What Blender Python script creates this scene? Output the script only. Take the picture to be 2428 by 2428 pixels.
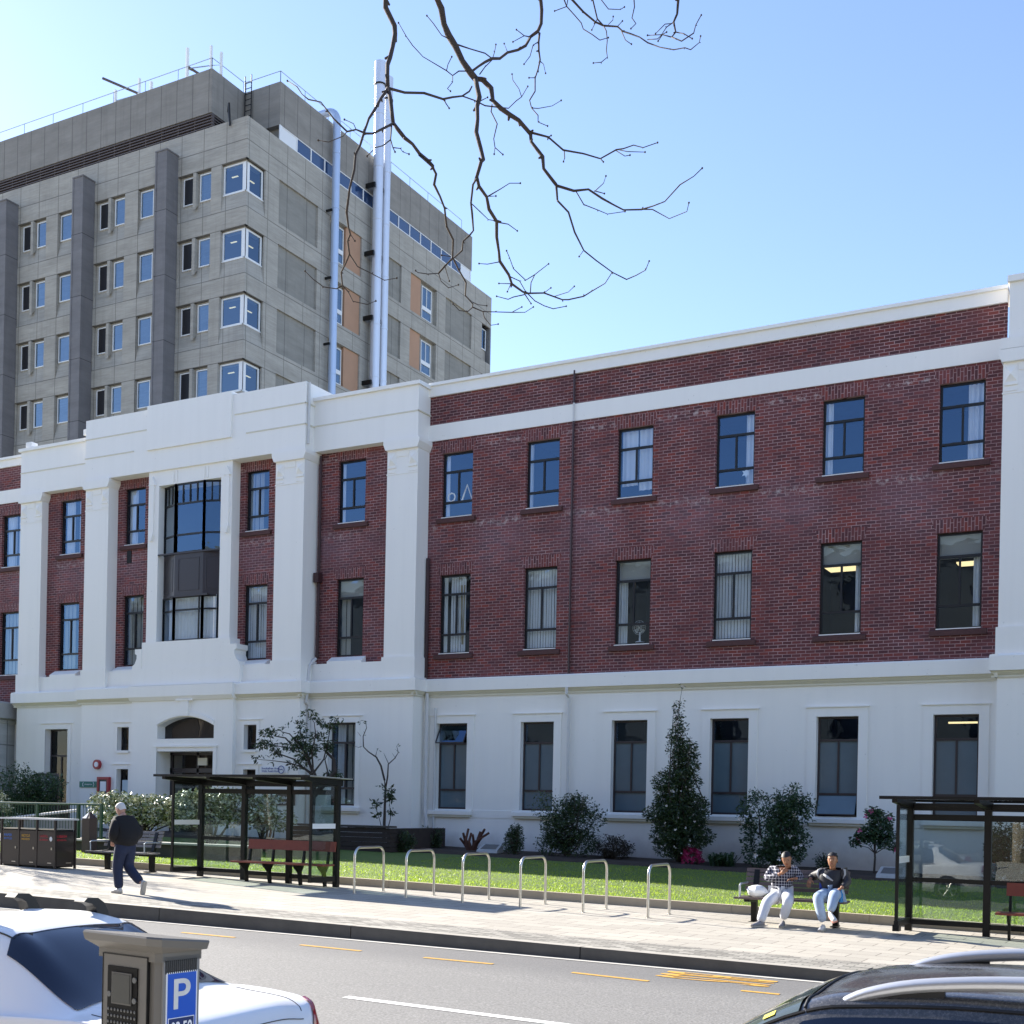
import bpy, bmesh, math, random
from mathutils import Vector, Matrix, noise
random.seed(7)
for o in list(bpy.data.objects): bpy.data.objects.remove(o)
SC = bpy.context.scene
COL = SC.collection
R = math.radians
# ------------------------------------------------------------------ camera
EYE, FPX, YAW, ROLL = 2.0, 2975.0, R(28.66), 0.02
cam = bpy.data.cameras.new('camera'); camo = bpy.data.objects.new('camera', cam); COL.objects.link(camo)
cam.sensor_width = 36; cam.sensor_fit = 'HORIZONTAL'; cam.lens = 36 * FPX / 2428
cam.shift_y = 706 / 2428; cam.shift_x = 14.1 / 2428
cam.clip_start = 0.05; cam.clip_end = 2000
camo.location = (0, 0, EYE)
camo.matrix_world = Matrix.Translation((0, 0, EYE)) @ Matrix.Rotation(YAW, 4, 'Z') @ Matrix.Rotation(R(90), 4, 'X') @ Matrix.Rotation(ROLL, 4, 'Z')
SC.camera = camo
# ------------------------------------------------------------------ sky, sun, exposure
SUN_EL, SUN_AZ = R(25), R(13.8)          # azimuth from -X towards +Y
sd = Vector((-math.cos(SUN_AZ) * math.cos(SUN_EL), math.sin(SUN_AZ) * math.cos(SUN_EL), math.sin(SUN_EL)))
w = bpy.data.worlds.new('World'); SC.world = w; w.use_nodes = True
nt = w.node_tree; bg = nt.nodes['Background']; sky = nt.nodes.new('ShaderNodeTexSky')
sky.sky_type = 'NISHITA'; sky.sun_disc = False; sky.sun_elevation = SUN_EL
sky.sun_rotation = math.atan2(sd.x, sd.y)
sky.altitude = 20; sky.air_density = 1.0; sky.dust_density = 0.25; sky.ozone_density = 2.4
tint = nt.nodes.new('ShaderNodeMix'); tint.data_type = 'RGBA'; tint.blend_type = 'MULTIPLY'; tint.inputs[0].default_value = 1; tint.inputs[7].default_value = (0.96, 0.90, 0.96, 1)
nt.links.new(sky.outputs[0], tint.inputs[6]); nt.links.new(tint.outputs[2], bg.inputs[0]); bg.inputs[1].default_value = 0.103
sl = bpy.data.lights.new('sun', 'SUN'); sl.energy = 4.9; sl.angle = R(0.5); sl.color = (1, 0.93, 0.82)
so = bpy.data.objects.new('sun', sl); COL.objects.link(so); so.rotation_euler = (-sd).to_track_quat('-Z', 'Y').to_euler()
SC.view_settings.view_transform = 'Standard'; SC.view_settings.look = 'None'
SC.view_settings.exposure = 1.68; SC.view_settings.gamma = 1
SC.render.engine = 'CYCLES'
# ------------------------------------------------------------------ measuring helpers (photo point -> place on a known plane)
_s, _c = math.sin(YAW), math.cos(YAW)
def ray(x, y):
    xp = x + ROLL * (y - 1214); yp = y - ROLL * (x - 1214)
    xc = (xp - 1214) / FPX
    return (-_s + xc * _c, _c + xc * _s, (1920 - yp) / FPX)
def onY(x, y, Y):
    r = ray(x, y); t = Y / r[1]; return (r[0] * t, EYE + r[2] * t)
def onX(x, y, X):
    r = ray(x, y); t = X / r[0]; return (r[1] * t, EYE + r[2] * t)
def onP(x, y, a, b, c):                 # plane z = a + b X + c Y
    r = ray(x, y); t = (a - EYE) / (r[2] - b * r[0] - c * r[1]); return Vector((r[0] * t, r[1] * t, EYE + r[2] * t))
def atd(x, y, d):                       # at distance d along the view axis
    r = ray(x, y); return Vector((r[0] * d, r[1] * d, EYE + r[2] * d))
PAVE = (0.09, -0.018, 0.0)
ROADP = (-0.012 - 0.029 * 15, -0.0115, 0.029)
LAWN = (0.24 - 0.017 * 21.5, -0.018, 0.017)
def zp(P, X, Y): return P[0] + P[1] * X + P[2] * Y
def kerbY(X): return 14.65 + 0.0295 * (X + 15.07)
def lawnY(X): return 21.37 + 0.0397 * (X + 15.13)
# ------------------------------------------------------------------ mesh builder
class MB:
    def __init__(s): s.v = []; s.f = []; s.m = []; s.mi = 0
    def quad(s, *p):
        n = len(s.v); s.v += [tuple(q) for q in p]; s.f.append(tuple(range(n, n + len(p)))); s.m.append(s.mi); return s
    def box(s, x0, x1, y0, y1, z0, z1):
        n = len(s.v)
        s.v += [(x0, y0, z0), (x1, y0, z0), (x1, y1, z0), (x0, y1, z0), (x0, y0, z1), (x1, y0, z1), (x1, y1, z1), (x0, y1, z1)]
        for q in ((3, 2, 1, 0), (4, 5, 6, 7), (0, 1, 5, 4), (1, 2, 6, 5), (2, 3, 7, 6), (3, 0, 4, 7)):
            s.f.append(tuple(n + i for i in q)); s.m.append(s.mi)
        return s
    def bbox(s, x0, x1, y0, y1, z0, z1, b=0.01):       # box with bevelled edges
        bm = bmesh.new(); bmesh.ops.create_cube(bm, size=1)
        for v in bm.verts: v.co = ((x0 + x1) / 2 + v.co.x * (x1 - x0), (y0 + y1) / 2 + v.co.y * (y1 - y0), (z0 + z1) / 2 + v.co.z * (z1 - z0))
        bmesh.ops.bevel(bm, geom=bm.edges[:], offset=b, segments=2, affect='EDGES', profile=0.7)
        n = len(s.v); bm.verts.index_update(); s.v += [tuple(v.co) for v in bm.verts]
        for f in bm.faces: s.f.append(tuple(n + v.index for v in f.verts)); s.m.append(s.mi)
        bm.free(); return s
    def hexa(s, lo, hi):                                # two quads (4 points each), lower and upper
        n = len(s.v); s.v += [tuple(p) for p in lo] + [tuple(p) for p in hi]
        for q in ((3, 2, 1, 0), (4, 5, 6, 7), (0, 1, 5, 4), (1, 2, 6, 5), (2, 3, 7, 6), (3, 0, 4, 7)):
            s.f.append(tuple(n + i for i in q)); s.m.append(s.mi)
        return s
    def prism(s, poly, ax, a0, a1):                     # polygon in the two other axes, swept along ax
        def P(u, v, a):
            return {'x': (a, u, v), 'y': (u, a, v), 'z': (u, v, a)}[ax]
        n = len(s.v); k = len(poly)
        s.v += [P(u, v, a0) for u, v in poly] + [P(u, v, a1) for u, v in poly]
        s.f.append(tuple(n + i for i in range(k))[::-1]); s.m.append(s.mi)
        s.f.append(tuple(n + k + i for i in range(k))); s.m.append(s.mi)
        for i in range(k):
            j = (i + 1) % k; s.f.append((n + i, n + j, n + k + j, n + k + i)); s.m.append(s.mi)
        return s
    def tube(s, pts, rad, n=8, cap=True):
        pts = [Vector(p) for p in pts]
        if not isinstance(rad, (list, tuple)): rad = [rad] * len(pts)
        base = len(s.v); t0 = (pts[1] - pts[0]).normalized()
        u = t0.orthogonal().normalized()
        for i, p in enumerate(pts):
            a = pts[max(i - 1, 0)]; b = pts[min(i + 1, len(pts) - 1)]; t = (b - a).normalized()
            u = (u - t * u.dot(t)); u = u.normalized() if u.length > 1e-6 else t.orthogonal().normalized()
            w_ = t.cross(u)
            for k in range(n):
                an = 2 * math.pi * k / n; s.v.append(tuple(p + (u * math.cos(an) + w_ * math.sin(an)) * rad[i]))
        for i in range(len(pts) - 1):
            for k in range(n):
                a = base + i * n + k; b = base + i * n + (k + 1) % n; s.f.append((a, b, b + n, a + n)); s.m.append(s.mi)
        if cap:
            s.f.append(tuple(base + k for k in range(n))[::-1]); s.m.append(s.mi)
            e = base + (len(pts) - 1) * n; s.f.append(tuple(e + k for k in range(n))); s.m.append(s.mi)
        return s
    def ball(s, c, r, n=10, sq=(1, 1, 1), rot=None):
        base = len(s.v); m = n // 2 + 1
        for i in range(m + 1):
            th = math.pi * i / m
            for k in range(n):
                ph = 2 * math.pi * k / n
                q = Vector((r * sq[0] * math.sin(th) * math.cos(ph), r * sq[1] * math.sin(th) * math.sin(ph), r * sq[2] * math.cos(th)))
                if rot: q = rot @ q
                s.v.append(tuple(Vector(c) + q))
        for i in range(m):
            for k in range(n):
                a = base + i * n + k; b = base + i * n + (k + 1) % n; s.f.append((a, a + n, b + n, b)); s.m.append(s.mi)
        return s
    def lathe(s, prof, c=(0, 0), n=20):                 # prof: (r, z)
        base = len(s.v)
        for r_, z in prof:
            for k in range(n):
                a = 2 * math.pi * k / n; s.v.append((c[0] + r_ * math.cos(a), c[1] + r_ * math.sin(a), z))
        for i in range(len(prof) - 1):
            for k in range(n):
                a = base + i * n + k; b = base + i * n + (k + 1) % n; s.f.append((a, b, b + n, a + n)); s.m.append(s.mi)
        return s
    def wall(s, x0, x1, z0, z1, y, holes=(), dep=0.15, ax='y', sgn=1):
        # plane perpendicular to ax at y, rectangular holes with reveals going in by dep*sgn
        xs = sorted({x0, x1, *[h[0] for h in holes], *[h[1] for h in holes]}); zs = sorted({z0, z1, *[h[2] for h in holes], *[h[3] for h in holes]})
        xs = [x for x in xs if x0 <= x <= x1]; zs = [z for z in zs if z0 <= z <= z1]
        P = (lambda u, d, z: (u, y + d, z)) if ax == 'y' else (lambda u, d, z: (y + d, u, z))
        for i in range(len(xs) - 1):
            for j in range(len(zs) - 1):
                cx = (xs[i] + xs[i + 1]) / 2; cz = (zs[j] + zs[j + 1]) / 2
                if any(h[0] < cx < h[1] and h[2] < cz < h[3] for h in holes): continue
                s.quad(P(xs[i], 0, zs[j]), P(xs[i + 1], 0, zs[j]), P(xs[i + 1], 0, zs[j + 1]), P(xs[i], 0, zs[j + 1]))
        for h in holes:
            a, b, c, d = h[:4]; e = dep * sgn
            fl = h[4] if len(h) > 4 else ''
            if 'L' not in fl: s.quad(P(a, 0, c), P(a, e, c), P(a, e, d), P(a, 0, d))
            if 'R' not in fl: s.quad(P(b, 0, c), P(b, 0, d), P(b, e, d), P(b, e, c))
            s.quad(P(a, 0, d), P(a, e, d), P(b, e, d), P(b, 0, d)); s.quad(P(a, 0, c), P(b, 0, c), P(b, e, c), P(a, e, c))
        return s
    def build(s, name, mat, parent=None, smooth=False, local=False, kind=None, rough=None):
        off = Vector((0, 0, 0))
        if parent is not None and not local:
            p = parent
            while p is not None: off += Vector(p.location); p = p.parent
        me = bpy.data.meshes.new(name)
        me.from_pydata([(a - off.x, b - off.y, c - off.z) for a, b, c in s.v] if off.length else s.v, [], s.f)
        for m in (mat if isinstance(mat, (list, tuple)) else [mat]): me.materials.append(m)
        me.polygons.foreach_set('material_index', s.m)
        if smooth: me.polygons.foreach_set('use_smooth', [True] * len(s.f))
        me.update()
        if smooth == 'auto':
            try: me.set_sharp_from_angle(angle=R(35))
            except Exception: pass
        o = bpy.data.objects.new(name, me); COL.objects.link(o)
        if parent is not None: o.parent = parent
        if kind: o['kind'] = kind
        return o
def thing(name, label, cat, loc=(0, 0, 0), rz=0, group=None):
    o = bpy.data.objects.new(name, None); COL.objects.link(o); o.empty_display_size = 0.2
    o.location = loc; o.rotation_euler = (0, 0, rz); tag(o, label, cat, group); return o
def tag(o, label, cat, group=None):
    o['label'] = label; o['category'] = cat
    if group: o['group'] = group
    return o
def kids(o): return [c for c in bpy.data.objects if c.parent == o]
def copy_tree(o, loc=None, rz=None, label=None, parent=None):
    c = o.copy(); COL.objects.link(c); c.parent = parent
    if loc is not None: c.location = loc
    if rz is not None: c.rotation_euler = (0, 0, rz)
    if label: c['label'] = label
    for ch in kids(o): copy_tree(ch, parent=c)
    return c
# ------------------------------------------------------------------ materials
def new_mat(n):
    m = bpy.data.materials.new(n); m.use_nodes = True; t = m.node_tree
    return m, t, t.nodes['Principled BSDF'], t.nodes['Material Output']
def N(t, kind, **kw):
    n = t.nodes.new(kind)
    for k, v in kw.items():
        if k.startswith('i_'): n.inputs[k[2:].replace('_', ' ')].default_value = v
        else: setattr(n, k, v)
    return n
def mixc(t, fac, a, b, mode='MIX'):
    n = t.nodes.new('ShaderNodeMix'); n.data_type = 'RGBA'; n.blend_type = mode
    for sock, val in ((n.inputs[0], fac), (n.inputs[6], a), (n.inputs[7], b)):
        if isinstance(val, bpy.types.NodeSocket): t.links.new(val, sock)
        elif isinstance(val, (int, float)): sock.default_value = val
        else: sock.default_value = (*val, 1)
    return n.outputs[2]
def mathn(t, op, a, b=0.0, c=0.0):
    n = t.nodes.new('ShaderNodeMath'); n.operation = op
    for i, v in enumerate((a, b, c)):
        if isinstance(v, bpy.types.NodeSocket): t.links.new(v, n.inputs[i])
        else: n.inputs[i].default_value = v
    return n.outputs[0]
def ramp(t, fac, stops):
    n = t.nodes.new('ShaderNodeValToRGB'); cr = n.color_ramp
    while len(cr.elements) < len(stops): cr.elements.new(0.5)
    for e, (p, c) in zip(cr.elements, stops): e.position = p; e.color = (*c, 1) if len(c) == 3 else c
    t.links.new(fac, n.inputs[0]); return n.outputs[0]
def wpos(t): return N(t, 'ShaderNodeNewGeometry').outputs['Position']
def nz(t, vec, scale, detail=4, rough=0.6):
    n = N(t, 'ShaderNodeTexNoise'); n.inputs['Scale'].default_value = scale; n.inputs['Detail'].default_value = detail; n.inputs['Roughness'].default_value = rough
    if vec is not None: t.links.new(vec, n.inputs['Vector'])
    return n.outputs['Fac']
def vscale(t, vec, sc):
    n = N(t, 'ShaderNodeMapping'); n.inputs['Scale'].default_value = sc; t.links.new(vec, n.inputs['Vector']); return n.outputs[0]
def bump(t, b, h, strength=0.3, dist=0.01):
    n = N(t, 'ShaderNodeBump'); n.inputs['Strength'].default_value = strength; n.inputs['Distance'].default_value = dist
    t.links.new(h, n.inputs['Height']); t.links.new(n.outputs[0], b.inputs['Normal']); return n
def simple(name, col, rough=0.6, metal=0.0, var=0.0, scale=3.0, bmp=0.0, coat=0.0, spec=0.5):
    m, t, b, o = new_mat(name)
    b.inputs['Roughness'].default_value = rough; b.inputs['Metallic'].default_value = metal
    b.inputs['Coat Weight'].default_value = coat; b.inputs['Specular IOR Level'].default_value = spec
    p = wpos(t) if not var == 0 or bmp else None
    if var:
        f = nz(t, N(t, 'ShaderNodeTexCoord').outputs['Object'], scale)
        c = mixc(t, f, tuple(max(0, k * (1 - var)) for k in col), tuple(min(1, k * (1 + var)) for k in col)); t.links.new(c, b.inputs['Base Color'])
    else: b.inputs['Base Color'].default_value = (*col, 1)
    if bmp: bump(t, b, nz(t, N(t, 'ShaderNodeTexCoord').outputs['Object'], scale * 8), bmp, 0.01)
    return m
def wallvec(t, sc=(1, 1, 1)):           # (x+y, z) coordinates for axis-aligned walls
    p = N(t, 'ShaderNodeSeparateXYZ'); t.links.new(wpos(t), p.inputs[0])
    c = N(t, 'ShaderNodeCombineXYZ'); t.links.new(mathn(t, 'ADD', p.outputs[0], p.outputs[1]), c.inputs[0]); t.links.new(p.outputs[2], c.inputs[1]); return c.outputs[0], p
def brick_mat(name, swap=False, dark=1.0, efflo=0.5):
    m, t, b, o = new_mat(name); vec, p = wallvec(t)
    if swap:
        sp = N(t, 'ShaderNodeSeparateXYZ'); t.links.new(vec, sp.inputs[0]); cb = N(t, 'ShaderNodeCombineXYZ')
        t.links.new(sp.outputs[1], cb.inputs[0]); t.links.new(sp.outputs[0], cb.inputs[1]); vec = cb.outputs[0]
    nt_ = N(t, 'ShaderNodeTexBrick', offset=0.5)
    # wobble the courses a little so they are laid by hand
    wv = N(t, 'ShaderNodeTexNoise'); wv.inputs['Scale'].default_value = 1.7; t.links.new(vec, wv.inputs['Vector'])
    va = N(t, 'ShaderNodeVectorMath', operation='MULTIPLY_ADD'); t.links.new(wv.outputs['Color'], va.inputs[0]); va.inputs[1].default_value = (0.02, 0.02, 0); t.links.new(vec, va.inputs[2])
    t.links.new(va.outputs[0], nt_.inputs['Vector'])
    nt_.inputs['Scale'].default_value = 1; nt_.inputs['Brick Width'].default_value = 0.252; nt_.inputs['Row Height'].default_value = 0.0865 if not swap else 0.085
    nt_.inputs['Mortar Size'].default_value = 0.0085; nt_.inputs['Mortar Smooth'].default_value = 0.15; nt_.inputs['Bias'].default_value = 0.0
    nt_.inputs['Color1'].default_value = (0, 0, 0, 1); nt_.inputs['Color2'].default_value = (1, 1, 1, 1); nt_.inputs['Mortar'].default_value = (0.5, 0.5, 0.5, 1)
    k = dark
    sep = N(t, 'ShaderNodeSeparateColor'); t.links.new(nt_.outputs['Color'], sep.inputs[0])
    bc = ramp(t, sep.outputs[0], [(0.0, (0.095 * k, 0.033 * k, 0.038 * k)), (0.35, (0.16 * k, 0.043 * k, 0.043 * k)), (0.7, (0.20 * k, 0.055 * k, 0.053 * k)), (1.0, (0.30 * k, 0.055 * k, 0.038 * k))])
    big = nz(t, vec, 0.55, 5); bc = mixc(t, mathn(t, 'MULTIPLY', ramp(t, big, [(0.35, (0, 0, 0)), (0.75, (1, 1, 1))]), 0.55), bc, (0.135 * k, 0.055 * k, 0.065 * k))
    fine = nz(t, vec, 30, 3); bc = mixc(t, 0.3, bc, mixc(t, fine, (0.03, 0.02, 0.02), (0.30, 0.16, 0.15)), 'OVERLAY')
    mo = mixc(t, ramp(t, nz(t, vec, 1.3, 4), [(0.35, (0, 0, 0)), (0.7, (1, 1, 1))]), (0.24, 0.13, 0.13), (0.48, 0.31, 0.30))
    col = mixc(t, nt_.outputs['Fac'], bc, mo)
    # efflorescence patches under the window sills
    ef = nz(t, vscale(t, vec, (0.33, 0.6, 1)), 1.0, 6, 0.65); ef = ramp(t, ef, [(0.52, (0, 0, 0)), (0.72, (1, 1, 1))])
    zz = p.outputs[2]; band = mathn(t, 'SUBTRACT', 1.0, mathn(t, 'MINIMUM', 1.0, mathn(t, 'DIVIDE', mathn(t, 'ABSOLUTE', mathn(t, 'SUBTRACT', zz, 10.2)), 1.1)))
    xx = mathn(t, 'ABSOLUTE', mathn(t, 'SUBTRACT', mathn(t, 'FRACT', mathn(t, 'DIVIDE', mathn(t, 'ADD', p.outputs[0], 100 * 2.955 - 14.08 + 2.955 * 5 + 1.47), 2.955)), 0.5))
    side = ramp(t, xx, [(0.15, (1, 1, 1)), (0.42, (0.15, 0.15, 0.15))])
    ef2 = mathn(t, 'MULTIPLY', mathn(t, 'ADD', mathn(t, 'MULTIPLY', mathn(t, 'MULTIPLY', band, side), 0.55), mathn(t, 'MULTIPLY', ef, 0.35)), mathn(t, 'MULTIPLY', nz(t, vec, 7, 5, 0.7), efflo * 1.3))
    col = mixc(t, ef2, col, (0.36, 0.25, 0.31))
    sb_ = None
    for zc_, hw_ in ((10.68, .16), (13.12, .0001 if swap else .12)):   # lime and soot just below the sills and below the band
        k3 = mathn(t, 'SUBTRACT', 1.0, mathn(t, 'MINIMUM', 1.0, mathn(t, 'DIVIDE', mathn(t, 'ABSOLUTE', mathn(t, 'SUBTRACT', zz, zc_)), hw_))); sb_ = k3 if sb_ is None else mathn(t, 'MAXIMUM', sb_, k3)
    lime = mathn(t, 'MULTIPLY', mathn(t, 'MULTIPLY', sb_, side), ramp(t, nz(t, vec, 6, 5, .75), [(0.5, (0, 0, 0)), (0.62, (1, 1, 1))])); col = mixc(t, mathn(t, 'MULTIPLY', lime, .8), col, (.52, .44, .42)); t.links.new(col, b.inputs['Base Color'])
    b.inputs['Roughness'].default_value = 0.85
    h = mathn(t, 'ADD', mathn(t, 'MULTIPLY', nt_.outputs['Fac'], -1.0), mathn(t, 'MULTIPLY', fine, 0.5)); bump(t, b, h, 0.6, 0.008)
    return m
def plaster(name, col, streak=0.13):
    m, t, b, o = new_mat(name); vec, p = wallvec(t)
    f = nz(t, vscale(t, wpos(t), (1.6, 1.6, 0.10)), 2.2, 6); g = nz(t, wpos(t), 0.35, 3)
    c = mixc(t, mathn(t, 'MULTIPLY', ramp(t, f, [(0.45, (0, 0, 0)), (0.8, (1, 1, 1))]), streak), col, tuple(k * 0.72 for k in col))
    c = mixc(t, mathn(t, 'MULTIPLY', ramp(t, g, [(0.4, (0, 0, 0)), (0.7, (1, 1, 1))]), 0.10), c, (col[0] * 0.86, col[1] * 0.88, col[2] * 0.88))
    # grime near the ground
    gr = mathn(t, 'MULTIPLY', ramp(t, mathn(t, 'ADD', p.outputs[2], mathn(t, 'MULTIPLY', nz(t, wpos(t), 1.5, 4), 0.8)), [(0.0, (1, 1, 1)), (1.0, (0, 0, 0))]), 0.0)
    low = N(t, 'ShaderNodeMapRange'); t.links.new(mathn(t, 'ADD', p.outputs[2], mathn(t, 'MULTIPLY', nz(t, wpos(t), 1.8, 5), 0.9)), low.inputs[0])
    low.inputs[1].default_value = 1.15; low.inputs[2].default_value = 1.75; low.inputs[3].default_value = 0.55; low.inputs[4].default_value = 0.0
    c = mixc(t, low.outputs[0], c, (0.36, 0.30, 0.27))
    sp = nz(t, wpos(t), 9, 2); c = mixc(t, mathn(t, 'MULTIPLY', ramp(t, sp, [(0.72, (0, 0, 0)), (0.76, (1, 1, 1))]), 0.25), c, (0.35, 0.33, 0.3))
    t.links.new(c, b.inputs['Base Color']); b.inputs['Roughness'].default_value = 0.62
    bump(t, b, mathn(t, 'ADD', nz(t, wpos(t), 25, 4), mathn(t, 'MULTIPLY', nz(t, wpos(t), 1.2, 2), 6.0)), 0.12, 0.01)
    return m
def concrete(name, col, jx=1.17, jz=3.45, z0=0.75, dark=0.6, board=0.5, two=False):
    m, t, b, o = new_mat(name); vec, p = wallvec(t)
    st = nz(t, vscale(t, vec, (0.45, 1.6, 1)), 1.0, 6, 0.7); c = mixc(t, ramp(t, st, [(0.3, (0, 0, 0)), (0.75, (1, 1, 1))]), tuple(k * 0.78 for k in col), tuple(k * 1.14 for k in col))
    bd = nz(t, vscale(t, vec, (0.8, 14, 1)), 1.0, 3, 0.6); c = mixc(t, board * 0.5, c, mixc(t, ramp(t, bd, [(0.35, (0, 0, 0)), (0.65, (1, 1, 1))]), (0.3, 0.3, 0.3), (0.62, 0.62, 0.62)), 'OVERLAY')
    # rain streaks running down
    rs = nz(t, vscale(t, vec, (2.5, 0.16, 1)), 1.0, 4, 0.7); c = mixc(t, mathn(t, 'MULTIPLY', ramp(t, rs, [(0.52, (0, 0, 0)), (0.75, (1, 1, 1))]), 0.45), c, tuple(k * dark for k in col))
    ux = mathn(t, 'FRACT', mathn(t, 'DIVIDE', mathn(t, 'ADD', mathn(t, 'ADD', p.outputs[0], p.outputs[1]), 500.0), jx)); uz = mathn(t, 'FRACT', mathn(t, 'DIVIDE', mathn(t, 'ADD', p.outputs[2], z0), jz))
    j = mathn(t, 'MAXIMUM', mathn(t, 'LESS_THAN', ux, 0.04 / jx), mathn(t, 'LESS_THAN', uz, 0.045 / jz))
    if two: j = mathn(t, 'MAXIMUM', j, mathn(t, 'LESS_THAN', mathn(t, 'ABSOLUTE', mathn(t, 'SUBTRACT', uz, 2.5 / jz)), 0.022 / jz))
    c = mixc(t, mathn(t, 'MULTIPLY', j, 0.8), c, tuple(k * 0.33 for k in col)); t.links.new(c, b.inputs['Base Color'])
    b.inputs['Roughness'].default_value = 0.9; bump(t, b, mathn(t, 'ADD', mathn(t, 'MULTIPLY', j, -2.0), bd), 0.35, 0.02)
    return m
def glass(name, tint=(0.75, 0.82, 0.85), ior=1.9, wav=0.015, wsc=1.2, rgh=0.0, gcol=(1, 1, 1, 1)):
    m, t, b, o = new_mat(name); t.nodes.remove(b)
    tr = N(t, 'ShaderNodeBsdfTransparent'); tr.inputs[0].default_value = (*tint, 1); gl = N(t, 'ShaderNodeBsdfGlossy'); gl.inputs['Roughness'].default_value = rgh; gl.inputs['Color'].default_value = gcol
    mx = N(t, 'ShaderNodeMixShader'); ge = N(t, 'ShaderNodeNewGeometry'); dt = N(t, 'ShaderNodeVectorMath', operation='DOT_PRODUCT'); t.links.new(ge.outputs['Normal'], dt.inputs[0]); t.links.new(ge.outputs['Incoming'], dt.inputs[1])
    f0 = ((ior - 1) / (ior + 1)) ** 2; fres = mathn(t, 'ADD', f0, mathn(t, 'MULTIPLY', 1 - f0, mathn(t, 'POWER', mathn(t, 'SUBTRACT', 1.0, mathn(t, 'ABSOLUTE', dt.outputs['Value'])), 5.0)))
    bp = N(t, 'ShaderNodeBump'); bp.inputs['Strength'].default_value = 1; bp.inputs['Distance'].default_value = wav; t.links.new(nz(t, wpos(t), wsc, 2), bp.inputs['Height'])
    t.links.new(bp.outputs[0], gl.inputs['Normal'])
    t.links.new(fres, mx.inputs[0]); t.links.new(tr.outputs[0], mx.inputs[1]); t.links.new(gl.outputs[0], mx.inputs[2]); t.links.new(mx.outputs[0], o.inputs[0])
    return m
def leafm(name, c1, c2, rough=0.35, trans=0.25):
    m, t, b, o = new_mat(name); oi = N(t, 'ShaderNodeNewGeometry'); f = N(t, 'ShaderNodeMix'); 
    c = mixc(t, oi.outputs['Random Per Island'], c1, c2); t.links.new(c, b.inputs['Base Color'])
    b.inputs['Roughness'].default_value = rough; b.inputs['Specular IOR Level'].default_value = 0.5
    tl = N(t, 'ShaderNodeBsdfTranslucent'); t.links.new(mixc(t, 0.5, c, (c2[0] * 1.3, c2[1] * 1.5, c2[2] * 0.6)), tl.inputs[0]); mx = N(t, 'ShaderNodeMixShader'); mx.inputs[0].default_value = trans
    t.links.new(b.outputs[0], mx.inputs[1]); t.links.new(tl.outputs[0], mx.inputs[2]); t.links.new(mx.outputs[0], o.inputs[0])
    return m
def emis(name, col, st):
    m, t, b, o = new_mat(name); b.inputs['Base Color'].default_value = (*col, 1); b.inputs['Emission Color'].default_value = (*col, 1); b.inputs['Emission Strength'].default_value = st; return m
M = {}
M['brick'] = brick_mat('red_brick'); M['brick_arch'] = brick_mat('soldier_brick', swap=True); M['brick_frieze'] = brick_mat('frieze_brick', dark=0.85, efflo=0.25)
M['sillbrick'] = simple('sill_brick', (0.085, 0.035, 0.033), 0.8, var=0.4, scale=20)
M['white'] = plaster('white_plaster', (0.88, 0.855, 0.81)); M['cream'] = simple('cream_paint', (0.68, 0.64, 0.52), 0.55, var=0.05)
M['conc'] = concrete('board_concrete', (0.40, 0.38, 0.335), jx=1.55, z0=1.65, two=True); M['conc_panel'] = concrete('smooth_concrete', (0.27, 0.262, 0.235), jx=1.7, jz=500, board=0.15)
M['conc_top'] = concrete('parapet_concrete', (0.27, 0.255, 0.23), jx=1.12, jz=500, board=0.2); M['fin'] = concrete('fin_concrete', (0.19, 0.185, 0.19), jx=500, jz=3.45, z0=1.2, board=0.1)
M['orange'] = simple('orange_panel', (0.42, 0.25, 0.16), 0.8, var=0.12, scale=1.2)
M['frame'] = simple('dark_steel_frame', (0.008, 0.007, 0.007), 0.45); M['bframe'] = simple('brown_frame', (0.035, 0.027, 0.03), 0.4)
M['wframe'] = simple('white_frame', (0.75, 0.77, 0.78), 0.4); M['black'] = simple('black_metal', (0.006, 0.006, 0.006), 0.45, spec=0.3)
M['glass'] = glass('window_glass', (0.86, 0.90, 0.92), 2.35, 0.004, 1.5, gcol=(0.42, 0.66, 1, 1)); M['tglass'] = glass('tower_glass', (0.45, 0.55, 0.66), 2.7, 0.004, 1.0, gcol=(0.65, 0.82, 1, 1))
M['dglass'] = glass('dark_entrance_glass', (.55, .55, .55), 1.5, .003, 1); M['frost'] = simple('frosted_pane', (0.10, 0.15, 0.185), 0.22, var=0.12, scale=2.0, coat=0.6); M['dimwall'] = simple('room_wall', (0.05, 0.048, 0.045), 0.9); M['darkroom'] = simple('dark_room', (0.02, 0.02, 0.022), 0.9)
M['curtain'] = simple('white_curtain', (0.82, 0.82, 0.82), 0.9, var=0.05, scale=6); M['blind'] = simple('beige_blind', (0.42, 0.40, 0.35), 0.8); M['tan'] = simple('tan_curtain', (0.45, 0.36, 0.2), 0.85)
M['lamp'] = emis('lit_tube', (1.0, 0.80, 0.42), 0.5); M['steel'] = simple('brushed_steel', (0.62, 0.60, 0.56), 0.28, metal=1.0, var=0.08, scale=20)
M['flue'] = simple('flue_metal', (0.66, 0.70, 0.78), 0.35, metal=0.35, var=0.05, scale=2); M['pipe_blue'] = simple('duct_metal', (0.45, 0.55, 0.72), 0.35, metal=0.3, var=0.08, scale=1.5)
M['pipe_w'] = simple('painted_pipe', (0.62, 0.61, 0.60), 0.5, var=0.12, scale=4); M['pipe_r'] = simple('maroon_pipe', (0.045, 0.018, 0.02), 0.45)
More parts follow.
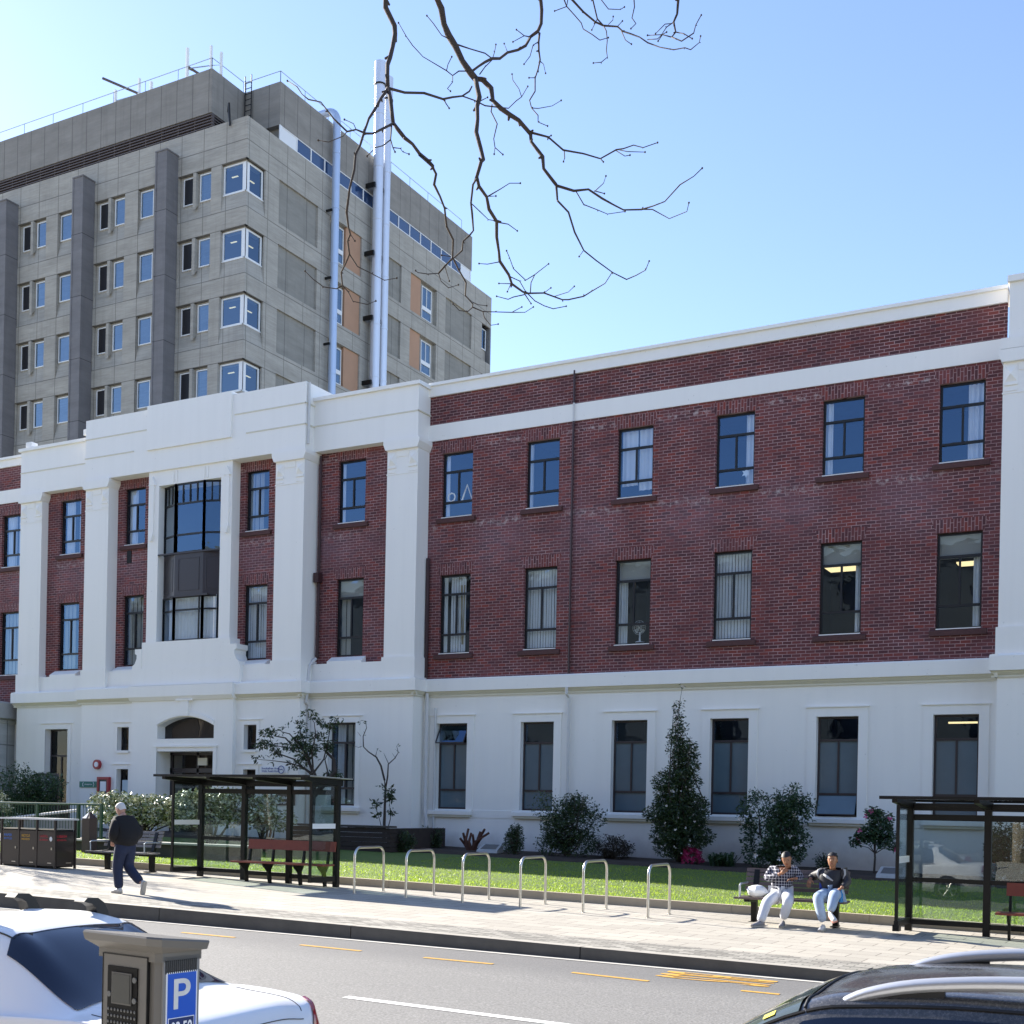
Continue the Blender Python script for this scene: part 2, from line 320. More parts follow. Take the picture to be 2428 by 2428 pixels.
M['capw'] = simple('sill_cap_white', (.80, .79, .76), .5); M['louvre'] = simple('louvre_brown', (0.10, 0.08, 0.075), 0.6); M['grail'] = simple('galvanised', (0.38, 0.42, 0.46), 0.4, metal=0.5)
M['roof'] = simple('roofing', (0.2, 0.2, 0.2), 0.9, var=0.2)
# ------------------------------------------------------------------ ground
def ground_mats():
    # asphalt
    m, t, b, o = new_mat('asphalt'); P = wpos(t)
    a = nz(t, P, 38, 3, 0.7); g = nz(t, vscale(t, P, (0.12, 0.7, 1)), 1.4, 5)
    vo = N(t, 'ShaderNodeTexVoronoi'); vo.inputs['Scale'].default_value = 55; t.links.new(P, vo.inputs['Vector'])
    c = mixc(t, ramp(t, a, [(0.35, (0, 0, 0)), (0.7, (1, 1, 1))]), (0.10, 0.098, 0.094), (0.36, 0.35, 0.33))
    c = mixc(t, mathn(t, 'MULTIPLY', vo.outputs['Distance'], 0.7), c, (0.16, 0.157, 0.15)); c = mixc(t, ramp(t, g, [(0.3, (0, 0, 0)), (0.75, (0.5, 0.5, 0.5))]), c, (0.17, 0.167, 0.16))
    sx = N(t, 'ShaderNodeSeparateXYZ'); t.links.new(P, sx.inputs[0])
    kb = mathn(t, 'SUBTRACT', sx.outputs[1], mathn(t, 'ADD', mathn(t, 'MULTIPLY', sx.outputs[0], 0.0295), 15.095))
    tr = N(t, 'ShaderNodeMapRange'); t.links.new(mathn(t, 'ADD', kb, mathn(t, 'MULTIPLY', nz(t, P, 0.8, 4), 0.5)), tr.inputs[0]); tr.inputs[1].default_value = -1.5; tr.inputs[2].default_value = -0.6; tr.inputs[3].default_value = 0; tr.inputs[4].default_value = 0.55
    c = mixc(t, tr.outputs[0], c, (0.10, 0.10, 0.102))
    t.links.new(c, b.inputs['Base Color']); b.inputs['Roughness'].default_value = 0.8; bump(t, b, a, 0.5, 0.01); M['asphalt'] = m
    # pavers, with a band of small setts along the kerb
    m, t, b, o = new_mat('pavers'); P = wpos(t); sx = N(t, 'ShaderNodeSeparateXYZ'); t.links.new(P, sx.inputs[0])
    v = mathn(t, 'SUBTRACT', sx.outputs[1], mathn(t, 'ADD', mathn(t, 'MULTIPLY', sx.outputs[0], 0.0295), 15.095)); cb = N(t, 'ShaderNodeCombineXYZ'); t.links.new(sx.outputs[0], cb.inputs[0]); t.links.new(v, cb.inputs[1])
    def br(wd, h, mo):
        k = N(t, 'ShaderNodeTexBrick', offset=0.5); k.inputs['Scale'].default_value = 1; k.inputs['Brick Width'].default_value = wd; k.inputs['Row Height'].default_value = h; k.inputs['Mortar Size'].default_value = mo; k.inputs['Mortar Smooth'].default_value = 0.2
        k.inputs['Color1'].default_value = (0, 0, 0, 1); k.inputs['Color2'].default_value = (1, 1, 1, 1); t.links.new(cb.outputs[0], k.inputs['Vector']); return k
    A = br(0.61, 0.405, 0.008); B = br(0.22, 0.11, 0.009)
    st = nz(t, vscale(t, P, (1, 1.4, 1)), 0.7, 5); fi = nz(t, P, 30, 4)
    ca = mixc(t, 0.12, (0.395, 0.365, 0.31), A.outputs['Color'], 'OVERLAY'); ca = mixc(t, ramp(t, st, [(0.4, (0, 0, 0)), (0.75, (0.6, 0.6, 0.6))]), ca, (0.32, 0.295, 0.25)); ca = mixc(t, mathn(t, 'MULTIPLY', A.outputs['Fac'], 0.85), ca, (0.11, 0.10, 0.085))
    cc = mixc(t, 0.40, (0.27, 0.255, 0.22), B.outputs['Color'], 'OVERLAY'); cc = mixc(t, mathn(t, 'MULTIPLY', B.outputs['Fac'], 0.9), cc, (0.10, 0.095, 0.085))
    c = mixc(t, mathn(t, 'LESS_THAN', v, 1.15), ca, cc); c = mixc(t, 0.3, c, mixc(t, fi, (0.3, 0.3, 0.3), (0.7, 0.7, 0.7)), 'OVERLAY')
    gu = nz(t, P, 14, 1); c = mixc(t, mathn(t, 'MULTIPLY', ramp(t, gu, [(0.73, (0, 0, 0)), (0.75, (1, 1, 1))]), 0.5), c, (0.14, 0.13, 0.12))
    t.links.new(c, b.inputs['Base Color']); b.inputs['Roughness'].default_value = 0.85
    bump(t, b, mathn(t, 'ADD', mathn(t, 'MULTIPLY', mathn(t, 'ADD', A.outputs['Fac'], B.outputs['Fac']), -1.0), fi), 0.35, 0.01); M['paver'] = m
    # lawn soil and grass
    m, t, b, o = new_mat('lawn'); P = wpos(t)
    a = nz(t, P, 22, 5, 0.75); g = nz(t, P, 0.9, 4)
    c = mixc(t, ramp(t, a, [(0.3, (0, 0, 0)), (0.7, (1, 1, 1))]), (0.035, 0.075, 0.010), (0.16, 0.25, 0.035)); c = mixc(t, mathn(t, 'MULTIPLY', ramp(t, g, [(0.5, (0, 0, 0)), (0.75, (1, 1, 1))]), 0.45), c, (0.15, 0.16, 0.04))
    t.links.new(c, b.inputs['Base Color']); b.inputs['Roughness'].default_value = 0.7; bump(t, b, a, 1.0, 0.04); M['lawn'] = m
ground_mats()
M['blade'] = leafm('grass_blade', (0.09, 0.17, 0.015), (0.36, 0.44, 0.07), 0.45, 0.5)
M['soil'] = simple('garden_soil', (0.045, 0.03, 0.022), 0.95, var=0.5, scale=3, bmp=0.8)
M['kerb'] = simple('kerb_concrete', (0.36, 0.335, 0.29), 0.85, var=0.22, scale=2.2, bmp=0.2); M['gutter'] = simple('gutter_concrete', (0.52, 0.50, 0.45), 0.85, var=0.1, scale=3)
M['lkerb'] = simple('garden_kerb', (0.40, 0.34, 0.25), 0.9, var=0.28, scale=1.6, bmp=0.3); M['earth'] = simple('far_ground', (0.26, 0.25, 0.21), 0.95, var=0.3, scale=0.05)
def worn(name, col):
    m, t, b, o = new_mat(name); f = nz(t, wpos(t), 24, 4, 0.75); c = mixc(t, ramp(t, f, [(0.56, (0, 0, 0)), (0.68, (0.7, 0.7, 0.7))]), col, (0.13, 0.125, 0.12)); t.links.new(c, b.inputs['Base Color']); b.inputs['Roughness'].default_value = 0.7; return m
M['yline'] = worn('yellow_paint', (0.60, 0.33, 0.05)); M['wline'] = worn('white_road_paint', (0.85,0.84,0.80))
def strip(mb, xs, fy0, fy1, P0, P1=None, dz=0.0):
    P1 = P1 or P0
    for a, b in zip(xs[:-1], xs[1:]):
        ya, yb, yc, yd = fy0(a), fy0(b), fy1(b), fy1(a)
        mb.quad((a, ya, zp(P0, a, ya) + dz), (b, yb, zp(P0, b, yb) + dz), (b, yc, zp(P1, b, yc) + dz), (a, yd, zp(P1, a, yd) + dz))
XS = [-120 + 4 * i for i in range(46)]
mb = MB(); mb.quad((-600, -500, -2.5), (600, -500, -2.5), (600, 900, -2.5), (-600, 900, -2.5)); mb.build('ground', M['earth'], kind='structure')
NEARK = 4.45
mb = MB(); strip(mb, XS, lambda x: NEARK, kerbY, ROADP); mb.build('road', M['asphalt'], kind='structure')
KW = 0.20
mb = MB(); strip(mb, XS, lambda x: kerbY(x) + KW, lawnY, PAVE); mb.build('pavement', M['paver'], kind='structure')
kb = MB(); kt = MB()                                                # far kerb in 4 m lengths
kx = -118.6
while kx < 60:
    a, b = kx + 0.008, kx + 3.592; ya, yb = kerbY(a), kerbY(b)
    tz = lambda x, y: zp(PAVE, x, y) + 0.004
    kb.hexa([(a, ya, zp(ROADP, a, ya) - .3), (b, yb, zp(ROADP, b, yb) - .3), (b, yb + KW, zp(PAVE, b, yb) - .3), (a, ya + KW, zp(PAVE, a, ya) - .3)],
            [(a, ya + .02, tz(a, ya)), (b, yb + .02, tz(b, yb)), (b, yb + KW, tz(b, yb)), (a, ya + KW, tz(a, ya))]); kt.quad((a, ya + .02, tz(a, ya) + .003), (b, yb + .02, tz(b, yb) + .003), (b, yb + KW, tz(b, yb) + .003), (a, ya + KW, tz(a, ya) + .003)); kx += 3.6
kb.build('kerb', simple('kerb_face', (.13, .118, .10), .9, var=.45, scale=2.5, bmp=.3), kind='structure'); kt.build('kerb_top', M['kerb'], kind='structure')  # face darker than the top: its shade is in the colour, with staining
mb = MB(); strip(mb, XS, lambda x: kerbY(x) - 0.17, lambda x: kerbY(x) - 0.085, ROADP, dz=0.006); mb.build('gutter', M['gutter'], kind='structure')
lk = MB(); kx = -60.0                                    # raised garden kerb in front of the lawn
while kx < 40:
    a, b = kx + 0.003, kx + 2.397; ya, yb = lawnY(a), lawnY(b); h = 0.155
    lk.hexa([(a, ya, zp(PAVE, a, ya) - .3), (b, yb, zp(PAVE, b, yb) - .3), (b, yb + .14, zp(PAVE, b, yb) - .3), (a, ya + .14, zp(PAVE, a, ya) - .3)],
            [(a, ya, zp(PAVE, a, ya) + h), (b, yb, zp(PAVE, b, yb) + h), (b, yb + .14, zp(PAVE, b, yb) + h), (a, ya + .14, zp(PAVE, a, ya) + h)]); kx += 2.4
lk.build('garden_kerb', M['lkerb'], kind='structure')
BED0 = 30.3
mb = MB()
for x0 in range(-60, 40, 2):
    for j in range(10):
        ya, yb = lawnY(x0) + .14, lawnY(x0 + 2) + .14; f0, f1 = j / 10, (j + 1) / 10
        A = lambda x, y: (x, y, zp(LAWN, x, y) - 0.015 + 0.02 * noise.noise((x * .7, y * .7, 0)))
        mb.quad(A(x0, ya + (BED0 - ya) * f0), A(x0 + 2, yb + (BED0 - yb) * f0), A(x0 + 2, yb + (BED0 - yb) * f1), A(x0, ya + (BED0 - ya) * f1))
mb.build('lawn', M['lawn'], smooth=True, kind='structure')
mb = MB()
for x0 in range(-60, 40, 1):
    for j in range(6):
        y0, y1 = BED0 + j * .5, BED0 + (j + 1) * .5
        A = lambda x, y: (x, y, zp(LAWN, x, y) + 0.06 * noise.noise((x * 1.9, y * 1.9, 3)) + (0.0 if y > BED0 + .1 else -.05) + (.05 if y > BED0 + .1 else 0))
        mb.quad(A(x0, y0), A(x0 + 1, y0), A(x0 + 1, y1), A(x0, y1))
mb.build('garden_bed', M['soil'], smooth=True, kind='structure')
# near pavement under the camera
mb = MB(); nzf = lambda x, y: (1.0 - 1.18 * (x + 120) / 180) - .016 * (NEARK - .15 - y)
for x0 in range(-120, 60, 12):
    for y0, y1 in ((-12, NEARK - .15), (-40, -12)): mb.quad(*[(x, y, nzf(x, y)) for x, y in ((x0, y0), (x0 + 12, y0), (x0 + 12, y1), (x0, y1))])
mb.build('near_pavement', simple('near_concrete', (.48, .46, .41), .85, var=.12, scale=1.2), kind='structure')
mb = MB()
for a in range(-120, 60, 6):
    za = -.18 - .0098 * (a - 0) * 1.0; 
    f = lambda x: 1.0 + (-.18 - 1.0) * (x + 120) / 180
    mb.hexa([(a, NEARK - .15, f(a) - .5), (a + 6, NEARK - .15, f(a + 6) - .5), (a + 6, NEARK, f(a + 6) - .5), (a, NEARK, f(a) - .5)], [(a, NEARK - .15, f(a) + .004), (a + 6, NEARK - .15, f(a + 6) + .004), (a + 6, NEARK, f(a + 6) + .004), (a, NEARK, f(a) + .004)])
mb.build('near_kerb', M['kerb'], kind='structure')
# blades on the lawn
rs = random.Random(3); gb = MB()
for i in range(80000):
    x = rs.uniform(-31, 1.0); y = lawnY(x) + .14 + (rs.random() ** 1.5) * 8.6
    if x < -17.5 and y > 26: continue
    z = zp(LAWN, x, y) - 0.02 + 0.02 * noise.noise((x * .7, y * .7, 0)); h = rs.uniform(.018, .042); a = rs.uniform(0, 6.28); wd = .006 + .004 * rs.random()
    dx, dy = math.cos(a) * wd, math.sin(a) * wd; lx, ly = rs.uniform(-.03, .03), rs.uniform(-.03, .03)
    gb.quad((x - dx, y - dy, z), (x + dx, y + dy, z), (x + lx, y + ly, z + h))
g = gb.build('grass', M['blade'], kind='stuff'); tag(g, 'short bright green grass of the lawn behind the pavement', 'grass')
# painted markings
mk = MB()
def road_line(mb, p, q, wd, dz=.005):
    A = onP(*p, *ROADP); B = onP(*q, *ROADP); d = (B - A).normalized(); n_ = Vector((-d.y, d.x, 0)) * wd / 2
    pts = [A - n_, B - n_, B + n_, A + n_]; mb.quad(*[(v.x, v.y, zp(ROADP, v.x, v.y) + dz) for v in pts])
for p, q in (((431, 2211), (557, 2223)), ((712, 2240.5), (856, 2255)), ((1005, 2270.5), (1169, 2286)), ((1356, 2306), (1538, 2326.5)), ((1757, 2349), (1848, 2358))): road_line(mk, p, q, .075)
mk.build('yellow_road_line', M['yline'], kind='structure')
mk = MB(); road_line(mk, (819, 2364), (1400, 2438), .12); A = onP(819, 2364, *ROADP)
for k in range(1, 4): 
    a = A.x - 9 * k; mk.quad(*[(x, y, zp(ROADP, x, y) + .005) for x, y in ((a, 10.25), (a + 4, 10.25), (a + 4, 10.37), (a, 10.37))])
mk.build('white_road_line', M['wline'], kind='structure')
# BUS lettering on the road, read by drivers heading right
P0 = onP(1556, 2314, *ROADP); P1 = onP(1850, 2330, *ROADP)
cu = bpy.data.curves.new('lettering', 'FONT'); cu.body = 'BUS'; cu.align_x = 'LEFT'; cu.offset = 0.012
to = bpy.data.objects.new('lettering_tmp', cu); COL.objects.link(to); bpy.context.view_layer.update()
me = bpy.data.meshes.new_from_object(to.evaluated_get(bpy.context.evaluated_depsgraph_get())); bpy.data.objects.remove(to)
def flat_text(body, bold=0.0):
    cu = bpy.data.curves.new('t', 'FONT'); cu.body = body; cu.align_x = 'CENTER'; cu.align_y = 'CENTER'; cu.offset = bold
    to = bpy.data.objects.new('t', cu); COL.objects.link(to); bpy.context.view_layer.update()
    me = bpy.data.meshes.new_from_object(to.evaluated_get(bpy.context.evaluated_depsgraph_get())); bpy.data.objects.remove(to); return me
def text_on(name, body, mat, parent, O, U, V, height, bold=0.0, width=None, thick=0.0, local=False):
    # flat letters in the plane O + u U + v V, cap height given
    me = flat_text(body, bold); O, U, V = Vector(O), Vector(U).normalized(), Vector(V).normalized(); k = height / 0.70
    xs = [v.co.x for v in me.vertices]; kx_ = k if width is None else width / max(1e-6, max(xs) - min(xs))
    ys = [v.co.y for v in me.vertices]; cy = (min(ys) + max(ys)) / 2; cx = (min(xs) + max(xs)) / 2
    off = Vector((0, 0, 0))
    if parent is not None and not local:
        p = parent
        while p is not None: off += Vector(p.location); p = p.parent
    for v in me.vertices: v.co = O + U * ((v.co.x - cx) * kx_) + V * ((v.co.y - cy) * k) - off
    me.name = name; me.materials.clear(); me.materials.append(mat); o = bpy.data.objects.new(name, me); COL.objects.link(o)
    if parent is not None: o.parent = parent
    return o
for v in me.vertices:
    X = -5.62 + v.co.y * 1.95; Y = 14.64 - v.co.x * 0.29; v.co = (X, Y, zp(ROADP, X, Y) + .006)
me.materials.clear(); me.materials.append(M['yline']); o = bpy.data.objects.new('road_lettering', me); COL.objects.link(o); o['kind'] = 'structure'
# ------------------------------------------------------------------ the brick and plaster building
BD = thing('brick_building', 'three-storey red brick and white plaster building with pilasters along the lawn', 'building', (-21, 33, 0.5))
def pane_quad(x0, x1, z0, z1, y): return MB().quad((x0, y, z0), (x1, y, z0), (x1, y, z1), (x0, y, z1))
def curtain(x0, x1, z0, z1, y, amp=.03, per=.11, tap=0.0):
    m = MB(); n = max(4, int((x1 - x0) / per * 5)); row = []
    for i in range(n + 1):
        f = i / n; x = x0 + (x1 - x0) * f; d = amp * math.sin(f * (x1 - x0) / per * 6.283 + 3 * x0) + amp * .5 * math.sin(f * 17 + x0)
        row.append((x, d))
    for (xa, da), (xb, db) in zip(row[:-1], row[1:]):
        ta = tap * ((xa - x0) / (x1 - x0) - .5); m.quad((xa - ta, y + da, z0), (xb - ta, y + db, z0), (xb, y + db, z1), (xa, y + da, z1))
    return m
def blinds(x0, x1, z0, z1, y, w_=.09):
    m = MB(); x = x0
    while x < x1 - .02:
        m.box(x, x + w_ * .82, y - .012 + .02 * ((int(x * 40)) % 2), y, z0, z1); x += w_
    return m
def window(x0, x1, z0, z1, Y, f1=.28, f2=.755, dress=None, sill='brick', frost=False, rec=.11, fm='frame', open_top=False, open_bot=False, reveal=None, par=None, mull=True, gm='glass'):
    par = par or BD
    y = Y + rec; b = .055; zt = z1 - (z1 - z0) * f1; zb = z1 - (z1 - z0) * f2; mx = (x0 + x1) / 2
    fr = MB(); d = .05
    fr.box(x0, x0 + b, y - .01, y + d, z0, z1); fr.box(x1 - b, x1, y - .01, y + d, z0, z1)
    fr.box(x0 + b, x1 - b, y - .01, y + d, z1 - b, z1); fr.box(x0 + b, x1 - b, y - .01, y + d, z0, z0 + b)
    fr.box(x0 + b, x1 - b, y - .018, y + d, zt - .032, zt + .032); fr.box(x0 + b, x1 - b, y - .018, y + d, zb - .032, zb + .032)
    if mull: fr.box(mx - .025, mx + .025, y - .014, y + d, zb + .032, zt - .032)
    W = fr.build('window', M[fm], par)
    if not open_top: pane_quad(x0 + b, x1 - b, zt + .032, z1 - b, y + .02).build('pane', M[gm], W)
    else:
        e = .32; s_ = MB(); s_.mi = 0; hh = z1 - b - zt
        s_.quad((x0 + b, y - e, zt + .02), (x1 - b, y - e, zt + .02), (x1 - b, y, z1 - b), (x0 + b, y, z1 - b)); s_.build('pane', M['glass'], W)
        ts = MB(); 
        for xx in (x0 + b, x1 - b): ts.tube([(xx, y - e - .004, zt + .02), (xx, y - .004, z1 - b)], .018, 4)
        ts.tube([(x0 + b, y - e, zt + .02), (x1 - b, y - e, zt + .02)], .022, 4); ts.build('sash', M[fm], W)
    lo = M['frost'] if frost else M[gm]
    if mull:
        pane_quad(x0 + b, mx - .025, zb + .032, zt - .032, y + .02).build('pane', lo, W); pane_quad(mx + .025, x1 - b, zb + .032, zt - .032, y + .02).build('pane', lo, W)
    else: pane_quad(x0 + b, x1 - b, zb + .032, zt - .032, y + .02).build('pane', lo, W)
    if not open_bot: pane_quad(x0 + b, x1 - b, z0 + b, zb - .032, y + .02).build('pane', lo, W)
    else:
        e = .22; s_ = MB(); s_.quad((x0 + b, y - e, z0 + b), (x1 - b, y - e, z0 + b), (x1 - b, y, zb - .03), (x0 + b, y, zb - .03)); s_.build('pane', lo, W)
        ts = MB(); ts.tube([(x0 + b, y - e, z0 + b), (x1 - b, y - e, z0 + b)], .022, 4); ts.build('sash', M[fm], W)
    if sill == 'brick':
        s = MB(); s.hexa([(x0 - .14, Y - .09, z0 - .17), (x1 + .14, Y - .09, z0 - .17), (x1 + .14, Y + .02, z0 - .17), (x0 - .14, Y + .02, z0 - .17)],
                         [(x0 - .14, Y - .09, z0 - .05), (x1 + .14, Y - .09, z0 - .05), (x1 + .14, Y + .02, z0 - .012), (x0 - .14, Y + .02, z0 - .012)]); s.build('sill', M['sillbrick'], W)
        s = MB(); s.box(x0 + .01, x1 - .01, Y - .02, y, z0 - .010, z0 + .016); s.build('sill_cap', M['capw'], W)
    elif sill == 'white':
        s = MB(); s.prism([(Y - .14, z0 - .17), (Y - .14, z0 - .06), (Y + .06, z0 + .002), (Y + .06, z0 - .17)], 'x', x0 - .22, x1 + .22); s.build('sill', M['white'], W)
        s = MB(); s.prism([(Y - .10, z0 - .24), (Y - .10, z0 - .172), (Y + .02, z0 - .172), (Y + .02, z0 - .24)], 'x', x0 - .17, x1 + .17); s.build('sill_moulding', M['cream'], W)
    yc = y + .16
    for dd in (dress or []):
        k, a, c = dd[0], x0 + (x1 - x0) * dd[1], x0 + (x1 - x0) * dd[2]
        if k == 'cur': curtain(a, c, z0 + .02, z1 - .03, yc).build('curtain', M['curtain'], W, smooth=True)
        elif k == 'sheer': curtain(a, c, z0 + (z1 - z0) * dd[3], z1 - .03, yc, .025, .16).build('curtain', M['curtain'], W, smooth=True)
        elif k == 'tan': curtain(a, c, z0 + .3, z1 - .3, yc, .03, .12, .12).build('curtain', M['tan'], W, smooth=True)
        elif k == 'bl': blinds(a, c, z0 + .03, z1 - .05, yc).build('blind', M['curtain'], W)
        elif k == 'strip': blinds(a, c, z0 + .03, z1 - .05, yc, .2).build('blind', M['blind'], W)
        elif k == 'roll': MB().box(a, c, yc - .06, yc - .05, z1 - (z1 - z0) * dd[3], z1 - .03).build('blind', M['blind'], W)
        elif k == 'lamp':
            l = MB()
            for (lx, ly, lz) in dd[3]: l.box(x0 + lx, x0 + lx + dd[1], Y + ly, Y + ly + dd[2], lz - .04, lz)
            l.build('ceiling_light', M['lamp'], W)
    return W
def arch(x0, x1, z1, Y, par=None):
    a = MB(); n = 14; h = .34; sp = .07
    for side in (1,):
        a.prism([(x0 - .02, z1 + .002), (x1 + .02, z1 + .002), (x1 + sp + .07, z1 + h), (x0 - sp - .07, z1 + h)], 'y', Y - .006, Y + .03)
    return a.build('brick_arch', M['brick_arch'], par or BD)
CX = [-19.98, -17.03, -14.08, -11.13, -8.19, -5.23]; HW = .548
Z2, Z1, Z0w = (10.97, 12.97), (6.77, 9.20), (1.99, 4.62)
ext = [-2.9 + 6.0]                                       # the wing carries on behind the right-hand pier
holes = []
for c in CX: holes += [(c - HW, c + HW, *Z2), (c - HW, c + HW, *Z1)]
bw = MB(); bw.wall(-21.0, -4.2, 6.0, 13.4, 33, holes, .16); bw.build('brick_wall', M['brick'], BD)
fz = MB(); fz.wall(-21.0, -4.2, 13.86, 14.77, 33, [], .1); fz.box(-21.0, -4.2, 32.988, 33.05, 14.30, 14.325); fz.build('brick_frieze', M['brick_frieze'], BD)
gw = MB(); gw.wall(-21.0, -4.2, 0, 5.62, 33, [(c - HW, c + HW, *Z0w) for c in CX], .22)
gw.build('plaster_wall', M['white'], BD)
for c in CX:                                             # raised surrounds of the ground floor windows
    s = MB(); a, b, z0, z1 = c - HW, c + HW, *Z0w
    s.box(a - .24, a, 32.97, 33.01, z0 - .02, z1 + .24); s.box(b, b + .24, 32.97, 33.01, z0 - .02, z1 + .24); s.box(a, b, 32.97, 33.01, z1, z1 + .24)
    s.box(a - .28, b + .28, 32.93, 33.01, z1 + .24, z1 + .27); s.build('window_surround', M['white'], BD)
for a, b in [(-20.9, CX[0] - HW - .25)] + [(CX[i] + HW + .25, CX[i + 1] - HW - .25) for i in range(5)] + [(CX[5] + HW + .25, -4.25)]: MB().prism([(32.985, 1.74), (33.01, 1.74), (33.01, 1.98), (32.985, 1.97)], 'x', a, b).build('sill_course', M['white'], BD)
def cornice(m, x0, x1, Y, z=5.59, ret=None):
    m.prism([(Y - .17, z + .01), (Y - .17, z + .36), (Y - .13, z + .40), (Y + .03, z + .42), (Y + .03, z + .01)], 'x', x0, x1)
    MB().prism([(Y - .045, z - .15), (Y - .045, z - .10), (Y - .10, z - .04), (Y - .125, z + .009), (Y + .02, z + .009), (Y + .02, z - .15)], 'x', x0 + .03, x1 - .03).build('cornice_moulding', M['cream'], BD)
cb = MB(); cornice(cb, -21.0, -4.2, 33); cb.build('cornice', M['white'], BD)
bd = MB(); bd.box(-21.0, -4.2, 32.965, 33.1, 13.38, 13.88); bd.build('plaster_band', M['white'], BD)
cp = MB(); cp.box(-21.0, -4.2, 32.93, 33.3, 14.76, 15.10); cp.prism([(32.86, 15.08), (32.86, 15.17), (33.35, 15.20), (33.35, 15.08)], 'x', -21.0, -4.2); cp.build('parapet_cap', M['white'], BD)
d2 = [[('cur', 0, .13)], [('cur', 0, .12)], [('sheer', .05, .48, .2), ('sheer', .52, .98, .12)], [('cur', .72, 1)], [('cur', 0, .2)], [('cur', .6, .97)]]
lampz = 9.05
d1 = [[('bl', .25, .75), ('cur', 0, .12), ('tan', .55, .72)], [('bl', 0, 1)], [('roll', .1, 1, .24), ('cur', .03, .26), ('lamp', 1.0, .9, [(.4, 2.0, lampz)])], [('bl', 0, 1)],
      [('roll', 0, 1, .24), ('cur', .8, 1), ('lamp', 1.0, .9, [(-.5, 2.2, lampz)])], [('roll', 0, 1, .26), ('cur', .78, 1), ('lamp', 1.2, .5, [(-.45, 1.5, lampz), (.0, 3.0, lampz - .02)])]]
for i, c in enumerate(CX):
    window(c - HW, c + HW, *Z2, 33, .29, .76, d2[i]); arch(c - HW, c + HW, Z2[1], 33)
    window(c - HW, c + HW, *Z1, 33, .245, .755, d1[i]); arch(c - HW, c + HW, Z1[1], 33)
    window(c - HW, c + HW, *Z0w, 33, .235, .775, [('lamp', .9, .15, [(.1, 1.6, 4.55)])] if i == 5 else None, 'white', frost=True, rec=.17, fm='bframe', open_top=(i == 0), open_bot=(i == 4))
# ---------------- piers and the projecting entrance block
def pilaster(x0, x1, Yf, Yb, ztop=13.36, par=None, fold=None, shaft0=6.66):
    m = MB(); b = .045
    m.box(x0, x1, Yf, Yb, shaft0, ztop - .28)
    m.box(x0 - .05, x1 + .05, Yf - .05, Yb, 6.0, shaft0)
    m.prism([(x0 - .02, ztop - .30), (x1 + .02, ztop - .30), (x1 + .10, ztop - .12), (x1 + .10, ztop), (x0 - .10, ztop), (x0 - .10, ztop - .12)], 'y', Yf - .10, Yb)
    for a in (x0 + .03, x1 - .33):                       # pyramids and flutes of the capital
        z = ztop - .80; c = (a + .15, Yf - .10, z + .2)
        q = [(a, Yf, z + .02), (a + .30, Yf, z + .02), (a + .30, Yf, z + .44), (a, Yf, z + .44)]
        for i in range(4): m.quad(q[i], q[(i + 1) % 4], c)
        m.box(a, a + .30, Yf - .035, Yf + .01, z - .06, z + .0); m.box(a, a + .30, Yf - .02, Yf + .01, z - .20, z - .15)
    m.box(x0 + .36, x1 - .36, Yf - .02, Yf + .01, ztop - .52, ztop - .34)
    m.box(x0 - .015, x1 + .015, Yf - .015, Yf + .01, ztop - 1.06, ztop - 1.02)
    return m.build('pilaster', M['white'], par or BD)
SF, CF = 32.35, 31.90                                    # pier faces: side bays, centre
pilaster(-22.13, -21.0, SF, 33.02); pilaster(-26.16, -25.0, CF, 32.67); pilaster(-34.73, -33.60, CF, 32.67); pilaster(-38.6, -37.47, SF, 33.02)
pilaster(-4.2, -3.05, SF, 33.02)
# brick panels of the entrance block
sb = .53; SB2, SB1 = (11.06, 13.06), (6.80, 9.28)
wa = (-23.68, -36.45)                                    # centres of the side bay windows (plane 32.65)
for c, a, b in ((-23.68, -25.0, -22.13), (-36.30, -37.47, -34.73)):
    m = MB(); m.wall(a, b, 6.0, 13.4, 32.65, [(c - sb, c + sb, *SB2), (c - sb, c + sb, *SB1)], .16); m.build('brick_wall', M['brick'], BD)
    right = c > -30
    window(c - sb, c + sb, *SB2, 32.65, .29, .75, [('cur', 0, .1)] if right else [('cur', .05, .45), ('cur', .7, 1)]); arch(c - sb, c + sb, 13.06, 32.65)
    W = window(c - sb, c + sb, *SB1, 32.65, .245, .755, [('roll', 0, 1, .25), ('strip', .05, .3)] if right else [('strip', .05, .6)], None); arch(c - sb, c + sb, 9.28, 32.65)
    s = MB(); s.prism([(32.40, 6.52), (32.40, 6.62), (32.65, 6.78), (32.8, 6.80), (32.8, 6.52)], 'x', c - sb - .14, c + sb + .14); s.build('window_ledge', M['white'], BD)
for c, a, b in ((-27.43, -28.0, -26.16), (-32.98, -33.60, -31.8)):
    pass
CWc = (-27.28, -32.78); cw = .49
for c, a, b in ((CWc[0], -28.02, -26.16), (CWc[1], -33.60, -31.75)):
    m = MB(); m.wall(a, b, 6.0, 13.4, 32.35, [(c - cw, c + cw, *SB2), (c - cw, c + cw, *SB1)], .16); m.build('brick_wall', M['brick'], BD)
    right = c > -30
    window(c - cw, c + cw, *SB2, 32.35, .29, .75, [('strip', 0, .5)] if right else [('cur', 0, .35)]); arch(c - cw, c + cw, 13.04, 32.35)
    window(c - cw, c + cw, *SB1, 32.35, .245, .755, [('bl', 0, 1)] if right else [('strip', .05, .7)], None); arch(c - cw, c + cw, 9.28, 32.35)
    s = MB(); s.prism([(32.08, 6.54), (32.08, 6.64), (32.35, 6.78), (32.5, 6.80), (32.5, 6.54)], 'x', c - cw - .2, c + cw + .2); s.build('window_ledge', M['white'], BD)
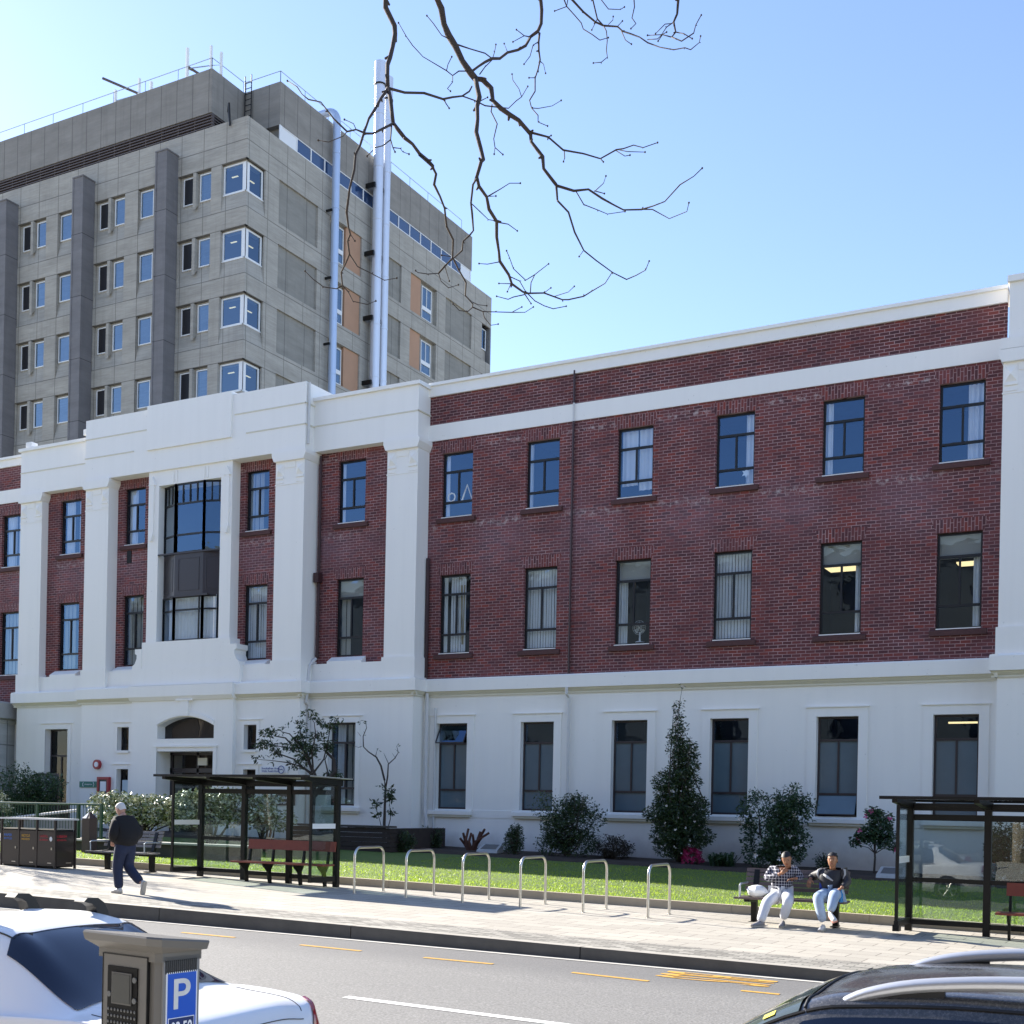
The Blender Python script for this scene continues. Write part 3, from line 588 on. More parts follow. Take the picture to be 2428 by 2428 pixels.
# entablature and stepped parapet
e = MB()
for a, b, c, d in ((-25.0, -21.0, -25.02, -20.93), (-38.6, -34.73, -38.67, -34.7)): q = MB().box(a, b, SF - .03, 33.4, 13.37, 15.0); q.prism([(SF - .11, 14.98), (SF - .11, 15.09), (33.4, 15.12), (33.4, 14.98)], 'x', c, d); q.build('entablature', M['white'], BD)
e.box(-4.08, 8, SF - .03, 33.4, 13.62, 15.0); e.box(-4.25, 8, SF - .10, 33.4, 13.37, 13.63); e.prism([(SF - .11, 14.98), (SF - .11, 15.13), (33.4, 15.16), (33.4, 14.98)], 'x', -4.13, 8)
e.build('entablature', M['white'], BD)
e = MB(); e.box(-34.75, -24.98, CF - .03, 33.4, 13.37, 15.52); e.box(-31.75, -28.0, CF - .10, 33.38, 14.1, 15.62)
e.build('entablature', M['white'], BD)
g = MB()                                                 # incised and raised string lines
for a, b, Yf, zs in ((-24.95, -20.98, SF - .05, (14.17,)), (-38.62, -34.8, SF - .05, (14.17,)), (-34.77, -31.8, CF - .05, (14.82,)), (-34.77, -32.4, CF - .05, (14.15,)), (-27.9, -24.96, CF - .05, (14.82,)), (-27.4, -24.96, CF - .05, (14.15,))):
    for z in zs: MB().box(a, b, Yf, Yf + .03, z, z + .035).build('string_course', M['cream'], BD)
for a, b, y, z in ((-24.99, -24.94, CF, 14.15), (-24.99, -24.94, CF, 14.82), (-21.0, -20.96, SF, 14.17)): MB().box(a, b, y - .05, 33, z, z + .035).build('string_course', M['cream'], BD)
for x, y, z in ((-38.35, 32.3, 15.1), (-34.98, 31.95, 15.06)): MB().bbox(x, x + .3, y, y + .3, z, z + .22, .03).build('parapet_block', M['white'], BD)
# lower body of the block with cornice
def blockwall(x0, x1, Y, holes=(), dep=.25, z1=6.05):
    m = MB(); m.wall(x0, x1, 0, z1, Y, holes, dep); return m
HS = [(-24.2, -23.1, 2.05, 4.72)]
TW = (-37.05, -35.88)
m = blockwall(-25.0, -21.0, SF, [(-24.18, -23.12, 2.03, 4.66)]); m.wall(32.35, 33.02, 0, 6.05, -21.0, ax='x'); m.build('plaster_wall', M['white'], BD)
m = blockwall(-38.6, -34.73, SF, [(*TW, .9, 4.62)], .3); m.wall(32.35, 33.2, 0, 6.05, -38.6, ax='x'); m.build('plaster_wall', M['white'], BD)
m = MB(); m.wall(31.9, 32.35, 0, 6.05, -34.73, ax='x')
SWr, SWl = (-28.3, -27.36), (-33.75, -32.95)
def yx(x, y, Y): return onY(x, y, Y)[0]
swr = (yx(579, 1750, CF), yx(608.5, 1750, CF)); swl = (yx(279, 1750, CF), yx(306.5, 1750, CF))
zt_, zb_ = onY(595, 1718, CF)[1], onY(595, 1777, CF)[1]; zt2, zb2 = onY(590, 1824, CF)[1], onY(590, 1909, CF)[1]
PX0, PX1 = yx(311, 1750, 31.75), yx(552, 1720, 31.75)    # door case
hs = [(swr[0], swr[1], zb_, zt_), (swr[0], swr[1], zb2, zt2), (swl[0], swl[1], zb_, zt_), (swl[0], swl[1], zb2, zt2)]
m.wall(-34.73, PX0, 0, 6.05, CF, hs[2:], .25); m.build('plaster_wall', M['white'], BD); m = MB(); m.wall(31.9, 32.35, 0, 6.05, -25.0, ax='x'); m.wall(PX1, -25.0, 0, 6.05, CF, hs[:2], .25)
m.build('plaster_wall', M['white'], BD); m = MB(); m.wall(-4.2, 8, 0, 6.05, SF); m.wall(SF, 33.02, 0, 6.05, -4.2, ax='x'); m.build('plaster_wall', M['white'], BD)
for a, b, c, d in hs:
    f = MB(); y = CF + .2; f.box(a, a + .04, y - .02, y + .03, c, d); f.box(b - .04, b, y - .02, y + .03, c, d); f.box(a + .04, b - .04, y - .02, y + .03, d - .04, d); f.box(a + .04, b - .04, y - .02, y + .03, c, c + .04); f.box(a + .04, b - .04, y - .02, y + .03, c + (d - c) * .25, c + (d - c) * .25 + .03)
    Wn = f.build('window', M['bframe'], BD); pane_quad(a + .04, b - .04, c + .04, d - .04, y).build('pane', M['dglass'], Wn)
    s = MB(); s.box(a - .12, a, CF - .025, CF + .01, c - .06, d + .12); s.box(b, b + .12, CF - .025, CF + .01, c - .06, d + .12); s.box(a, b, CF - .025, CF + .01, d, d + .12); s.box(a, b, CF - .06, CF + .01, c - .09, c - .005); s.box(a - .22, b + .24, CF - .05, CF + .01, d + .16, d + .185); s.build('window_surround', M['white'], Wn)
f = MB(); f.box(swl[0] + .16, swl[1] - .02, CF + .1, CF + .13, zt2 - 1.25, zt2 - .38); nb = f.build('notice', simple('notice_paper', (.5, .6, .66), .6), BD)
# tall windows of the side bays
window(-24.18, -23.12, 2.03, 4.66, SF, .24, .79, [('cur', .1, .4), ('strip', .5, .9)], 'white', rec=.2, fm='bframe')
window(*TW, .9, 4.62, SF, .26, .72, [('lamp', .3, .1, [(.85, .6, 3.4)])], None, rec=.25, fm='bframe', gm='dglass')
for a, b, z in ((-24.18, -23.12, 4.66), (TW[0], TW[1], 4.62)):
    s = MB(); s.box(a - .16, a, SF - .025, SF + .01, 1.8, z + .16); s.box(b, b + .16, SF - .025, SF + .01, 1.8, z + .16); s.box(a, b, SF - .025, SF + .01, z, z + .16); s.box(a - .24, b + .24, SF - .05, SF + .01, z + .2, z + .225); s.build('window_surround', M['white'], BD)
def cornice_y(m, X, y0, y1, s_, z=5.59):
    m.prism([(X + s_ * .17, z + .01), (X + s_ * .17, z + .36), (X + s_ * .13, z + .40), (X - s_ * .03, z + .42), (X - s_ * .03, z + .01)], 'y', y0, y1)
    MB().prism([(X + s_ * .045, z - .15), (X + s_ * .045, z - .10), (X + s_ * .10, z - .04), (X + s_ * .125, z + .009), (X - s_ * .02, z + .009), (X - s_ * .02, z - .15)], 'y', y0 + .06, y1).build('cornice_moulding', M['cream'], BD)
c_ = MB(); cornice(c_, -24.99, -20.84, SF); c_.build('cornice', M['white'], BD); c_ = MB(); cornice(c_, -38.76, -34.75, SF); c_.build('cornice', M['white'], BD); c_ = MB(); cornice(c_, -34.89, -24.84, CF); c_.build('cornice', M['white'], BD); c_ = MB()
cornice_y(c_, -21.0, SF - .16, 32.85, 1); cornice_y(c_, -25.0, CF - .16, SF - .06, 1); cornice_y(c_, -38.6, SF - .16, 33, -1); c_.build('cornice', M['white'], BD); c_ = MB(); cornice_y(c_, -4.2, SF - .16, 32.85, -1); cornice(c_, -4.36, 8, SF); c_.build('cornice', M['white'], BD)
pl = MB()                                                # plinth zone between cornice and piers
pl.box(-25.0, -21.0, SF + .03, 33.0, 6.0, 6.55); pl.box(-38.6, -34.73, SF + .03, 33.0, 6.0, 6.55); pl.box(-34.73, -25.0, CF + .05, 32.7, 6.0, 6.58)
pl.build('plinth_band', M['white'], BD)
# shallow bay window of the centre, set in a plaster frame
BX0, BX1, BZ0, BZ1, BY = -31.75, -28.02, 7.50, 13.16, 31.95
m = MB(); ix0, ix1 = BX0 + .48, BX1 - .48
m.box(BX0, ix0, BY, 32.7, 7.0, 13.37); m.box(ix1, BX1, BY, 32.7, 7.0, 13.37); m.box(ix0, ix1, BY, 32.7, 12.86, 13.37)
for a in (BX0 + .1, BX1 - .28):                          # pendants on the jambs
    m.box(a, a + .18, BY - .05, BY + .01, 11.2, 12.9); m.prism([(a - .06, 12.9), (a + .24, 12.9), (a + .09, 13.2)], 'y', BY - .06, BY + .01); m.prism([(a - .02, 11.2), (a + .2, 11.2), (a + .13, 10.98), (a + .05, 10.98)], 'y', BY - .09, BY + .01)
for a in (BX0 + 1.1, BX0 + 1.25, BX1 - 1.1, BX1 - 1.25): m.box(a, a + .06, BY - .025, BY + .01, 12.92, 13.3)
m.build('bay_frame', M['white'], BD)
bayf = [(ix0, 32.25), (ix0 + .75, 31.98), (ix1 - .75, 31.98), (ix1, 32.25)]
frs = [MB(), MB()]; gls = [MB(), MB()]; pn = MB()
def bar(p, q, z0, z1, w_=.045):
    d = Vector((q[0] - p[0], q[1] - p[1], 0)).normalized(); n_ = Vector((d.y, -d.x, 0)) * w_
    fr = frs[int(z0 > 9.5)]; fr.hexa([(p[0], p[1], z0), (q[0], q[1], z0), (q[0] - n_.x, q[1] - n_.y, z0), (p[0] - n_.x, p[1] - n_.y, z0)][::1], [(p[0], p[1], z1), (q[0], q[1], z1), (q[0] - n_.x, q[1] - n_.y, z1), (p[0] - n_.x, p[1] - n_.y, z1)])
zA, zB, zC, zD = BZ0, 9.02, 10.48, 12.86                 # lower glass, panel band, upper glass
for k in range(3):
    p, q = bayf[k], bayf[k + 1]; L = math.dist(p, q)
    at = lambda f: (p[0] + (q[0] - p[0]) * f, p[1] + (q[1] - p[1]) * f)
    n_ = Vector((q[1] - p[1], -(q[0] - p[0]), 0)).normalized() * -.025
    for z0, z1 in ((zA, zB), (zC, zD)): gls[int(z0 > 9.5)].quad((p[0] + n_.x, p[1] + n_.y, z0), (q[0] + n_.x, q[1] + n_.y, z0), (q[0] + n_.x, q[1] + n_.y, z1), (p[0] + n_.x, p[1] + n_.y, z1))
    for z in (zA, zA + 1.02, zB - .06, zC, zC + .6, zD - .72, zD - .06): bar(p, q, z, z + .06)
    pn.hexa([(p[0], p[1], zB), (q[0], q[1], zB), (q[0], q[1] + .1, zB), (p[0], p[1] + .1, zB)], [(p[0], p[1], zC), (q[0], q[1], zC), (q[0], q[1] + .1, zC), (p[0], p[1] + .1, zC)])
    a0, a1 = at(.14), at(.86)
    for za, zb in ((zB + .18, zB + .205), (zC - .2, zC - .175)): 
        pn.hexa([(a0[0], a0[1] - .012, za), (a1[0], a1[1] - .012, za), (a1[0], a1[1], za), (a0[0], a0[1], za)], [(a0[0], a0[1] - .012, zb), (a1[0], a1[1] - .012, zb), (a1[0], a1[1], zb), (a0[0], a0[1], zb)])
    for aa in (a0, a1): pn.box(aa[0] - .012, aa[0] + .012, aa[1] - .012, aa[1], zB + .18, zC - .175)
    for f in ((0, 1) if k != 1 else (0, 1)): x, y = at(f); frs[0].box(x - .035, x + .035, y - .03, y + .04, zA, zB); frs[1].box(x - .035, x + .035, y - .03, y + .04, zC, zD)
    nb_ = 3 if k == 1 else 2
    for j in range(1, nb_ + 1): x, y = at(j / (nb_ + 1)); frs[1].box(x - .015, x + .015, y - .012, y + .03, zD - .66, zD - .06)
    if k == 1: x, y = at(.88); frs[0].box(x - .02, x + .02, y - .01, y + .03, zA, zB)
pn.box(ix0, ix1, 31.94, 32.02, zC - .02, zC + .03); pn.box(ix0 + .5, ix1 - .5, 31.93, 32.0, zB - .03, zB + .03)
BW = frs[0].build('bay_window', M['frame'], BD); gls[0].build('pane', M['glass'], BW); B2 = frs[1].build('bay_window', M['frame'], BD); gls[1].build('pane', M['glass'], B2); pn.build('spandrel_panel', M['bframe'], BW)
curtain(ix0 + .35, ix1 - .25, zA + .05, zB, 32.16, .03, .14).build('curtain', M['curtain'], BW, smooth=True)
# apron under the bay, with scrolled shoulders
m = MB(); AX0, AX1 = -31.95, -27.78
m.box(AX0 + .12, AX1 - .12, BY - .10, 32.6, 6.0, 7.50)
m.box(AX0 - .30, AX1 + .35, BY - .14, 32.4, 6.0, 6.60)
for s_, xx in ((-1, AX0 + .12), (1, AX1 - .12)):
    m.prism([(xx, 7.28), (xx + s_ * .30, 7.28), (xx + s_ * .30, 7.12), (xx + s_ * .22, 7.08), (xx + s_ * .22, 6.95), (xx + s_ * .30, 6.78), (xx + s_ * .42, 6.70), (xx + s_ * .42, 6.58), (xx, 6.58)], 'y', BY - .12, 32.4)
m.build('bay_apron', M['white'], BD)
# door case
m = MB(); PY = 31.75; dx0, dx1 = yx(372, 1790, PY), yx(506, 1790, PY); dzt = onY(440, 1781, PY)[1]; az0, azt = onY(440, 1751, PY)[1], onY(440, 1699, PY)[1]
m.box(PX0, dx0, PY, 32.2, 0, 5.6); m.box(dx1, PX1, PY, 32.2, 0, 5.6); m.box(dx0, dx1, PY, 32.2, dzt, az0)
n_ = 16; mxm = (dx0 + dx1) / 2; hwid = (dx1 - dx0) / 2
def az(x): u = abs(x - mxm) / hwid; return az0 + (azt - az0) * (.58 + .42 * (1 - u * u))
for i in range(n_):
    a = dx0 + (dx1 - dx0) * i / n_; b = dx0 + (dx1 - dx0) * (i + 1) / n_
    m.hexa([(a, PY, az(a)), (b, PY, az(b)), (b, 32.2, az(b)), (a, 32.2, az(a))], [(a, PY, 5.6), (b, PY, 5.6), (b, 32.2, 5.6), (a, 32.2, 5.6)])
    o0, o1 = .03, .17                                    # arch moulding
    m.hexa([(a, PY - .06, az(a) + o0), (b, PY - .06, az(b) + o0), (b, PY, az(b) + o0), (a, PY, az(a) + o0)], [(a, PY - .06, az(a) + o1), (b, PY - .06, az(b) + o1), (b, PY, az(b) + o1), (a, PY, az(a) + o1)])
m.box(mxm - .18, mxm + .18, PY - .09, PY + .01, azt + .02, 5.5); m.box(mxm - .36, mxm + .36, PY - .12, PY + .01, 5.44, 5.5)
m.box(dx0 - .14, dx0, PY - .03, PY + .01, 0, dzt + .14); m.box(dx1, dx1 + .14, PY - .03, PY + .01, 0, dzt + .14); m.box(dx0 - .2, dx1 + .2, PY - .05, PY + .01, dzt + .14, dzt + .2)
m.build('door_case', M['white'], BD)
c_ = MB(); c_.prism([(PY - .05, 5.47), (PY - .14, 5.6), (PY - .14, 5.97), (PY + .2, 6.0), (PY + .2, 5.47)], 'x', PX0 - .05, PX1 + .05); c_.build('cornice', M['white'], BD)
f = MB(); f.box(dx0, dx1, 32.12, 32.18, az0 + .01, azt + .02); fl = f.build('fanlight', M['bframe'], BD)
pane_quad(dx0 + .05, dx1 - .05, az0 + .05, azt, 32.1).build('pane', M['dglass'], fl)
dr = MB(); 
for a in (dx0 + .02, mxm - .04, dx1 - .12): dr.box(a, a + .1, 32.38, 32.46, .6, dzt)
dr.box(dx0, dx1, 32.38, 32.46, 3.05, 3.2); dr.box(dx0, dx1, 32.38, 32.46, dzt - .1, dzt); dr.box(dx0 - .3, dx1 + .3, 33.05, 33.1, .5, dzt + .3); DR = dr.build('door', M['bframe'], BD)
pane_quad(dx0, dx1, .6, dzt, 32.42).build('pane', M['dglass'], DR)
rv = MB(); rv.wall(PY + .01, 32.98, .5, dzt - .004, dx0 + .004, ax='x'); rv.wall(PY + .01, 32.98, .5, dzt - .004, dx1 - .004, ax='x'); rv.quad((dx0, 32.2, dzt), (dx1, 32.2, dzt), (dx1, 33, dzt), (dx0, 33, dzt)); rv.build('porch_lining', M['white'], BD)
l = MB(); l.box(mxm + .1, mxm + .5, 32.28, 32.34, dzt - .45, dzt - .2); l.build('door_sign', M['cream'], BD)
# left wing beyond the block
LC = [-39.85, -42.8, -45.75]
hl = []
for c in LC: hl += [(c - HW, c + HW, 10.92, 12.92), (c - HW, c + HW, *Z1)]
m = MB(); m.wall(-50, -38.6, 5.2, 13.4, 33, hl, .16); m.wall(-50, -38.6, 13.86, 14.77, 33); m.build('brick_wall', M['brick'], BD)
for i, c in enumerate(LC):
    window(c - HW, c + HW, 10.92, 12.92, 33, .29, .76, [('cur', .1, .45), ('cur', .6, 1)] if i == 0 else None); window(c - HW, c + HW, *Z1, 33, .245, .755, [('strip', 0, .6)])
    arch(c - HW, c + HW, 12.92, 33); arch(c - HW, c + HW, 9.2, 33)
m = MB(); m.wall(-50, -38.6, 0, 5.2, 33); m.build('plaster_wall', M['white'], BD); MB().box(-50, -38.6, 32.965, 33.1, 13.38, 13.88).build('plaster_band', M['white'], BD); m = MB(); m.box(-50, -38.67, 32.93, 33.3, 14.76, 15.06); m.prism([(32.86, 15.04), (32.86, 15.13), (33.35, 15.16), (33.35, 15.04)], 'x', -50, -38.67); m.build('parapet_cap', M['white'], BD)
# right-hand pavilion beyond the frame: shaft wall
m = MB(); m.wall(-3.05, 8, 6.0, 13.4, 32.62, [(-1.9, -.8, *Z2), (-1.9, -.8, *Z1)], .16); m.build('brick_wall', M['brick'], BD)
window(-1.9, -.8, *Z2, 32.62, dress=[('cur', 0, .3)]); window(-1.9, -.8, *Z1, 32.62)
# interior: floors, back wall, roof
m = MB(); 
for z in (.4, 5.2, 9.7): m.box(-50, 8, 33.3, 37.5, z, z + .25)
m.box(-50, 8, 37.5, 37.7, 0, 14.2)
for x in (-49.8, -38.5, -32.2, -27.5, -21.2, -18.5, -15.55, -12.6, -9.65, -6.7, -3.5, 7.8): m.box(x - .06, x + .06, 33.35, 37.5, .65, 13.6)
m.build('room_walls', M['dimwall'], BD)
m = MB(); m.box(-50, 8, 33.3, 47.5, 13.6, 13.9); m.box(-50, 8, 47.3, 47.5, 0, 13.6); m.box(-50, -49.8, 33.3, 47.5, 0, 15.1); m.box(7.8, 8, 33.3, 47.5, 0, 15.1); m.build('roof', M['roof'], BD)
# downpipes
def pipe(name, pts, r_, mat): MB().tube(pts, r_, 8).build(name, mat, BD, smooth='auto')
pipe('downpipe', [(-16.02, 32.95, 14.85), (-16.02, 32.95, 13.9)], .036, M['pipe_r']); pipe('downpipe', [(-16.02, 32.95, 13.9), (-16.02, 32.95, 13.37)], .036, M['pipe_w']); pipe('downpipe', [(-16.02, 32.95, 13.37), (-16.02, 32.95, 6.02)], .036, M['pipe_r']); pipe('downpipe', [(-16.0, 32.80, 5.6), (-16.0, 32.80, 5.4), (-15.98, 32.93, 5.3), (-15.98, 32.93, 2.2)], .045, M['pipe_w'])
pipe('downpipe', [(-20.82, 32.85, 5.55), (-20.82, 32.85, 2.0), (-20.72, 32.78, 1.6), (-20.72, 32.78, .95), (-20.82, 32.7, .75)], .055, M['pipe_w']); pipe('downpipe', [(-20.55, 32.93, 5.1), (-20.55, 32.93, 1.0)], .035, M['pipe_w'])
pipe('downpipe', [(-20.93, 32.93, 9.75), (-20.93, 32.93, 6.05)], .06, M['pipe_r']); pipe('downpipe', [(-24.86, 32.57, 13.3), (-24.86, 32.57, 6.75)], .045, M['pipe_r'])
pipe('downpipe', [(-24.86, 32.5, 6.75), (-24.92, 32.25, 6.5), (-24.92, 32.12, 5.3), (-24.92, 32.27, 5.2), (-24.92, 32.27, 1.2)], .05, M['pipe_w']); pipe('downpipe', [(-24.93, 31.98, 15.5), (-24.93, 31.98, 13.55)], .045, M['pipe_w'])
m = MB(); m.box(-24.95, -24.75, 32.4, 32.6, 9.2, 9.5); m.build('rainwater_head', M['pipe_r'], BD)
v = MB(); v.box(-33.1, -32.9, 32.32, 32.36, 10.42, 10.86); v.build('air_brick', M['black'], BD)
# painted star and fan seen in the windows
st = MB(); cxs, czs = -10.85, 11.33; pts = []
for k in range(12): rr = .13 if k % 2 == 0 else .07; pts.append((cxs + rr * math.sin(k * math.pi / 6), czs + rr * math.cos(k * math.pi / 6)))
st.prism(pts, 'y', 33.14, 33.146); so_ = st.build('paper_star', M['curtain'], None); tag(so_, 'white paper star stuck inside an upper floor window of the brick wing', 'decoration')
tr_ = MB(); 
def ring(m, P, r_): m.tube([(a, 33.142, b) for a, b in P] + [(P[0][0], 33.142, P[0][1])], r_, 5, cap=False)
ring(tr_, [(-19.88, 11.46), (-19.5, 11.46), (-19.69, 11.95)], .03); o_ = tr_.build('tinsel_triangle', M['curtain'], None); tag(o_, 'white tinsel triangle hung in the upper window next to the corner pilaster', 'decoration')
rg = MB(); ring(rg, [(-20.25 + .13 * math.cos(k * .785), 11.62 + .13 * math.sin(k * .785)) for k in range(8)], .025); o_ = rg.build('tinsel_ring', M['curtain'], None); tag(o_, 'small round tinsel wreath hung left of the tinsel triangle in an upper window', 'decoration')
FA = thing('desk_fan', 'white desk fan standing inside a first floor window of the brick wing', 'fan', (-13.95, 33.3, 6.86))
MB().lathe([(0, 0), (.13, 0), (.13, .02), (.03, .04), (.02, .3), (0, .3)]).build('stand', M['curtain'], FA, local=True)
f_ = MB(); 
for rr in (.08, .15, .2): f_.tube([(rr * math.cos(k * .39), -.06, .42 + rr * math.sin(k * .39)) for k in range(17)], .004, 4, cap=False)
for k in range(12): f_.tube([(0, -.07, .42), (.2 * math.cos(k * .524), -.06, .42 + .2 * math.sin(k * .524))], .003, 4)
f_.build('grille', M['curtain'], FA, local=True); f_ = MB()
for k in range(4): a = k * 1.571 + .3; f_.quad((0, -.04, .42), (.17 * math.cos(a), -.05, .42 + .17 * math.sin(a)), (.18 * math.cos(a + .5), -.03, .42 + .18 * math.sin(a + .5)), (.17 * math.cos(a + .9), -.02, .42 + .17 * math.sin(a + .9)))
f_.build('blades', M['blind'], FA, local=True)
# signs on the entrance block
def board(name, label, x0y0, x1y1, Y, mat, th=.03, cat='sign'):
    (a, t_), (b, u_) = onY(*x0y0, Y), onY(*x1y1, Y); b0 = MB(); b0.box(a, b, Y - th, Y - .002, u_, t_)
    T = thing(name, label, cat, ((a + b) / 2, Y, u_)); b0.build('board', mat, T); return T, a, b, u_, t_
UX, UZ = (1, 0, 0), (0, 0, 1)
green = simple('green_sign', (.01, .16, .12), .5); navy = simple('navy_sign', (.015, .03, .12), .4); signw = simple('sign_white', (.78, .8, .84), .4); blue = simple('sign_blue', (.03, .07, .30), .4); dgrey = simple('sign_dark', (.05, .05, .055), .5); red = simple('alarm_red', (.32, .02, .03), .4)
T, a, b, u_, t_ = board('green_sign', 'small green sign with white oval lettering on the white wall beside the fire panel', (190, 1852.5), (232.5, 1867), CF, green)
o_ = text_on('lettering', 'reception', signw, T, ((a + b) / 2, CF - .034, (u_ + t_) / 2), UX, UZ, .045, .01, (b - a) * .42)
for s_ in (-1, 1):
    q = [((a + b) / 2 + s_ * ((b - a) * .22 + .08 * math.cos(k * .35 - 1.05)), CF - .033, (u_ + t_) / 2 + .09 * math.sin(k * .35 - 1.05)) for k in range(7)]; MB().tube(q, .011, 5).build('arc', signw, T)
T, a, b, u_, t_ = board('number_sign', 'navy street number sign 201 on the wall right of the entrance', (514, 1832.5), (539.5, 1846), CF, navy); text_on('lettering', '201', signw, T, ((a + b) / 2, CF - .034, (u_ + t_) / 2), UX, UZ, (t_ - u_) * .62, .02, (b - a) * .8)
T, a, b, u_, t_ = board('smokefree_sign', 'white smokefree area sign with blue letters on the wall behind the leafy tree', (618.7, 1817), (683.5, 1832.5), CF, signw)
h = (t_ - u_); cx_ = a + (b - a) * .38
text_on('lettering', 'Smokefree Area', blue, T, (cx_, CF - .034, u_ + h * .70), UX, UZ, h * .30, .02, (b - a) * .66); text_on('lettering', 'Wahi Auahi Kore', blue, T, (cx_, CF - .034, u_ + h * .28), UX, UZ, h * .30, .02, (b - a) * .66)
q = [(b - .26 + .12 * math.cos(k * .4), CF - .036, u_ + h * .5 + .12 * math.sin(k * .4)) for k in range(17)]; MB().tube(q, .012, 5, cap=False).build('ring', blue, T); MB().tube([(b - .33, CF - .036, u_ + h * .45), (b - .26, CF - .036, u_ + h * .58), (b - .2, CF - .036, u_ + h * .45)], .012, 5).build('bird', blue, T)
T, a, b, u_, t_ = board('name_board', 'dark grey sign board with two lines of white text seen through the left shelter', (623, 1880), (700, 1910), CF, dgrey)
h = t_ - u_; text_on('lettering', 'Waioneekaka Hi', signw, T, ((a + b) / 2, CF - .034, u_ + h * .66), UX, UZ, h * .24, .01, (b - a) * .86); text_on('lettering', 'Auaka Hireka', signw, T, ((a + b) / 2 + .1, CF - .034, u_ + h * .25), UX, UZ, h * .24, .01, (b - a) * .72)
x_, z_ = onY(233, 1812.5, CF); m = MB(); m.tube([(x_, CF - .1, z_), (x_, CF, z_)], .17, 20); T = thing('fire_bell', 'round red fire alarm bell on the white wall above the green sign', 'fire alarm', (x_, CF, z_)); m.build('gong', red, T, smooth='auto'); MB().tube([(x_ + .02, CF - .125, z_), (x_ + .02, CF - .1, z_)], .09, 16).build('hub', signw, T)
(a, t_), (b, u_) = onY(236, 1842, CF), onY(262.5, 1897, CF); T = thing('fire_cabinet', 'tall maroon framed fire alarm cabinet beside the entrance', 'cabinet', ((a + b) / 2, CF, u_))
m = MB(); m.box(a, a + .09, CF - .12, CF, u_, t_); m.box(b - .09, b, CF - .12, CF, u_, t_); m.box(a + .09, b - .09, CF - .12, CF, t_ - .09, t_); m.box(a + .09, b - .09, CF - .12, CF, u_, u_ + .09); m.build('frame', red, T)
m = MB(); m.box(a + .09, b - .09, CF - .09, CF - .02, u_ + .09, t_ - .09); m.build('door', dgrey, T); m = MB(); m.box(a + .14, b - .14, CF - .1, CF - .088, t_ - .5, t_ - .16); m.build('panel', signw, T)
# rounded grey porch of the left wing
m = MB(); pts = []
for k in range(17): an = -math.pi / 2 + k * math.pi / 16 * 1.0; pts.append((-41.6 + 2.4 * math.cos(an), 31.9 + 2.4 * math.sin(an)))
PO = thing('rounded_porch', 'grey rounded porch with a flat cap against the left brick wing', 'porch', (-41.6, 31.9, .6))
prof = [(2.4, .6), (2.4, 4.85), (2.46, 4.9), (2.46, 5.0)]
m.lathe(prof, (-41.6, 31.9), 32); m.build('wall', concrete('porch_grey', (.46, .47, .46), jx=.9, jz=1.2, board=.2), PO, smooth='auto')
MB().lathe([(2.4, 5.0), (2.72, 5.05), (2.72, 5.6), (2.66, 5.66), (0, 5.66)], (-41.6, 31.9), 32).build('cap', simple('porch_cap', (.33, .33, .32), .8, var=.2, scale=2), PO, smooth='auto')
MB().prism([(-39.35, 2.95), (-39.15, 2.95), (-39.33, 3.75), (-39.4, 3.75)], 'y', 30.9, 31.7).build('awning', M['white'], PO)
# ------------------------------------------------------------------ the grey concrete tower behind
TW_ = thing('concrete_tower', 'tall grey concrete hospital block with vertical fins and rooftop railing behind the brick building', 'building', (-50, 55, 0))
TY, TX = 50.0, -43.3; ROWS = [33.80 - 3.45 * k for k in range(5)]; RD = .20
lh, rh, slopes = [], [], MB()
pairs = [-48.02, -54.20, -60.36, -66.52]
singles = [(-50.90, -49.66), (-57.06, -55.90), (-63.2, -62.05)]
lat = []
for z in ROWS:
    for a in pairs: lat.append((a, a + 2.32, z))
    for a, b in singles: lat.append((a, b, z))
holes = [(a, b, z - .95, z + 1.55) for a, b, z in lat] + [(-45.0, TX, z - .95, z + 1.55, 'R') for z in ROWS]
wl = MB(); wl.wall(-72, TX, 15, 37.5, TY, holes, RD)
for a, b, z in lat: wl.quad((a, TY, z - .95), (b, TY, z - .95), (b, TY + RD, z - .05), (a, TY + RD, z - .05)); wl.quad((a, TY + RD, z - .05), (b, TY + RD, z - .05), (b, TY + RD, z + 1.55), (a, TY + RD, z + 1.55))
CS = .16                                                 # corner glazing set back
for z in ROWS:
    wl.quad((-45.0, TY, z - .95), (TX, TY, z - .95), (TX - CS, TY + CS, z - .03), (-45.0, TY + CS, z - .03))
    wl.quad((-45.0, TY + CS, z - .03), (-45.0, TY, z - .95), (-45.0, TY, z - .95), (-45.0, TY + CS, z - .95))
    wl.box(-44.98, TX - CS - .01, TY + CS + .01, TY + .6, z + 1.46, z + 1.55)
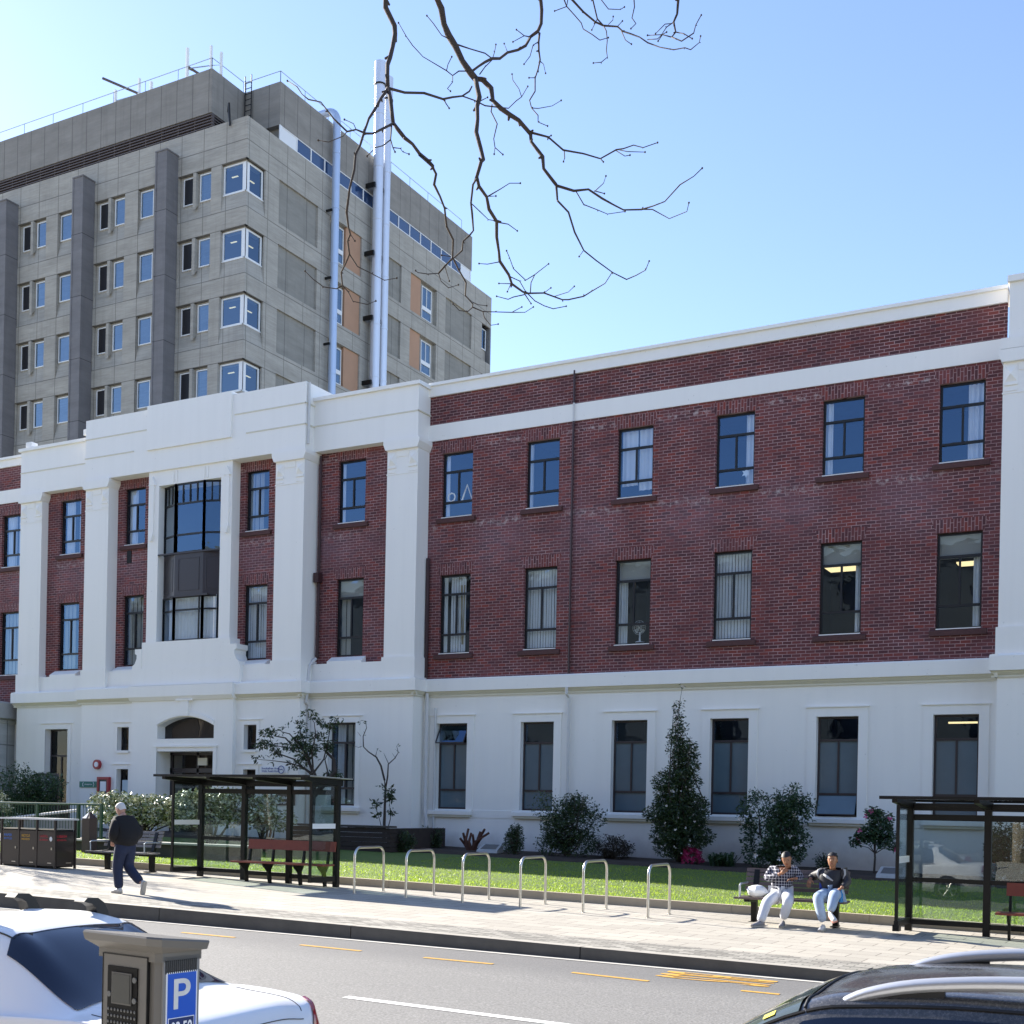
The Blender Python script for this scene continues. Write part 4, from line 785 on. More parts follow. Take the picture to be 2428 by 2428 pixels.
# right-hand face
px = [(51.55, 51.6)]
PAN = [(52.62, 56.0), (62.3, 64.43), (69.64, 73.0)]
rholes = [(TY, 51.5, z - .95, z + 1.55, 'L') for z in ROWS] + [(57.1, 60.2, z - .75, z + 1.6) for z in ROWS] + [(65.47, 68.56, z - .75, z + 1.6) for z in ROWS] + [(a, b, z - .74, z + 1.6) for a, b in PAN for z in ROWS] + [(74.4, 75.65, z - .95, z + 1.55) for z in ROWS]
wr = MB(); wr.wall(TY, 75.65, 15, 37.5, TX, rholes[:0], .1, ax='x')
wr = MB(); deep = [h for h in rholes if h[0] in (TY, 57.1, 65.47, 74.4)]; shal = [h for h in rholes if h not in deep]
wr.wall(TY, 75.65, 15, 37.5, TX, rholes, -.12, ax='x')
for h in rholes:
    if h in shal: wr.mi = 1; wr.quad((TX - .12, h[0], h[2]), (TX - .12, h[1], h[2]), (TX - .12, h[1], h[3]), (TX - .12, h[0], h[3])); wr.mi = 0
for z in ROWS:
    wr.quad((TX, TY, z - .95), (TX, 51.5, z - .95), (TX - CS, 51.5, z - .03), (TX - CS, TY + CS, z - .03))
    wr.box(TX - .6, TX - CS - .012, TY + .62, 51.48, z + 1.46, z + 1.55)
    for (a, b, o0, o1, w0, w1) in ((57.1, 60.2, 58.75, 60.2, 57.35, 58.35), (65.47, 68.56, 65.47, 66.76, 66.8, 67.98)):
        wr.quad((TX - .26, a, z - .75), (TX - .26, b, z - .75), (TX - .26, b, z + 1.6), (TX - .26, a, z + 1.6))
        for y in (a, b): wr.quad((TX - .12, y, z - .75), (TX - .26, y, z - .75), (TX - .26, y, z + 1.6), (TX - .12, y, z + 1.6))
        wr.quad((TX - .12, a, z + 1.6), (TX - .12, b, z + 1.6), (TX - .26, b, z + 1.6), (TX - .26, a, z + 1.6)); wr.quad((TX - .12, a, z - .75), (TX - .12, b, z - .75), (TX - .26, b, z - .75), (TX - .26, a, z - .75))
        wr.mi = 2; wr.box(TX - .25, TX - .10, o0 + .002, o1, z - .748, z + 1.598); wr.mi = 0
    wr.box(TX - .7, TX - .3, 74.4, 75.4, z - .9, z - .05)
wl.build('facade_wall', M['conc'], TW_); wr.build('side_wall', [M['conc'], M['conc_panel'], M['orange']], TW_)
cap = MB(); cap.box(-71.95, TX - .05, TY + .05, 75.6, 37.3, 37.47); cap.box(-72, -71.8, TY, 75.65, 15, 37.4); cap.box(-72, TX - .01, 75.5, 75.64, 15, 37.28); cap.build('roof_slab', M['roof'], TW_)
# windows: one of each kind, then copies
def twin(w_, h, drk=False, split=False):
    m = MB(); b = .05; m.box(0, b, -.05, .02, 0, h); m.box(w_ - b, w_, -.05, .02, 0, h); m.box(b, w_ - b, -.05, .02, h - b, h); m.box(b, w_ - b, -.07, .02, 0, b)
    if split: m.box(w_ / 2 - .025, w_ / 2 + .025, -.04, .02, h * .36, h - b); m.box(b, w_ - b, -.055, .02, h * .28, h * .40)
    o = m.build('window', M['wframe'], TW_, local=True)
    pane_quad(b, w_ - b, b, h - b, -.01).build('pane', M['tdark'] if drk else M['tglass'], o, local=True)
    return o
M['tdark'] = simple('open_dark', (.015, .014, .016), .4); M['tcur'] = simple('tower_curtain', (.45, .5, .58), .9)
def put(o, x, y, z, rz=0, first=[]):
    c = copy_tree(o, (x - TW_.location.x, y - TW_.location.y, z), rz, parent=TW_); return c
A_ = twin(.80, 1.45, True); B_ = twin(.80, 1.45); C_ = twin(.95, 1.46)
D_ = twin(1.14, 2.05, split=True)
rs = random.Random(5); back = MB(); tl = MB()
for a, b, z in lat:
    y = TY + RD - .01; z = z - .03
    if b - a > 2: put(A_, a + .28, y, z); put(B_, a + 1.44, y, z)
    else: put(C_, a + .06, y, z)
for z in ROWS:
    put(D_, TX - .22, 67.05, z - .66, R(90)); put(D_, TX - .22, 57.5, z - .66, R(90))
for o in (A_, B_, C_, D_):
    for k in kids(o): bpy.data.objects.remove(k)
    bpy.data.objects.remove(o)
# corner windows
for z in ROWS:
    z0, z1 = z - .03, z + 1.47; m = MB(); y = TY + CS; x = TX - CS
    for a, b in ((-44.98, -44.88), (x - .24, x - .0)): m.box(a, b, y, y + .06, z0, z1)
    m.box(x - .06, x, y + .002, y + .26, z0, z1); m.box(x - .06, x, 51.36, 51.48, z0, z1)
    m.box(-44.88, x - .24, y, y + .06, z0, z0 + .07); m.box(-44.88, x - .24, y, y + .06, z1 - .07, z1); m.box(x - .06, x, y + .26, 51.36, z0, z0 + .07); m.box(x - .06, x, y + .26, 51.36, z1 - .07, z1)
    m.box(-44.99, x + .03, y - .04, y + .05, z0 - .05, z0 + .01); m.box(x - .05, x + .04, y - .04, 51.49, z0 - .055, z0 + .012)
    W = m.build('corner_window', M['wframe'], TW_); pane_quad(-44.9, x - .2, z0, z1, y + .03).build('pane', M['tglass'], W)
    MB().quad((x - .03, y + .2, z0), (x - .03, 51.4, z0), (x - .03, 51.4, z1), (x - .03, y + .2, z1)).build('pane', M['tglass'], W)
    MB().box(-44.5, -44.42, TY + 1.6, TY + 1.95, z + 1.3, z + 1.33).build('ceiling_light', M['lamp'], W); MB().box(TX - 1.8, TX - 1.4, 50.9, 50.98, z + 1.3, z + 1.33).build('ceiling_light', M['lamp'], W)
m = MB(); 
for z in ROWS: m.box(-71.5, TX - .7, TY + .9, 75, z - 1.0, z - .95)
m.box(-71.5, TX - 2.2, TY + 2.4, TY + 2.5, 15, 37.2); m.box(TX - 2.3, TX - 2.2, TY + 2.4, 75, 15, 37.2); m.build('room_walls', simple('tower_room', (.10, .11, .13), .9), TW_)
l = MB()
for a, b, z in lat:
    if rs.random() < .45: MB().box(a + .6, a + .68, TY + .7, TY + 1.5, z + .95, z + .98).build('ceiling_light', M['lamp'], TW_)
    if b - a > 2 and rs.random() < .5: MB().box(a + 1.7, a + 1.78, TY + .8, TY + 1.6, z + 1.05, z + 1.08).build('ceiling_light', M['lamp'], TW_)
cu_ = MB()
for a, b, z in lat:
    if b - a > 2: 
        if rs.random() < .6: MB().box(a + 1.7, a + 2.2, TY + .6, TY + .62, z, z + 1.3).build('curtain', M['tcur'], TW_)
    elif rs.random() < .5: MB().box(a + .5, a + 1.05, TY + .6, TY + .62, z, z + 1.3).build('curtain', M['tcur'], TW_)
mf = MB()                                                # little concrete mullion fins between paired windows
for a, b, z in lat:
    if b - a > 2: MB().prism([(TY - .06, z - .42), (TY + RD, z - .1), (TY + RD, z + 1.5), (TY - .06, z + 1.5)], 'x', a + 1.12, a + 1.32).build('mullion_fin', M['conc'], TW_)
for fx in (-48.02, -54.20, -60.36, -66.52):              # full height fins
    yf = onX(.3209 * 1235, 100 + .3209 * 795, -48.02)[0]
    m = MB(); m.prism([(fx - .77, yf), (fx, yf), (fx, TY + .02), (fx - .77, TY + .02)], 'z', 15, 36.45)
    m.box(fx - .81, fx + .04, yf - .04, TY, 36.45, 36.52); m.box(fx - .80, fx - .70, yf - .03, yf + .1, 15, 36.44); m.build('fin', M['fin'], TW_)
# plant storey above: two volumes and the louvre band
pa = MB(); AX = -45.78
pa.box(-72, AX, TY, 70, 38.3, 40.6); pa.box(-72, TX, 52.57, 72.86, 38.3, 40.6); pa.box(-72, AX - .5, TY + .5, 70, 37.5, 38.3); pa.box(-72, TX - .35, 52.9, 72.6, 37.5, 38.3)
pa.build('plant_storey_wall', M['conc_top'], TW_)
lv = MB()
for k in range(5): z = 37.56 + k * .155; lv.box(-72, AX, TY + .02, TY + .2, z, z + .055); lv.box(AX - .18, AX, TY + .2, 51.15, z, z + .055)
for i in range(22): x = AX - .08 - i * 1.17; lv.box(x, x + .07, TY + .08, TY + .25, 37.5, 38.3)
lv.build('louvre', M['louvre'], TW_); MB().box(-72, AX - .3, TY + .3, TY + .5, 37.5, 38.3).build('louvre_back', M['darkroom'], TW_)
sw = MB(); gw_ = MB(); y = 54.05; sw.box(TX - .06, TX - .01, 52.6, 72.8, 37.5, 37.56); sw.box(TX - .06, TX - .01, 52.6, 72.8, 38.25, 38.3); sw.box(TX - .06, TX, 52.57, 52.75, 37.5, 38.3)
while y < 72.9: sw.box(TX - .07, TX, y - .035, y + .035, 37.56, 38.25); y += 1.245
S_ = sw.build('strip_window', M['wframe'], TW_); MB().quad((TX - .04, 54.05, 37.5), (TX - .04, 71.5, 37.5), (TX - .04, 71.5, 38.3), (TX - .04, 54.05, 38.3)).build('pane', simple('strip_glass', (.02, .05, .13), .08, coat=1.0), S_)
MB().quad((TX - .035, 52.7, 37.5), (TX - .035, 54.05, 37.5), (TX - .035, 54.05, 38.3), (TX - .035, 52.7, 38.3)).build('vent_grille', M['wframe'], S_); MB().quad((TX - .035, 71.5, 37.5), (TX - .035, 72.8, 37.5), (TX - .035, 72.8, 38.3), (TX - .035, 71.5, 38.3)).build('vent_grille', M['wframe'], S_)
fe = MB()
for z in ROWS:
    fe.box(TX - .3, TX - .24, 74.4, 74.48, z - .03, z + 1.38); fe.box(TX - .3, TX - .24, 75.3, 75.38, z - .03, z + 1.38); fe.box(TX - .3, TX - .24, 74.48, 75.3, z - .03, z + .04); fe.box(TX - .3, TX - .24, 74.48, 75.3, z + 1.33, z + 1.38)
Fe = fe.build('corner_window', M['wframe'], TW_); fp = MB()
for z in ROWS: fp.quad((TX - .27, 74.48, z), (TX - .27, 75.3, z), (TX - .27, 75.3, z + 1.35), (TX - .27, 74.48, z + 1.35))
fp.build('pane', M['tglass'], Fe)
# roof railing
rl = MB()
def rail(p, q, h=.62, sp=2.2):
    p, q = Vector(p), Vector(q); n = max(1, int((q - p).length / sp)); rl.tube([p + Vector((0, 0, h)), q + Vector((0, 0, h))], .020, 5)
    for i in range(n + 1): a = p + (q - p) * (i / n); rl.tube([a, a + Vector((0, 0, h))], .018, 4)
rail((-72, TY + .1, 40.6), (AX - .1, TY + .1, 40.6)); rail((AX - .1, TY + .1, 40.6), (AX - .1, 52.6, 40.6)); rail((AX, 52.67, 40.6), (TX - .1, 52.67, 40.6)); rail((TX - .1, 52.67, 40.6), (TX - .1, 71.6, 40.6), sp=1.9)
rl.build('roof_railing', M['grail'], TW_)
ld = MB()
for dx in (-.22, .22): ld.tube([(AX + .35 + dx, 52.45, 37.5), (AX + .35 + dx, 52.45, 41.4)], .03, 5)
for k in range(12): ld.tube([(AX + .13, 52.45, 37.7 + k * .3), (AX + .57, 52.45, 37.7 + k * .3)], .02, 4)
ld.tube([(-44.9, 50.3, 38.25), (-44.4, 49.8, 38.3), (-44.4, 49.9, 37.2)], .06, 5); ld.tube([(-44.9, 50.3, 38.25), (-44.4, 49.9, 37.3)], .04, 5); ld.build('roof_ladder', M['black'], TW_)
# aerial frames on the roof: small separate masts
def mast(x, y, hs, label, beam):
    T = thing('aerial_frame', label, 'aerial', (x, y, 40.6), group='aerial frames on the tower roof')
    for i, (dx, dy, h, r_) in enumerate(hs): MB().tube([(x + dx, y + dy, 40.6), (x + dx, y + dy, 40.6 + h)], r_, 6).build('aerial', M['wframe'], T)
    b = MB(); b.tube([(x + beam[0], y + beam[1], 40.6 + beam[2]), (x + beam[3], y + beam[4], 40.6 + beam[5])], .07, 5); b.build('beam', M['louvre'], T)
    c = MB(); P_ = [(x + dx, y + dy, 40.6 + h * .45) for dx, dy, h, r_ in hs]; c.tube(P_ + [P_[0]], .03, 4); c.build('brace', M['grail'], T)
mast(-46.9, 50.6, [(-1.2, 0, 2.0, .09), (.2, .3, 1.9, .08), (1.1, .1, 1.2, .08), (.05, 1.2, 1.0, .06)], 'aerial frame with tall white rods near the roof corner of the grey tower', (-1.1, 0, .95, -.2, 1, .35))
mast(-52.3, 50.6, [(-1.1, 0, 1.1, .09), (.3, .4, 1.6, .08), (1.5, .1, .95, .09)], 'aerial frame with a slanting dark beam further left on the tower roof', (-1.8, -.3, 1.8, 1.0, 1.2, .5))
# flues and duct on the side face
FX = TX + .55
for yy, r_, zt in ((60.95, .29, 45.9), (61.75, .27, 45.4)):
    m = MB(); z = 15
    m.tube([(FX, yy, 15), (FX, yy, zt - .05)], r_, 18)
    for zz in [18 + 3.1 * k for k in range(9)] : m.tube([(FX, yy, zz), (FX, yy, zz + .07)], r_ + .02, 18)
    F_ = m.build('flue', M['flue'], TW_, smooth='auto'); MB().tube([(FX, yy, zt - 1.3), (FX, yy, zt)], r_ + .05, 18).build('flue_cap', M['flue'], F_, smooth='auto'); MB().tube([(FX, yy, zt - 1.36), (FX, yy, zt - 1.3)], r_ + .07, 18).build('flue_ring', M['black'], F_)
    for zz in (26.8, 30.6, 34.4, 38.4): MB().box(TX, FX + .1, yy - .5, yy - .38, zz, zz + .25).build('bracket', M['black'], F_)
m = MB(); py = 57.05; dx = TX + .4
el = [(TX - 1.6, py, 41.15), (TX - .6, py, 41.2)] + [(TX - .25 + .65 * math.sin(a * .262), py, 40.55 + .65 * math.cos(a * .262)) for a in range(7)]
m.tube(el + [(dx, py, 40.3), (dx, py, 15)], .22, 16)
for zz in [17 + 3.1 * k for k in range(8)]: m.tube([(dx, py, zz), (dx, py, zz + .06)], .24, 16)
D = m.build('duct', M['pipe_blue'], TW_, smooth='auto')
for zz in (24.2, 27.9, 31.6, 35.4): MB().box(TX, dx, py - .34, py - .26, zz, zz + .12).build('bracket', M['black'], D)
# building across the street, seen only mirrored in the windows
OB = thing('opposite_building', 'tall brown building across the street, seen mirrored in the lower windows', 'building', (-20, -22, -1))
def obwall():
    m = MB(); hs = [(x, x + 1.6, z, z + 2.3) for x in [(-88 + 4.4 * i) for i in range(29)] for z in (2.5, 7.2, 11.9, 16.4)]
    m.wall(-90, 42, -1, 20.5, -22, hs, -.3); return m
obwall().build('wall', simple('opposite_brown', (.10, .08, .062), .85, var=.35, scale=.6), OB)
m = MB(); m.box(-90, 42, -22.35, -22.3, -1, 20.4); m.build('window', simple('opposite_dark', (.02, .02, .025), .2), OB); m = MB(); m.box(-90.5, 42.5, -23, -21.2, 20.5, 21.3); m.box(-90, 42, -34, -22.4, -1, 20.5); m.build('cornice', simple('opposite_cream', (.34, .30, .24), .8), OB)
m = MB()
M['ostone'] = simple('opposite_stone', (.24, .2, .15), .8)
for i in range(15): MB().tube([(-86 + 8.8 * i, -20.9, -1), (-86 + 8.8 * i, -20.9, 9.5)], .55, 14).build('column', M['ostone'], OB)
# ------------------------------------------------------------------ plants
def spot(x, Y, y=2000): return onY(x, y, Y)[0]
def lawnz(X, Y): return zp(LAWN, X, Y) + (.05 if Y > BED0 else 0)
def zat(x, y, Y): return onY(x, y, Y)[1]
def leaves(mb, blobs, n, size, rs, asp=2.2, shell=.45, flat=.0, cut=.35, nsc=2.4, bounds=None):
    vol = [b[1][0] * b[1][1] * b[1][2] for b in blobs]; tot = sum(vol); made = 0; tries = 0
    while made < n and tries < n * 6:
        tries += 1; r_ = rs.random() * tot; i = 0
        while r_ > vol[i] and i < len(blobs) - 1: r_ -= vol[i]; i += 1
        c, rad = blobs[i]; d = Vector((rs.gauss(0, 1), rs.gauss(0, 1), rs.gauss(0, 1))).normalized() * (rs.random() ** shell)
        p = Vector((c[0] + d.x * rad[0], c[1] + d.y * rad[1], c[2] + d.z * rad[2]))
        if noise.noise(p * nsc) < -cut + .2 * (1 - d.length): continue
        if bounds and not bounds(p): continue
        a = Vector((rs.gauss(0, 1) + d.x, rs.gauss(0, 1) + d.y, rs.gauss(0, .7) - .25 + flat)).normalized(); b = a.cross(Vector((rs.gauss(0, 1), rs.gauss(0, 1), rs.gauss(0, 1) + 1.2))).normalized()
        L = size * rs.uniform(.65, 1.3); W = L / asp; up = a.cross(b) * L * .12
        mb.quad(p, p + a * L * .5 + b * W * .5 + up, p + a * L, p + a * L * .5 - b * W * .5 + up); made += 1
    return mb
def stems(mb, base, tips, r0, rs, bend=.12):
    for t_ in tips:
        b, t_ = Vector(base), Vector(t_); L = (t_ - b).length; m1 = b.lerp(t_, .4) + Vector((rs.uniform(-bend, bend), rs.uniform(-bend, bend), .08)) * L; m2 = b.lerp(t_, .75) + Vector((rs.uniform(-bend, bend), rs.uniform(-bend, bend), 0)) * L * .6
        mb.tube([b, m1, m2, t_], [r0, r0 * .7, r0 * .42, r0 * .15], 6)
    return mb
def flowers(blobs, n, r_, rs, mat, T):
    one = n > 100; mb = MB()
    for i in range(n):
        mb = mb if one else MB()
        c, rad = rs.choice(blobs); d = Vector((rs.gauss(0, 1), -abs(rs.gauss(0, 1)), rs.gauss(0, .8))).normalized() * 1.0
        p = Vector((c[0] + d.x * rad[0], c[1] + d.y * rad[1], c[2] + d.z * rad[2])); k = rs.uniform(.7, 1.25) * r_
        for j in range(5):
            a = j * 1.257 + rs.random(); u = Vector((math.cos(a), -.45, math.sin(a))) * k; v = Vector((math.cos(a + .9), -.45, math.sin(a + .9))) * k * .9
            mb.quad(p, p + u * .7 + Vector((0, -.01, 0)), p + (u + v) * .62, p + v * .7)
        if not one: mb.build('flower', mat, T)
    if one: mb.build('flower', mat, T, kind='stuff')
M['leaf_dark'] = leafm('dark_leaf', (.012, .026, .009), (.05, .085, .026), .3, .15); M['leaf_mid'] = leafm('mid_leaf', (.015, .04, .018), (.05, .10, .04), .35, .15)
M['leaf_sun'] = leafm('pale_leaf', (.15, .18, .08), (.60, .60, .42), .22, .2); _m, _t, _b, _o = new_mat('pale_leaf_painted_glint'); _g = N(_t, 'ShaderNodeNewGeometry'); _t.links.new(ramp(_t, _g.outputs['Random Per Island'], [(0, (.06, .09, .03)), (.35, (.16, .20, .07)), (.6, (.38, .40, .22)), (.8, (.75, .75, .62))]), _b.inputs['Base Color']); _b.inputs['Roughness'].default_value = .3; M['leaf_sun'] = _m  # near-white share of leaves: sun highlights painted into the leaf colour
M['leaf_brown'] = leafm('brown_leaf', (.03, .018, .014), (.06, .05, .02), .6, .1)
M['bark'] = simple('bark', (.055, .042, .034), .9, var=.3, scale=6, bmp=.4); M['petal_w'] = simple('white_petal', (.75, .68, .66), .6); M['petal_p'] = simple('pink_petal', (.62, .10, .28), .6); M['petal_m'] = simple('magenta_petal', (.38, .008, .09), .6)
rs = random.Random(11)
def plant(name, label, cat, X, Y, blobs, n, size, leaf, tips=0, r0=.03, fl=None, cut=.35, asp=2.2, nsc=2.4, shell=.45, group=None, wall=32.92):
    z = lawnz(X, Y); T = thing(name, label, cat, (X, Y, z), group=group)
    bl = [((X + c[0], Y + c[1], z + c[2]), r_) for c, r_ in blobs]
    lb = lambda p: p.y < wall and p.z > z - .02
    leaves(MB(), bl, n, size, rs, asp, shell, cut=cut, nsc=nsc, bounds=lb).build('foliage', M[leaf], T)
    tp = []
    for i in range(tips): c, r_ = rs.choice(bl); tp.append((c[0] + rs.uniform(-.8, .8) * r_[0], min(32.85, c[1] + rs.uniform(-.7, .7) * r_[1]), c[2] + rs.uniform(-.2, .85) * r_[2]))
    if tips: stems(MB(), (X, Y, z - .05), tp, r0, rs).build('stem', M['bark'], T)
    if fl: flowers(bl, fl[0], fl[1], rs, M[fl[2]], T)
    return T
# tall conical camellia with white flowers
X, Y = spot(1608, 31.75, 2045), 31.75; zt = zat(1608, 1640, Y); z0 = lawnz(X, Y); H = zt - z0
bl = []
for k in range(15):
    f = k / 14; r_ = 1.22 * min(1, .62 + f * 2.6) * (1 - f) ** 1.02 * (.90 + .16 * math.sin(k * 2.3)); r_ = max(r_, .09)
    bl.append(((rs.uniform(-.13, .13), rs.uniform(-.1, .1), .42 + f * (H - .5)), (r_ * .95, min(r_, .98) * .92, .36)))
plant('camellia_tree', 'tall conical dark green camellia with small white flowers in front of the white wall', 'tree', X, Y, bl, 20000, .085, 'leaf_dark', 30, .03, (95, .032, 'petal_w'), cut=.30, nsc=3.2)
def bush(name, label, cat, x, Y, ytop, wpx, n, size, leaf, fl=None, tips=14, cut=.3, lob=9, rough=.35, dx=0, **kw):
    X = spot(x, Y); z0 = lawnz(X, Y); H = zat(x, ytop, Y) - z0; W = (spot(x + wpx / 2, Y) - spot(x - wpx / 2, Y)) / 2
    bl = [((0, 0, H * .48), (W * .72, min(.75, W * .7), H * .42)), ((-W * .35, -.1, H * .2), (W * .5, min(.6, W * .5), H * .22)), ((W * .35, -.1, H * .2), (W * .5, min(.6, W * .5), H * .22))]
    for k in range(lob):
        a = rs.uniform(0, 6.28); rr = rs.uniform(.45, .85); bl.append(((W * rr * math.cos(a), min(.7, W) * rr * .7 * math.sin(a), H * rs.uniform(.25, .80)), (W * rough * rs.uniform(.7, 1.2), W * rough * .8, H * .22 * rs.uniform(.7, 1.3))))
    for k in range(4): bl.append(((W * rs.uniform(-.6, .6), rs.uniform(-.2, .2), H * rs.uniform(.82, .93)), (W * .12, .12, H * .10)))
    return plant(name, label, cat, X, Y, bl, n, size, leaf, tips, .03, fl, cut=cut, **kw)
bush('spreading_bush', 'large wide dark spreading bush left of the tall conical camellia', 'bush', 1345, 31.6, 1875, 165, 7500, .085, 'leaf_dark', lob=12)
bush('camellia_bush', 'broad camellia bush with a few white flowers behind the bench with the two seated men', 'bush', 1838, 31.7, 1862, 175, 7500, .10, 'leaf_mid', (20, .06, 'petal_w'), lob=12)
bush('small_shrub', 'small loose shrub at the foot of the twin downpipes', 'bush', 1027, 32.0, 1958, 52, 1500, .07, 'leaf_dark')
bush('upright_shrub', 'small upright dark shrub left of the large spreading bush', 'bush', 1220, 31.2, 1950, 58, 1900, .07, 'leaf_dark')
bush('low_shrub', 'low greyish brown shrub between the spreading bush and the conical camellia', 'bush', 1455, 32.0, 1976, 105, 2600, .06, 'leaf_brown')
bush('azalea', 'low magenta flowering azalea beside the strappy plant', 'flower bush', 1643, 31.5, 2010, 48, 700, .05, 'leaf_dark', (170, .05, 'petal_m'), tips=5)
bush('rose_shrub', 'small thin shrub behind the seated man in the dark cap', 'bush', 1958, 32.3, 2018, 60, 700, .06, 'leaf_mid', tips=6)
bush('far_bush', 'dark bush seen through the glass of the right bus shelter', 'bush', 2400, 31.3, 1935, 150, 4200, .09, 'leaf_dark')
bush('clipped_bush', 'large rounded dark bush at the left edge beside the rounded grey porch', 'bush', 45, 29.5, 1803, 150, 9000, .11, 'leaf_mid', lob=5, rough=.5, tips=10)
bush('pale_shrub', 'pale leaved shrub at the extreme left behind the green railing', 'bush', 2, 27.5, 1868, 40, 900, .10, 'leaf_sun', tips=5)
bush('planter_shrub', 'small dark shrub at the right end of the dark planter wall', 'bush', 955, 30.2, 1965, 60, 1500, .07, 'leaf_dark')
# small camellia tree with pink flowers
X, Y = spot(2072, 31.9, 2070), 31.9; z0 = lawnz(X, Y)
bl = [((zx, 0, zz), (r_, r_, r_ * .8)) for zx, zz, r_ in ((.0, 1.05, .42), (.1, 1.35, .34), (-.35, .85, .22), (.3, .85, .34), (-.05, 1.5, .22), (.42, .7, .2), (-.5, .75, .14))]
plant('pink_camellia', 'small camellia tree with pink flowers on a thin trunk left of the right shelter', 'tree', X, Y, bl, 2600, .10, 'leaf_mid', 0, .03, (7, .06, 'petal_p'), cut=.25, nsc=3)
PT = [o for o in bpy.data.objects if o.name.startswith('pink_camellia')][0]; m = MB(); m.tube([(X, Y, z0 - .05), (X + .02, Y, z0 + .4), (X - .01, Y, z0 + .8), (X, Y, z0 + 1.2)], [.03, .025, .02, .012], 7); stems(m, (X + .02, Y, z0 + .5), [(X + c[0] * .9, Y, z0 + c[2]) for c, r_ in bl], .015, rs); m.build('stem', M['bark'], PT)
# strappy plant
X, Y = spot(1712, 31.3, 2048), 31.3; z0 = lawnz(X, Y); T = thing('strappy_plant', 'strappy leaved clump between the azalea and the camellia bush', 'plant', (X, Y, z0)); m = MB()
for i in range(170):
    a = rs.uniform(0, 6.28); L = rs.uniform(.35, .72); el = rs.uniform(.5, 1.4); o = Vector((X + rs.uniform(-.28, .28), Y + rs.uniform(-.2, .2), z0)); d = Vector((math.cos(a) * math.cos(el), math.sin(a) * math.cos(el), math.sin(el))); sd_ = Vector((-math.sin(a), math.cos(a), 0)) * .022
    p1 = o + d * L * .55; p2 = p1 + Vector((d.x, d.y, d.z * .2 - .25)).normalized() * L * .45; m.quad(o - sd_ * .6, o + sd_ * .6, p1 + sd_, p1 - sd_); m.quad(p1 - sd_, p1 + sd_, p2)
m.build('leaf_blades', M['leaf_mid'], T)
# pruned stump
X, Y = spot(1122, 31.8, 2018), 31.8; z0 = lawnz(X, Y); T = thing('pruned_stump', 'hard pruned shrub stump with bare cut stems in the garden bed', 'stump', (X, Y, z0)); m = MB()
for dx, dz, lean in ((-.28, .50, -.05), (-.20, .62, .0), (-.1, .50, .02), (-.02, .46, .05), (.05, .55, .12), (.02, .38, .3), (-.3, .34, -.14), (.0, .62, .42), (-.02, .52, .5)):
    m.tube([(X + dx * .4, Y, z0 - .05), (X + dx + lean * .3, Y + rs.uniform(-.1, .1), z0 + dz * .5), (X + dx + lean, Y + rs.uniform(-.12, .12), z0 + dz)], [.055, .04, .036], 7)
m.build('stem', simple('cut_wood', (.11, .045, .028), .85, var=.3, scale=8), T)
# tree A: leafy tree behind the left shelter; tree B: bare gnarled shrub
def poly(pts, Y, dy=0.0): return [Vector((onY(x, y, Y)[0], Y + dy * i, onY(x, y, Y)[1])) for i, (x, y) in enumerate(pts)]
Y = 30.6; X = spot(742, Y, 1990); z0 = lawnz(X, Y); T = thing('leafy_tree', 'small spreading tree with dark drooping leaves behind the left bus shelter', 'tree', (X, Y, z0)); m = MB()
tr = [[(742, 2000), (740, 1940), (745, 1880), (748, 1840), (738, 1815)], [(745, 1885), (775, 1850), (790, 1830), (785, 1800), (762, 1780)]]
br_ = [[(742, 1835), (715, 1818), (680, 1808), (640, 1803), (605, 1800)], [(740, 1830), (730, 1790), (700, 1775), (665, 1768), (640, 1762)], [(742, 1820), (745, 1780), (760, 1745), (762, 1715), (758, 1700)], [(740, 1825), (725, 1780), (712, 1745), (704, 1722), (692, 1706)],
       [(745, 1830), (765, 1800), (770, 1770), (775, 1730), (790, 1706)], [(700, 1775), (680, 1750), (655, 1745)], [(735, 1800), (715, 1770), (690, 1740), (672, 1735)], [(742, 1840), (700, 1800), (660, 1785)], [(775, 1850), (772, 1830), (760, 1800), (768, 1770)]]
for i, t_ in enumerate(tr): P = poly(t_, Y, .05 * i); m.tube(P, [.09, .075, .06, .05, .04][:len(P)], 7)
m.build('trunk', M['bark'], T); m = MB(); bl = []
for i, b_ in enumerate(br_):
    P = poly(b_, Y, rs.uniform(-.12, .12)); m.tube(P, [.032, .024, .018, .012, .008][:len(P)], 5)
    for p in P[1:]: bl += [((p.x + rs.uniform(-.12, .12), p.y + rs.uniform(-.2, .2), p.z + rs.uniform(-.05, .12)), (rs.uniform(.16, .30),) * 2 + (.17,))]
m.build('branch', M['bark'], T); leaves(MB(), bl, 1700, .13, rs, 2.6, .5, flat=-.5, cut=.12, nsc=2.2).build('foliage', M['leaf_dark'], T)
Y = 31.6; X = spot(913, Y, 1970); z0 = lawnz(X, Y); T = thing('bare_shrub', 'tall bare gnarled shrub with a few leaves near its foot by the corner pilaster', 'shrub', (X, Y, z0)); m = MB()
